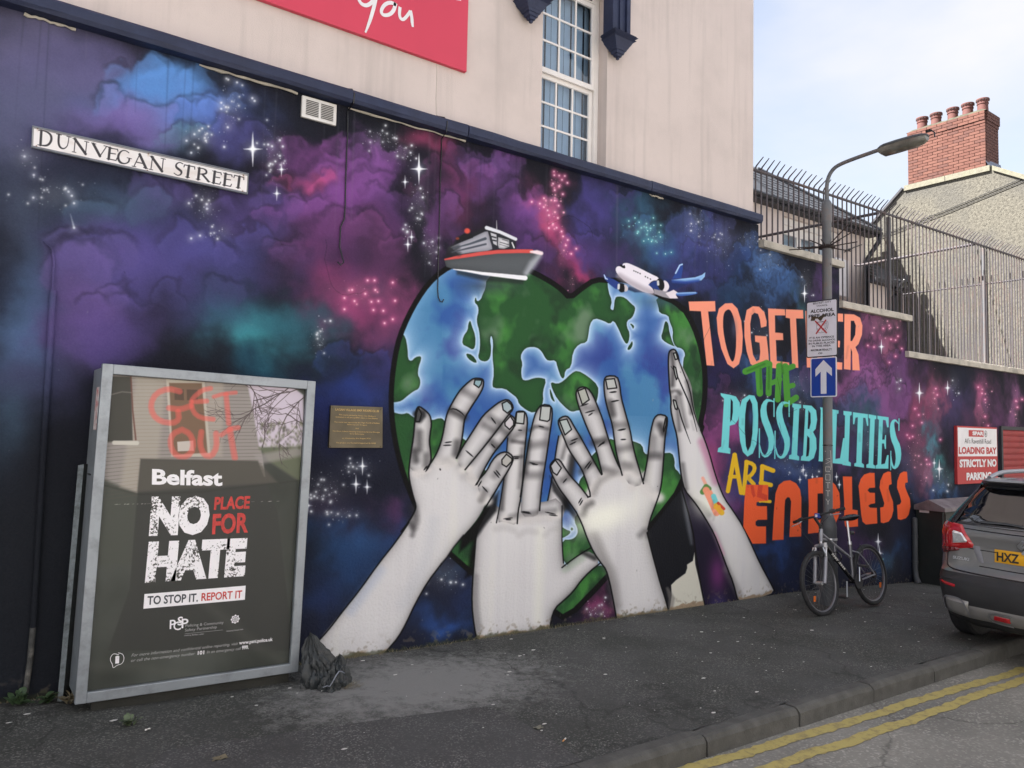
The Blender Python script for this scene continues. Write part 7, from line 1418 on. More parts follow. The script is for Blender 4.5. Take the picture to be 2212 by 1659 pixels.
for sg_ in (1, -1):
    F = lambda *c: [(sg_ * y, z) for y, z in c]
    lt = patch('tail_light', F((.845, .835), (.445, .905), (.575, 1.055), (.835, 1.085)), M['lamp_red'], car, .02, 14, 8)
    patch('lower_lens', F((.845, .80), (.60, .862), (.62, .895), (.855, .90)), M['lamp_dark'], lt, .02, 10, 4)
    patch('side_lens', F((.883, .80), (.845, .80), (.835, 1.085), (.872, 1.06)), M['lamp_dark'], lt, .022, 4, 8)
    patch('clear_lens', F((.665, .915), (.50, .935), (.56, 1.0), (.66, 1.015)), M['lamp_clear'], lt, .016, 8, 6).location = tuple(np.array(cw(0, 0, 0)) * 0 + np.array([-.017, 0, 0]))
    strip('light_seam', F((.74, .83), (.74, .96), (.71, 1.08)), .006, M['gloss_black'], lt, .028)
    patch('corner_pillar', F((.86, 1.05), (.66, 1.062), (.575, 1.50), (.64, 1.50)), M['gloss_black'], gh, .01, 8, 12)
    patch('bumper_reflector', F((.80, .545), (.60, .53), (.60, .555), (.80, .575)), M['lamp_red'], clad, .006, 10, 3)
    sk = patch('corner_skid', F((.735, .285), (.49, .262), (.47, .42), (.715, .44)), M['skid'], clad, .02, 10, 6)
    strip('skid_rim', F((.745, .30), (.735, .43), (.62, .445), (.52, .43), (.49, .36), (.47, .28)), .016, M['silverpaint'], sk, .026)
    patch('fog_lamp', F((.27, .285), (.08, .28), (.08, .345), (.25, .35)), M['lamp_red'], clad, .02, 6, 4); strip('fog_rim', F((.08, .358), (.26, .362), (.29, .31), (.25, .27), (.08, .265)), .014, M['chrome'], clad, .024)
patch('skid_plate', [(.50, .262), (-.50, .262), (-.47, .385), (.47, .385)], M['skid'], clad, .012, 14, 5)
strip('tailgate_seam', [(.725, .84), (.735, .74), (.72, .70), (.60, .675), (0, .665), (-.60, .675), (-.72, .70), (-.735, .74), (-.725, .84)], .012, M['gloss_black'], body, .004)
strip('tailgate_lip', [(.40, .745), (0, .735), (-.40, .745)], .008, M['gloss_black'], body, .003); strip('crease', [(.66, 1.035), (0, 1.02), (-.66, 1.035)], .006, M['gloss_black'], body, .0035)
strip('tailgate_shoulder', [(.52, .895), (.45, .888), (0, .885), (-.45, .888), (-.52, .895)], .007, M['gloss_black'], body, .0035)
patch('plate_recess', [(.42, .775), (-.42, .775), (-.40, .918), (.44, .918)], M['carpaint'], body, -.004, 8, 6)
patch('recess_highlight', [(.41, .78), (.36, .777), (.40, .915), (.475, .918)], M['silverpaint'], body, .004, 4, 5)
pz0, pz1 = .80, .912
pl_ = patch('number_plate', [(.262, pz0), (-.262, pz0), (-.262, pz1), (.262, pz1)], M['plateyellow'], car, .012, 8, 3)
A0, B0, C0 = [np.array(cw(rearx(y, z, .0165), y, z)) for y, z in ((.235, pz0 + .016), (-.235, pz0 + .016), (.235, pz1 - .016))]
mb = MB(); put_text(mb, 'HXZ', A0, (B0 - A0) * .42, C0 - A0, bold=.03, lift=.001); mb.build('characters', M['black'], pl_)
mb = MB()
def onrear(y, z, off=.006): return np.array(cw(rearx(y, z, off), y, z))
put_text(mb, 'SUZUKI', onrear(.665, .775), onrear(.50, .775) - onrear(.665, .775), onrear(.665, .803) - onrear(.665, .775), bold=.04, lift=.002); mb.build('maker_name', M['chrome'], body)
# emblem: an angular S
ez, es = .945, .05; pts = [(.0, 1.0), (-.95, .3), (-.45, -.05), (.45, .55), (1.0, .18)]; S1 = [(.95, .30), (.0, 1.0), (-.35, .75), (.35, .25), (.05, .05), (-.35, .33), (-.95, -.05), (-.95, -.30), (.0, -1.0), (.35, -.75), (-.35, -.25), (-.05, -.05), (.35, -.33), (.95, .05)]
mb = MB(); mb.add([tuple(onrear(a * es, ez + b * es, .022)) for a, b in S1] + [tuple(onrear(a * es, ez + b * es, .004)) for a, b in S1], [tuple(range(14))] + [(i, (i + 1) % 14, (i + 1) % 14 + 14, i + 14) for i in range(14)]); mb.build('emblem', M['chrome'], body)
strip('rear_wiper', [(0.02, 1.10), (.20, 1.115), (.42, 1.105)], .016, M['matt_black'], gh, .02)
patch('spoiler', [(.60, 1.50), (-.60, 1.50), (-.56, 1.545), (.56, 1.545)], M['gloss_black'], rf, .035, 14, 4)
strip('glass_band', [(.62, 1.075), (0, 1.065), (-.62, 1.075)], .03, M['gloss_black'], gh, .004)
for sg_ in (1, -1):
    mb = MB(); pts = [cw(.55, sg_ * .535, 1.585), cw(.72, sg_ * .54, 1.635), cw(1.0, sg_ * .55, 1.65), cw(2.0, sg_ * .55, 1.655), cw(2.3, sg_ * .54, 1.60)]; mb.tube(chaikin(pts, 2, False).tolist(), .02, 8); mb.build('roof_rail', M['silverpaint'], rf, smooth=True)
def carwheel(lx, sg_):
    mb = MB(); c = (lx, sg_ * .80, .312); P = []
    for r_, o_ in ((.19, -.09), (.25, -.105), (.315, -.10), (.335, -.08), (.34, 0), (.335, .08), (.315, .10), (.25, .105), (.19, .09)):
        P.append([cw(c[0] + r_ * math.cos(2 * math.pi * k / 36), c[1] + o_ * sg_, c[2] + r_ * math.sin(2 * math.pi * k / 36)) for k in range(36)])
    mb.grid(P, True); mb.add(P[0], [tuple(range(36))]); mb.add(P[-1], [tuple(range(36))]); w_ = mb.build('wheel', M['rubber'], car, smooth=True)
    mb = MB()
    for k in range(5):
        a = 2 * math.pi * k / 5; b1, b2 = a - .22, a + .22; y = c[1] + sg_ * .098
        mb.add([cw(c[0] + .04 * math.cos(b1), y, c[2] + .04 * math.sin(b1)), cw(c[0] + .205 * math.cos(b1), y, c[2] + .205 * math.sin(b1)), cw(c[0] + .205 * math.cos(b2), y, c[2] + .205 * math.sin(b2)), cw(c[0] + .04 * math.cos(b2), y, c[2] + .04 * math.sin(b2))], [(0, 1, 2, 3)])
    mb.build('rim', M['silverpaint'], w_)
    mb = MB(); n = 20; y = c[1] + sg_ * .092   # dark arch lining proud of the side
    mb.add([cw(c[0] + .40 * math.cos(math.pi * k / n), sg_ * .888, .30 + .42 * math.sin(math.pi * k / n)) for k in range(n + 1)] + [cw(c[0] + .345 * math.cos(math.pi * k / n), sg_ * .888, .30 + .365 * math.sin(math.pi * k / n)) for k in range(n + 1)], [(k, k + 1, k + n + 2, k + n + 1) for k in range(n)]); mb.build('arch_trim', M['cladding'], car)
for lx in (.72, 3.28):
    for sg_ in (1, -1): carwheel(lx, sg_)
mb = MB(); mb.tube([cw(.25, -.35, .24), cw(.06, -.36, .23)], .028, 14, cap=False); mb.build('exhaust', M['chrome'], car); mb = MB(); a_ = [cw(.15, -.6, .22), cw(.15, .6, .22), cw(3.9, .6, .22), cw(3.9, -.6, .22), cw(.3, -.55, .16), cw(.3, .55, .16), cw(3.8, .55, .16), cw(3.8, -.55, .16)]; mb.add(a_, [(0, 1, 2, 3), (7, 6, 5, 4), (0, 1, 5, 4), (1, 2, 6, 5), (2, 3, 7, 6), (3, 0, 4, 7)]); mb.build('underbody', M['cladding'], car)

# ------------------------------------------------------------------ cabinet behind the car and grey pipe stub
t = thing('utility_cabinet', 'dark street utility cabinet with a low pitched lid against the wall behind the car', 'cabinet', (11.9, -0.2, -0.3))
cx0, cx1, cy0 = 11.02, 13.4, -0.37
mb = MB(); mb.box((cx0, cy0, -0.6), (cx1, -0.01, 0.76)); mb.build('body', M['cabinet'], t, bevel=.006)
mb = MB(); P0 = [(cy0 - .045, .735), (cy0 - .045, .785), (-.20, .885), (-.002, .80), (-.002, .735)]
mb.add([(cx0 - .04, y, z) for y, z in P0] + [(cx1, y, z) for y, z in P0], [(0, 1, 2, 3, 4), (9, 8, 7, 6, 5)] + [(i, i + 5, (i + 1) % 5 + 5, (i + 1) % 5) for i in range(5)]); mb.build('lid', M['cabtop'], t)
mb = MB(); mb.box((cx0 + .03, cy0 - .01, -.3), (cx0 + .05, cy0 - .001, .73)); mb.build('edge_strip', M['rust'], t); mb = MB(); mb.box((cx0 + .07, cy0 - .008, -.3), (cx0 + 1.0, cy0 - .001, .70)); mb.build('door', M['cabinet'], t)
mb = MB(); mb.box((cx0 - .006, -.19, .70), (cx0 + .0, -.06, .80)); mb.build('pale_label', M['camwhite'], t)
t = thing('pipe_stub', 'grey painted pipe standing at the foot of the wall beside the utility cabinet', 'pipe', (10.93, -0.03, gz(10.9)))
mb = MB(); mb.tube([(10.93, -.035, .63), (10.93, -.035, .61), (10.93, -.035, -.1), (10.925, -.05, -.2), (10.90, -.09, -.27)], [.016, .036, .036, .038, .044], 12); mb.build('pipe', M['poledark'], t, smooth=True)
for z in (.35, .0): mb = MB(); mb.lathe([(.037, z), (.042, z + .002), (.042, z + .03), (.037, z + .032)], (10.93, -.035, 0), 14); mb.build('pipe_clip', M['poledark'], t)

# ------------------------------------------------------------------ security fence on the wall
t = thing('security_fence', 'tall steel railings with bent spikes running along the top of the stepped wall', 'fence', (7.5, 0.1, 3.97))
railz = lambda x: 4.832 + (x - 7.6) * 0.0155
mb = MB(); mb.tube([(7.43, .10, railz(7.43)), (12, .10, railz(12)), (17.2, .10, railz(17.2))], .017, 8); mb.build('top_rail', M['fence'], t)
rfn = random.Random(9); meshes = {}
def botz(x): return 3.965 if x < 9.12 else (3.455 if x < 10.80 else 2.945)
x = 7.50
while x < 17.0:
    key = (botz(x), rfn.randint(0, 3)); zr = railz(x)
    mb = MB(); jt = rfn.uniform(-.012, .012); tp = rfn.uniform(.105, .125)
    mb.tube([(x, .10, botz(x) - .02), (x, .10, zr - .01), (x, .10, zr + .028), (x + jt * .3, .085, zr + .052), (x + jt, .085 - .09 - rfn.uniform(0, .01), zr + .02 + tp)], [.0105, .0105, .0105, .0095, .006], 6); mb.build('bar', M['fence'], t, smooth=True)
    x += .1095
for xp in (10.63, 13.71, 16.6):
    mb = MB(); mb.box((xp - .03, .118, botz(xp) - .02), (xp + .03, .16, railz(xp) - .02)); mb.build('post', M['pole'], t, bevel=.004); mb = MB(); mb.tube([(xp, .139, railz(xp) - .12), (xp, .12, railz(xp) + .1), (xp + .005, .02, railz(xp) + .17)], .009, 6); mb.build('post_spike', M['fence'], t)
def rail(label, pts, r, extra=None):
    mb = MB(); mb.tube(pts, r, 8); o = mb.build('yard_rail', M['fence'], None, smooth=True); return tag(o, label, 'rail')
a, b = onx(1641, 512, 10.6), onx(1893, 461, 10.6); rail('long bare steel rail crossing above the yard behind the lamp post', [tuple(b + (0, -.03, 0)), tuple(a), tuple(a + (a - b) * .5)], .022)
b = ony(2101, 528, .14); a = onx(1846, 572, b[0]); a2 = onx(1858, 573, b[0]); rail('bent ended steel rail crossing the yard in front of the pebbledashed gable', [tuple(a), tuple(a2), tuple(b), tuple(b + (b - a2) * .01)], .024)
t = thing('yard_fence', 'lower spiked yard fence seen through the railings before the pebbledashed gable', 'fence', tuple(ony(2029, 627, 1.2)))
xr_ = ony(2225, 601, .3)[0]; a, b = onx(1951, 636, xr_), onx(2225, 601, xr_); mb = MB(); mb.tube([tuple(a), tuple(b)], .018, 6); mb.build('rail', M['fence'], t)
n = 22
for k in range(n + 1):
    p_ = a + (b - a) * k / n; mb = MB(); mb.tube([(p_[0], p_[1], p_[2] - 1.6), tuple(p_), (p_[0] - .02, p_[1], p_[2] + .05), (p_[0] - .10, p_[1] - .03, p_[2] + .14)], .008, 5); mb.build('bar', M['fence'], t)

# ------------------------------------------------------------------ houses behind
Yh, XG = 4.8, 19.0
def rayplane(u, v, P0, n):
    d = ray(u, v); t_ = np.dot(np.array(P0) - CAM, n) / np.dot(d, n); return CAM + t_ * d
h = thing('rear_house', 'pale rendered house with a dark slate hipped roof behind the railings', 'house', (14, Yh, 0))
cE = ony(1896, 491, Yh - .25); zE = ony(1760, 455, Yh - .25)[2]
xw = ony(1868, 520, Yh)[0]
zl = ony(1700, 437, Yh)[2]
WXa, WXb = ony(*px('W:325,900')[0], Yh)[0], ony(*px('W:1010,1100')[0], Yh)[0]; WZt = ony(*px('W:325,885')[0], Yh)[2]; WZb = WZt - 1.45
mb = MB()
def hq(a, b, c, d): mb.add([(a, Yh, c), (b, Yh, c), (b, Yh, d), (a, Yh, d)], [(0, 1, 2, 3)])
hq(7.6, WXa, -1, zl); hq(WXb, xw, -1, zl); hq(WXa, WXb, -1, WZb); hq(WXa, WXb, WZt, zl)
for X in (WXa, WXb): mb.add([(X, Yh, WZb), (X, Yh + .22, WZb), (X, Yh + .22, WZt), (X, Yh, WZt)], [(0, 1, 2, 3)])
for Z in (WZb, WZt): mb.add([(WXa, Yh, Z), (WXb, Yh, Z), (WXb, Yh + .22, Z), (WXa, Yh + .22, Z)], [(0, 1, 2, 3)])
mb.add([(xw, Yh, -1), (xw, Yh + 6, -1), (xw, Yh + 6, zl), (xw, Yh, zl)], [(0, 1, 2, 3)]); mb.build('wall', M['creamhouse'], h)
ww = WXb - WXa; wb = MB(); yy = Yh + .14
for fa, fb in ((0, .02), (.325, .355), (.645, .675), (.98, 1.0)): wb.box((WXa + ww * fa, yy, WZb), (WXa + ww * fb, yy + .06, WZt - .16))
wb.box((WXa + .001, yy - .02, WZt - .30), (WXb - .001, yy + .06, WZt - .16)); wb.box((WXa + .001, yy - .001, WZb), (WXb - .001, yy + .061, WZb + .08)); wb.box((WXa + .001, yy - .06, WZt - .16), (WXb - .001, yy + .06, WZt - .001)); hw = wb.build('window', M['upvc'], h)
for fa, fb in ((.02, .325), (.355, .645), (.675, .98)):
    mb = MB(); a_, b_ = WXa + ww * fa + .05, WXa + ww * fb - .05; mb.add([(a_, yy + .03, WZb + .12), (b_, yy + .03, WZb + .12), (b_, yy + .03, WZt - .36), (a_, yy + .03, WZt - .36)], [(0, 1, 2, 3)]); mb.build('pane', M['window_glass'], hw)
    mb = MB()
    for s_ in ((a_ - .05, WZb + .08, a_, WZt - .30), (b_, WZb + .08, b_ + .05, WZt - .30), (a_, WZb + .08, b_, WZb + .12), (a_, WZt - .36, b_, WZt - .30)): mb.box((s_[0], yy - .01, s_[1]), (s_[2], yy + .05, s_[3]))
    mb.build('casement', M['upvc'], hw)
mb = MB(); mb.box((WXa, yy + .2, WZb), (WXb, yy + .22, WZt)); mb.build('pale_backing', M['blind'], hw)  # pale sheet added behind the panes, standing in for sky reflected in them
mb = MB(); mb.box((WXa - .08, Yh - .07, WZb - .09), (WXb + .08, Yh + .1, WZb - .002)); mb.build('sill', M['coping'], hw)
# eaves board and gutter, then the slated roof
mb = MB(); mb.box((7.6, Yh - .24, zE - .13), (xw + .18, Yh - .001, zE - .03)); mb.build('fascia_board', M['fascia'], h); mb = MB(); mb.tube([(7.6, Yh - .29, zE - .03), (xw + .25, Yh - .29, zE - .05)], .055, 8); mb.build('gutter', M['blackpipe'], h, smooth=True)
tanp = .9; nP_ = np.array([0, -tanp, 1.0]); P0 = np.array([0, Yh - .30, zE]); PT = rayplane(1636, 367, P0, nP_); PR = np.array([xw + .25, Yh - .30, zE])
mb = MB(); mb.add([(7.6, P0[1], zE), tuple(PR), tuple(PT), (7.6, PT[1] + .8, zE + (PT[1] + .8 - P0[1]) * tanp)], [(0, 1, 2, 3)]); rr = mb.build('roof', M['slate'], h)
hipd = PT - PR; mb = MB(); mb.tube([tuple(PR + (0, 0, .03)), tuple(PT + (0, 0, .03))], .05, 6); mb.build('hip_ridge', M['slate'], rr)
# slates: alike pieces share one mesh
sw_, sh_ = .30, .22; cp_ = 1 / math.sqrt(1 + tanp * tanp); up_ = np.array([0, cp_, tanp * cp_]); nr = np.array([0, -tanp * cp_, cp_])
mb = MB(); c8 = []
for dx_, dv_, dn_ in ((0, 0, .018), (sw_ - .012, 0, .018), (sw_ - .012, .30, .004), (0, .30, .004)): c8.append(tuple(np.array([dx_, 0, 0]) + up_ * dv_ + nr * dn_))
for dx_, dv_, dn_ in ((0, 0, .008), (sw_ - .012, 0, .008)): c8.append(tuple(np.array([dx_, 0, 0]) + up_ * dv_ + nr * dn_))
mb.add(c8, [(0, 1, 2, 3), (4, 5, 1, 0)]); proto = mb.build('slate', M['slate'], rr); sm = proto.data; first = True; cnt = 0
row = 0
while cnt < 290 and row < 22:
    base_ = P0 + up_ * row * sh_; f = min(1, (row * sh_ * cp_) / max(.01, PT[1] - P0[1])); xend = PR[0] + (PT[0] - PR[0]) * f; x = xend - (.15 if row % 2 else 0.0) - sw_
    while x > 14.2 and cnt < 290:
        o = proto if first else proto.copy()
        if not first: COL.objects.link(o)
        first = False; o.location = (x, base_[1], base_[2] + rfn.uniform(-.003, .006)); o.rotation_euler = (0, rfn.uniform(-.012, .012), 0); x -= sw_; cnt += 1
    row += 1
dp = MB(); dpx = ony(1871, 560, Yh - .06)[0]; dp.tube([(dpx + .25, Yh - .29, zE - .08), (dpx + .22, Yh - .28, zE - .25), (dpx, Yh - .06, zE - .75), (dpx, Yh - .06, 2.5)], .06, 10); dp.build('downpipe', M['blackpipe'], h, smooth=True)
mb = MB(); q0 = ony(*px('W:1065,1320')[0], Yh - .1); mb.tube([tuple(ony(*px('W:%d,%d' % p)[0], Yh - .1)) for p in ((1270, 1240), (1180, 1270), (1110, 1310), (1060, 1330), (1080, 1300), (1130, 1290))], .014, 5); mb.build('loose_wire', M['blackpipe'], h)
mb = MB(); a_ = ony(*px('W:1015,1500')[0], Yh - .12); mb.cbox(tuple(a_ + (-.1, 0, -.3)), (.55, .2, .9)); mb.build('meter_box', M['camwhite'], h, bevel=.01)
# low slated extension
Ye = 4.0
e = thing('house_extension', 'low slate roofed extension of the pale house beside its black downpipe', 'extension', (17.5, Ye, 0))
exl, exr = ony(1880, 700, Ye)[0], ony(1936, 700, Ye)[0]; ezt = ony(1878, 602, Ye)[2]
exb = ony(1882, 700, Yh)[0]
mb = MB(); mb.add([(exl, Ye, -1), (exr, Ye, -1), (XG - .01, Yh - .002, -1), (min(exb, XG - .05), Yh - .002, -1), (exl, Ye, ezt), (exr, Ye, ezt), (XG - .01, Yh - .002, ezt), (min(exb, XG - .05), Yh - .002, ezt)], [(0, 1, 5, 4), (1, 2, 6, 5), (2, 3, 7, 6), (3, 0, 4, 7), (4, 5, 6, 7)]); mb.build('wall', M['creamhouse'], e)
eT = ony(1884, 566, Yh - .01); eR = ony(1951, 611, Ye - .15)
mb = MB(); a_ = np.array([exl - .1, Ye - .15, ezt + .0]); mb.add([tuple(a_), (eR[0], Ye - .15, ezt), tuple(eR + (0, 0, .05)), tuple(eT)], [(0, 1, 2, 3)]); er = mb.build('roof', M['slate'], e)
for k in range(5):
    f = k / 5; z0_, y0_ = a_[2] + (eT[2] - a_[2]) * f, a_[1] + (eT[1] - a_[1]) * f; xe = eR[0] + (eT[0] - eR[0]) * f; x = exl - .1 + (eT[0] - exl) * f
    while x < xe - .1: mb = MB(); mb.add([(x, y0_ - .02, z0_ + .02), (x + .27, y0_ - .02, z0_ + .02), (x + .27, y0_ + .16, z0_ + .13), (x, y0_ + .16, z0_ + .13), (x, y0_ - .02, z0_ + .005), (x + .27, y0_ - .02, z0_ + .005)], [(0, 1, 2, 3), (4, 5, 1, 0)]); mb.build('slate', M['slate'], er); x += .285
mb = MB(); mb.box((exl - .1, Ye - .2, ezt - .10), (exr + .15, Ye - .001, ezt - .005)); mb.build('fascia_board', M['fascia'], e)
mb = MB(); dx_ = ony(1932, 700, Ye - .08)[0]; mb.tube([(dx_, Ye - .08, 2.4), (dx_, Ye - .08, ezt - .35), (dx_ + .12, Ye - .15, ezt - .1)], .07, 8); mb.build('downpipe', M['blackpipe'], e, smooth=True)
t = thing('security_light', 'black security light and camera bracket on the corner of the low extension', 'security light', tuple(ony(1955, 605, Ye - .2)))
a_ = [ony(*px('C:0,0')[0], Ye - .2)]; PQ = lambda x, y: tuple(ony((3280 + x / 4.74) / 1.82278, (900 + y / 4.74) / 1.82278, Ye - .2))
mb = MB(); mb.tube([PQ(1170, 1180), PQ(1240, 1080), PQ(1320, 1010)], [.05, .07, .08], 8); mb.build('bracket', M['gloss_black'], t); mb = MB(); mb.tube([PQ(1380, 1010), PQ(1382, 880)], [.075, .085], 10); mb.build('lamp_head', M['gloss_black'], t); mb = MB(); mb.tube([PQ(1260, 1030), PQ(1330, 955)], .02, 6); mb.build('bright_arm', M['white'], t)

g = thing('gable_house', 'pebbledashed gable end house with pale coping and a tall red brick chimney', 'house', (XG, 2, 0))
pts = [onx(*q, XG) for q in ((1895, 482), (1963, 417), (1963, 405), (2128, 360), (2161, 377), (2212, 388))]
yl, ypk0, ypk1, yr = pts[0][1], pts[2][1], pts[3][1], pts[5][1]; zpk = (pts[2][2] + pts[3][2]) / 2 - .02; sl_ = (zpk - pts[5][2]) / (ypk1 - yr); sr2 = (zpk - pts[0][2]) / (yl - ypk0)
poly = [(-5.0, -1.5), (-5.0, zpk - sl_ * (ypk1 + 5)), (ypk1 - .12, zpk), (ypk0 + .12, zpk), (10.0, zpk - sr2 * (10 - ypk0)), (10, -1.5)]
mb = MB(); n = len(poly); mb.add([(XG, y, z) for y, z in poly] + [(XG + 9, y, z) for y, z in poly], [tuple(range(n)), tuple(range(2 * n - 1, n - 1, -1)), (0, n, n + 1, 1), (5, 4, n + 4, n + 5), (0, 5, n + 5, n)]); mb.build('wall', M['pebble'], g)
mb = MB()
for i in (1, 2, 3): mb.add([(XG + .02, poly[i][0], poly[i][1] + .02), (XG + .02, poly[i + 1][0], poly[i + 1][1] + .02), (XG + 9, poly[i + 1][0], poly[i + 1][1] + .02), (XG + 9, poly[i][0], poly[i][1] + .02)], [(0, 1, 2, 3)])
mb.build('roof', M['slate'], g)
def cop(a, b, th=.11, w_=.12, nm='coping_length'):
    a, b = np.array(a), np.array(b); n = max(1, int(np.linalg.norm(b - a) / .9))
    for k in range(n):
        p0, p1 = a + (b - a) * k / n, a + (b - a) * ((k + 1) / n - .006); mb = MB()
        mb.add([(XG - .05, *p0), (XG - .05, *p1), (XG + .2, *p1), (XG + .2, *p0), (XG - .05, p0[0], p0[1] - th), (XG - .05, p1[0], p1[1] - th), (XG + .2, p1[0], p1[1] - th), (XG + .2, p0[0], p0[1] - th)], [(0, 1, 2, 3), (7, 6, 5, 4), (0, 4, 5, 1), (2, 6, 7, 3), (0, 3, 7, 4), (1, 5, 6, 2)]); mb.build(nm, M['stone'], g)
cop((poly[1][0], poly[1][1] + .05), (poly[2][0], poly[2][1] + .05)); cop((poly[2][0] + .01, poly[2][1] + .05), (poly[3][0] - .01, poly[3][1] + .05), .13)
mb = MB(); mb.tube([(XG - .02, poly[3][0] + .02, poly[3][1] + .0), (XG - .02, poly[3][0] + 3.2, poly[3][1] - 3.18 * sr2)], .045, 5); mb.build('verge_slates', M['fascia'], g)
# chimney
zc0 = zpk + .06; cyA, cyB = onx(2130, 300, XG)[1], onx(1962, 340, XG)[1]; cxB = ony(2156, 250, cyA)[0]; ztop = (onx(1961, 292, XG)[2] + onx(2130, 233, XG)[2]) / 2
ch = MB(); ch.box((XG + .022, cyA + .02, zc0 - .1), (cxB - .02, cyB - .02, ztop - .02)); chm = ch.build('chimney', M['mortar'], g)
rows = 18; rh = (ztop - zc0) / rows; bl = .236; first = {}
def brick_mesh(l, key):
    if key in first: return first[key]
    mb = MB(); mb.box((-.03, 0, 0), (.02, l, rh - .011)); o = mb.build('brick', M['brick'][key[1]], None); first[key] = o.data; bpy.data.objects.remove(o); return first[key]
rbk = random.Random(12); nb = 0
for r_ in range(rows):
    out_ = .030 if r_ >= rows - 3 else (.012 if r_ == rows - 4 else 0.0)
    y = cyA; seg = []
    if r_ % 2: seg.append(bl / 2)
    while sum(seg) < cyB - cyA - .02: seg.append(bl)
    seg[-1] = cyB - cyA - sum(seg[:-1]) if cyB - cyA - sum(seg[:-1]) > .03 else seg[-1]
    for l in seg:
        if l < .03 or y + .02 > cyB: break
        l = min(l, cyB - y); key = (round(l, 3), rbk.choice([0, 0, 0, 1, 1, 2])); me = brick_mesh(l - .011, key); o = bpy.data.objects.new('brick', me); COL.objects.link(o)
        o.location = (XG - out_ + rbk.uniform(-.003, .003), y + .005, zc0 + r_ * rh); o.parent = chm; y += l; nb += 1
mb = MB()
for r_ in range(rows):
    out_ = .030 if r_ >= rows - 3 else (.012 if r_ == rows - 4 else 0.0); x = XG - out_ + .02 + .002
    off = .11 if r_ % 2 else 0
    xx_ = [XG + .022] + [XG + off + bl * k for k in range(1, 6) if XG + off + bl * k < cxB - .04] + [cxB + out_]
    for a_, b_ in zip(xx_[:-1], xx_[1:]): mb.box((a_ + .005, cyA - out_, zc0 + r_ * rh), (b_ - .006, cyA + .03, zc0 + r_ * rh + rh - .011))
o = mb.build('return_brickwork', M['brick'][2], chm); o['kind'] = 'stuff'
mb = MB(); n = 16; P = []
for k in range(n + 1):
    y = cyA - .03 + (cyB - cyA + .06) * k / n; e_ = .0 if k in (0, n) else .09 + rbk.uniform(-.015, .02)
    P.append([(XG - .035, y, ztop - .005), (XG + .02 + rbk.uniform(-.02, .02), y, ztop + e_ * .6), (XG + .2, y, ztop + e_), (cxB - .2, y, ztop + e_), (cxB + .03, y, ztop - .005)])
mb.grid(P); mb.add(P[0], [(0, 1, 2, 3, 4)]); mb.add(P[-1], [(0, 1, 2, 3, 4)]); mb.build('flaunching', M['flaunch'], chm)
potp = [(.118, 0), (.112, .16), (.112, .18), (.125, .19), (.125, .215), (.114, .225), (.116, .25), (.138, .275), (.145, .30), (.140, .315), (.115, .318), (.10, .30), (.095, .1)]
for q in ('H:1550,795', 'H:1640,770', 'H:1748,735', 'H:1845,700', 'H:1942,670'):
    c = onx(*px(q)[0], XG + .25); mb = MB(); zb0 = ztop + .07; mb.lathe(potp, (XG + .27, c[1], zb0), 20); po = mb.build('chimney_pot', M['pot'], chm, smooth=True)
    mb = MB()
    for k in range(14): a_ = 2 * math.pi * k / 14; mb.cbox((XG + .27 + .137 * math.cos(a_), c[1] + .137 * math.sin(a_), zb0 + .272), (.016, .016, .016))
    mb.build('vent_holes', M['black'], po)['kind'] = 'stuff'
mb = MB(); mb.add([(XG - .045, cyA + .02, zc0 + .16), (cxB, cyA - .035, zc0 + .16), (cxB + .05, cyA - .06, zc0 - .05), (XG - .045, cyA - .07, zc0 - .06)], [(0, 1, 2, 3)]); mb.build('lead_flashing', M['lead'], chm)
for k in (0, 1):
    a_, b_ = onx(2214, 383 + 7 * k, XG - .02), onx(1903, 508 + 6 * k, XG - .02); mb = MB(); mb.tube([tuple(a_ + (a_ - b_) * .4), tuple(a_), tuple((a_ + b_) / 2 + (0, 0, -.03)), tuple(b_)], .008, 5); tag(mb.build('wall_cable', M['blackpipe'], None), ('upper' if k == 0 else 'lower') + ' of two cables slung across the pebbledashed gable', 'cable')

# ------------------------------------------------------------------ terrace opposite, behind the viewer (sunlit; lights and is mirrored in the street)
op = thing('opposite_terrace', 'sunlit pale rendered terrace on the other side of the street', 'building', (5, -12, 0))
mb = MB(); mb.box((-22, -20, -4), (40, -12, 7.6)); mb.build('wall', mat('opposite_render', (0.79, 0.77, 0.75, 1), 0.9, var=0.08, vscale=1.5, bump=0.3), op)
mb = MB(); mb.add([(-22, -11.7, 7.6), (40, -11.7, 7.6), (40, -16, 10), (-22, -16, 10)], [(0, 1, 2, 3)]); mb.build('roof', M['slate'], op)
for k in range(13):
    x = -20 + k * 4.6
    for z0_ in (1.0, 3.9):
        mb = MB(); mb.box((x, -12.0, z0_), (x + 1.1, -11.94, z0_ + 1.5)); w_ = mb.build('window', M['upvc'], op); mb = MB(); mb.box((x + .08, -11.945, z0_ + .08), (x + 1.02, -11.93, z0_ + 1.42)); mb.build('pane', M['car_glass'], w_)
    mb = MB(); mb.box((x + 2.2, -12.0, 0.0), (x + 3.1, -11.94, 2.1)); mb.build('door', M['navy'], op)

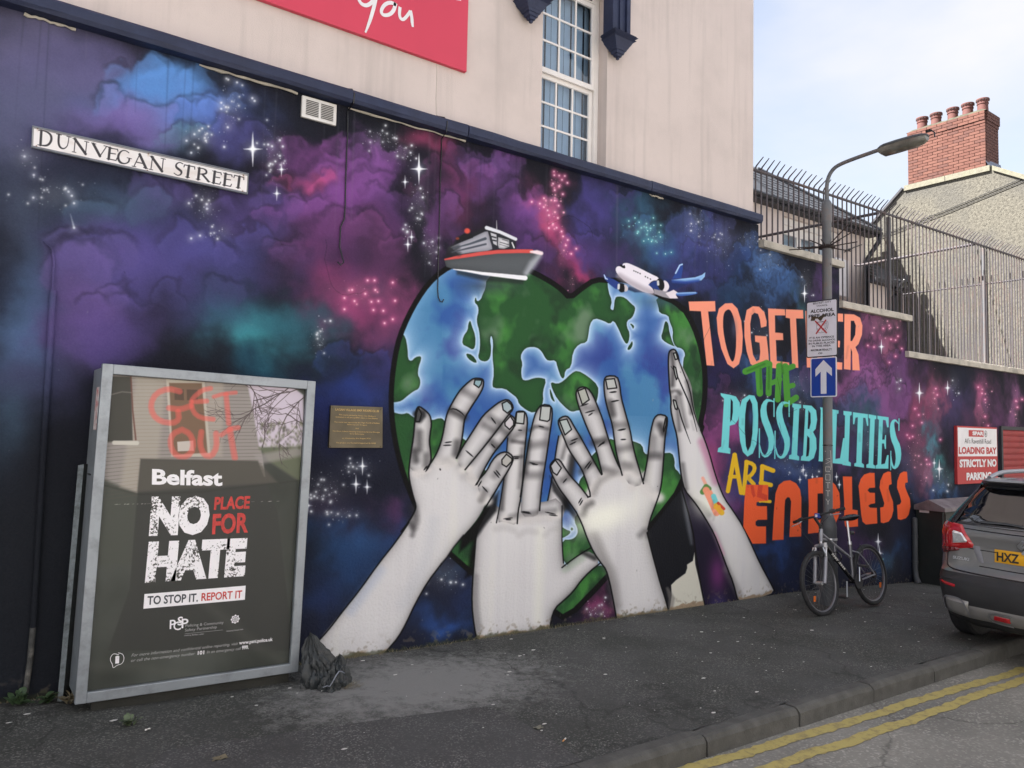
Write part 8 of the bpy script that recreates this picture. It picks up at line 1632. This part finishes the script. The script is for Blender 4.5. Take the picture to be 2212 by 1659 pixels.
# ------------------------------------------------------------------ crumpled bag, weeds, litter
nb_ = Noise(77); bc = np.array([2.10, -0.50, gz(2.1)])
bgt = thing('bin_bag', 'crumpled dark grey bag slumped on the pavement at the right foot of the poster case', 'bag', tuple(bc))
def crumple(name, c, R, H, lean, seed, nf, nu=110, nv=40, parent=None):
    r2 = random.Random(seed); ph = [r2.uniform(0, 6.28) for _ in range(8)]; P = []
    for i in range(nv + 1):
        v = i / nv; row_ = []; rr_ = R * float(np.interp(v, [0, .12, .4, .7, .9, 1], [1.0, 1.02, .82, .5, .24, .01]))
        for j in range(nu):
            a = 2 * math.pi * j / nu; ca, sa = math.cos(a), math.sin(a)
            f = float(nb_.fbm(np.array([ca * 1.7 + seed]), np.array([sa * 1.7 + v * 2.2]), 4)[0]) - .5
            g = float(nb_.fbm(np.array([ca * 4 + seed * 2 + v]), np.array([sa * 4 + v * 7]), 3)[0]) - .5
            fo = abs(math.sin(a * nf + ph[0] + 3.5 * f + v * 2.0)); fo2 = abs(math.sin(a * (nf + 2.5) + ph[1] - v * 6 + 4 * g))
            k_ = .70 + .34 * fo ** .5 + .14 * fo2 - .10 + .75 * f + .28 * g
            row_.append((c[0] + rr_ * k_ * ca * 1.1 + lean[0] * v, c[1] + rr_ * k_ * sa * .75 + lean[1] * v, c[2] + max(0.0, H * (v ** .9) + .05 * g * (1 if v > .05 else 0) + .05 * f * v)))
        P.append(row_)
    mb = MB(); mb.grid(P, True); o = mb.build(name, M['bag'], parent); o.data.polygons.foreach_set('use_smooth', [True] * len(o.data.polygons)); o.data.set_sharp_from_angle(angle=math.radians(28)); return o
crumple('crumpled_sheet', bc + (-.02, .02, 0), .13, .31, (-.055, .10), 3.3, 4.5, parent=bgt)
crumple('torn_flap', bc + (.075, -.03, 0), .085, .17, (.02, .05), 7.1, 3.5, parent=bgt); crumple('torn_flap', bc + (-.02, -.10, 0), .075, .09, (.02, .02), 9.7, 3.0, parent=bgt)
hm = [(-.09, -.165, .045), (-.065, -.17, .052), (-.045, -.168, .045), (-.02, -.165, .08), (.0, -.16, .105), (.02, -.155, .125), (.04, -.15, .118), (.06, -.155, .105)]
mb = MB(); mb.tube([tuple(bc + np.array(q)) for q in hm], [.003, .004, .003, .004, .005, .004, .004, .002], 5); mb.build('pale_hem', M['steel'], bgt, smooth=True)
def bigleaf(mb, c, a, l, w_, el, rn):
    d = Vector((math.cos(a) * math.cos(el), math.sin(a) * math.cos(el), math.sin(el))); s_ = Vector((-math.sin(a), math.cos(a), 0)); c = Vector(c); up = s_.cross(d) * -1
    pts = []
    for t_, ww_, dz in ((0, .08, 0), (.25, .8, .05), (.5, 1.0, .06), (.75, .75, .02), (1.0, .05, -.08)): m_ = c + d * l * t_ + Vector((0, 0, dz * l)); pts.append((m_ - s_ * w_ / 2 * ww_ + Vector((0, 0, .1 * w_ * ww_)), m_, m_ + s_ * w_ / 2 * ww_ + Vector((0, 0, .1 * w_ * ww_))))
    mb.grid([[tuple(q) for q in p_] for p_ in pts])
def weed(label, x, y, n, l, w_, m, seed, elr=(.1, 1.0)):
    r_ = random.Random(seed); t_ = thing('weed', label, 'weed', (x, y, gz(x)), 0, 'weeds at the foot of the wall')
    for k in range(int(n * 1.3)):
        mb = MB(); a = r_.uniform(0, 6.28); el = r_.uniform(*elr); l_ = l; c = (x + r_.uniform(-.02, .02), y + r_.uniform(-.02, .02), gz(x) + r_.uniform(.0, .03)); bigleaf(mb, c, a, l * r_.uniform(.4, .85), w_ * r_.uniform(.5, 1.0), el, r_); mb.build('leaf', m, t_, smooth=True)
weed('broad leaved green weed at the wall foot in the bottom left corner', .22, -.07, 16, .13, .065, M['leaf'], 1); weed('low dark weed beside the foot of the chipped conduit', .42, -.09, 14, .11, .055, M['leaf'], 2); weed('small sprawling weed between the conduit and the steel post', .56, -.11, 12, .09, .045, M['leaf'], 3, (.0, .7))
weed('dead brownish weed at the base of the steel post', .67, -.16, 16, .11, .03, M['straw'], 5, (.2, 1.2)); weed('pale rosette weed growing by the lower left corner of the poster case', .90, -.66, 18, .075, .028, M['leafb'], 4, (.1, .9)); weed('tall leafy weed against the wall at the very edge of the picture', .12, -.05, 14, .15, .075, M['leaf'], 6, (.3, 1.3))
r_ = random.Random(33); mb = MB()
for k in range(900):   # dead grass and moss tufts along the foot of the wall
    x = r_.uniform(.1, 6.5) if k < 700 else r_.uniform(6.5, 10.9); y = -abs(r_.gauss(0, .025)) - .002; z = gz(x); l = r_.uniform(.01, .035); a = r_.uniform(0, 6.28); mb.add([(x - .002, y, z), (x + .002, y, z), (x + math.cos(a) * l * .7, y + math.sin(a) * l * .5, z + l)], [(0, 1, 2)])
for k in range(120):
    x = r_.uniform(2.12, 2.28); y = -.60 + r_.uniform(-.05, .05); z = gz(x); l = r_.uniform(.03, .09); a = r_.uniform(-1.8, .6); mb.add([(x - .002, y, z), (x + .002, y, z), (x + math.cos(a) * l, y + math.sin(a) * l, z + l * .35)], [(0, 1, 2)])
tag(mb.build('dead_grass', M['straw'], None), 'thin dead grass and moss along the foot of the painted wall', 'grass', kind='stuff')
mb = MB()
for k in range(250):
    x = r_.uniform(.3, 10) if k % 3 else r_.uniform(2.5, 9); y = r_.uniform(-2.2, -.05); s_ = r_.choice([.003, .003, .005, .009]) * r_.uniform(.7, 1.6); n = 5; a0 = r_.uniform(0, 6)
    mb.add([(x + s_ * r_.uniform(.6, 1.3) * math.cos(a0 + 1.256 * q) * 1.5, y + s_ * r_.uniform(.6, 1.3) * math.sin(a0 + 1.256 * q), gz(x) + .0085) for q in range(5)], [(0, 1, 2, 3, 4)])
tag(mb.build('litter_specks', M['paper'], None), 'pale chewing gum spots and tiny scraps scattered over the pavement', 'litter', kind='stuff')
mb = MB()
for k in range(240):
    x = r_.uniform(1.5, 10); y = KY - .02 - abs(r_.gauss(0, .035)); s_ = r_.uniform(.003, .011); mb.cbox((x, y, gz(x) - .112), (s_ * 2, s_, s_ * .8), Matrix.Rotation(r_.uniform(0, 3), 3, 'Z'))
tag(mb.build('gutter_grit', M['stone'], None), 'grit and leaf crumbs gathered in the gutter below the kerb', 'grit', kind='stuff')
def onroad(q): p_ = px(q)[0]; P_ = onz(*p_, -.1); return onz(*p_, gz(P_[0]) - .112)
def onpave(q): p_ = px(q)[0]; P_ = onz(*p_, 0); return onz(*p_, gz(P_[0]) + .006)
def butt(c, a, label):
    t_ = thing('cigarette_end', label, 'cigarette end', tuple(c)); d = Vector((math.cos(a), math.sin(a), 0)); c = Vector(c) + Vector((0, 0, .006)); mb = MB(); mb.tube([c, c + d * .022], .0042, 8); mb.build('filter', M['ciga'], t_); mb = MB(); mb.tube([c + d * .0222, c + d * .045], .004, 8); mb.build('paper_end', M['paper'], t_)
butt(onroad('D:215,1542'), -.8, 'cigarette end lying on the road left of the yellow lines'); butt(onroad('D:668,1322'), -.5, 'cigarette end in the gutter by the dead leaves'); butt(onpave('B:1435,1492'), .5, 'white cigarette end on the pavement near the kerb')
def scrap(name, q, s_, m, label, cat, f=onpave, seed=0, lift=.01):
    c = f(q); r2 = random.Random(seed); P = []; n = 5
    for i in range(n): P.append([(c[0] + (i / (n - 1) - .5) * s_[0] + r2.uniform(-.1, .1) * s_[0], c[1] + (j / (n - 1) - .5) * s_[1] + r2.uniform(-.1, .1) * s_[1], c[2] + r2.uniform(0, 1) * s_[2]) for j in range(n)])
    mb = MB(); mb.grid(P); tag(mb.build(name, m, None, smooth=True), label, cat)
scrap('paper_scrap', 'D:485,1395', (.03, .05, .02), M['paper'], 'white scrap standing in the gutter below the kerb', 'litter', onroad, 1); scrap('dry_leaf', 'D:1000,1235', (.07, .07, .03), M['stone'], 'largest dry curled leaf in the gutter under the kerb stones', 'leaf', onroad, 2); scrap('dry_leaf', 'D:905,1255', (.06, .06, .03), M['straw'], 'brown dry leaf in the gutter left of the largest leaf', 'leaf', onroad, 3)
scrap('dry_leaf', 'D:770,1318', (.07, .04, .02), M['straw'], 'flat yellowish leaf in the gutter beside a cigarette end', 'leaf', onroad, 4); scrap('paper_scrap', 'B:1275,1398', (.05, .04, .008), M['stone'], 'pale trodden scrap on the pavement right of the repaired patch', 'litter', onpave, 5); scrap('sweet_wrapper', 'B:1995,1608', (.04, .025, .02), M['sparred'], 'small red sweet wrapper in the gutter', 'litter', onroad, 6)
scrap('dry_leaf', 'e:1420,1600', (.07, .05, .01), M['straw'], 'pale flat leaf on the pavement at the bottom of the picture', 'leaf', onpave, 7); scrap('paper_scrap', 'e:955,1413', (.03, .02, .008), M['paper'], 'white scrap on the pavement in front of the poster case', 'litter', onpave, 8)
# finish: no leftovers
for o in list(COL.objects):
    if o.type == 'EMPTY' and not o.children and o.parent is None: bpy.data.objects.remove(o)
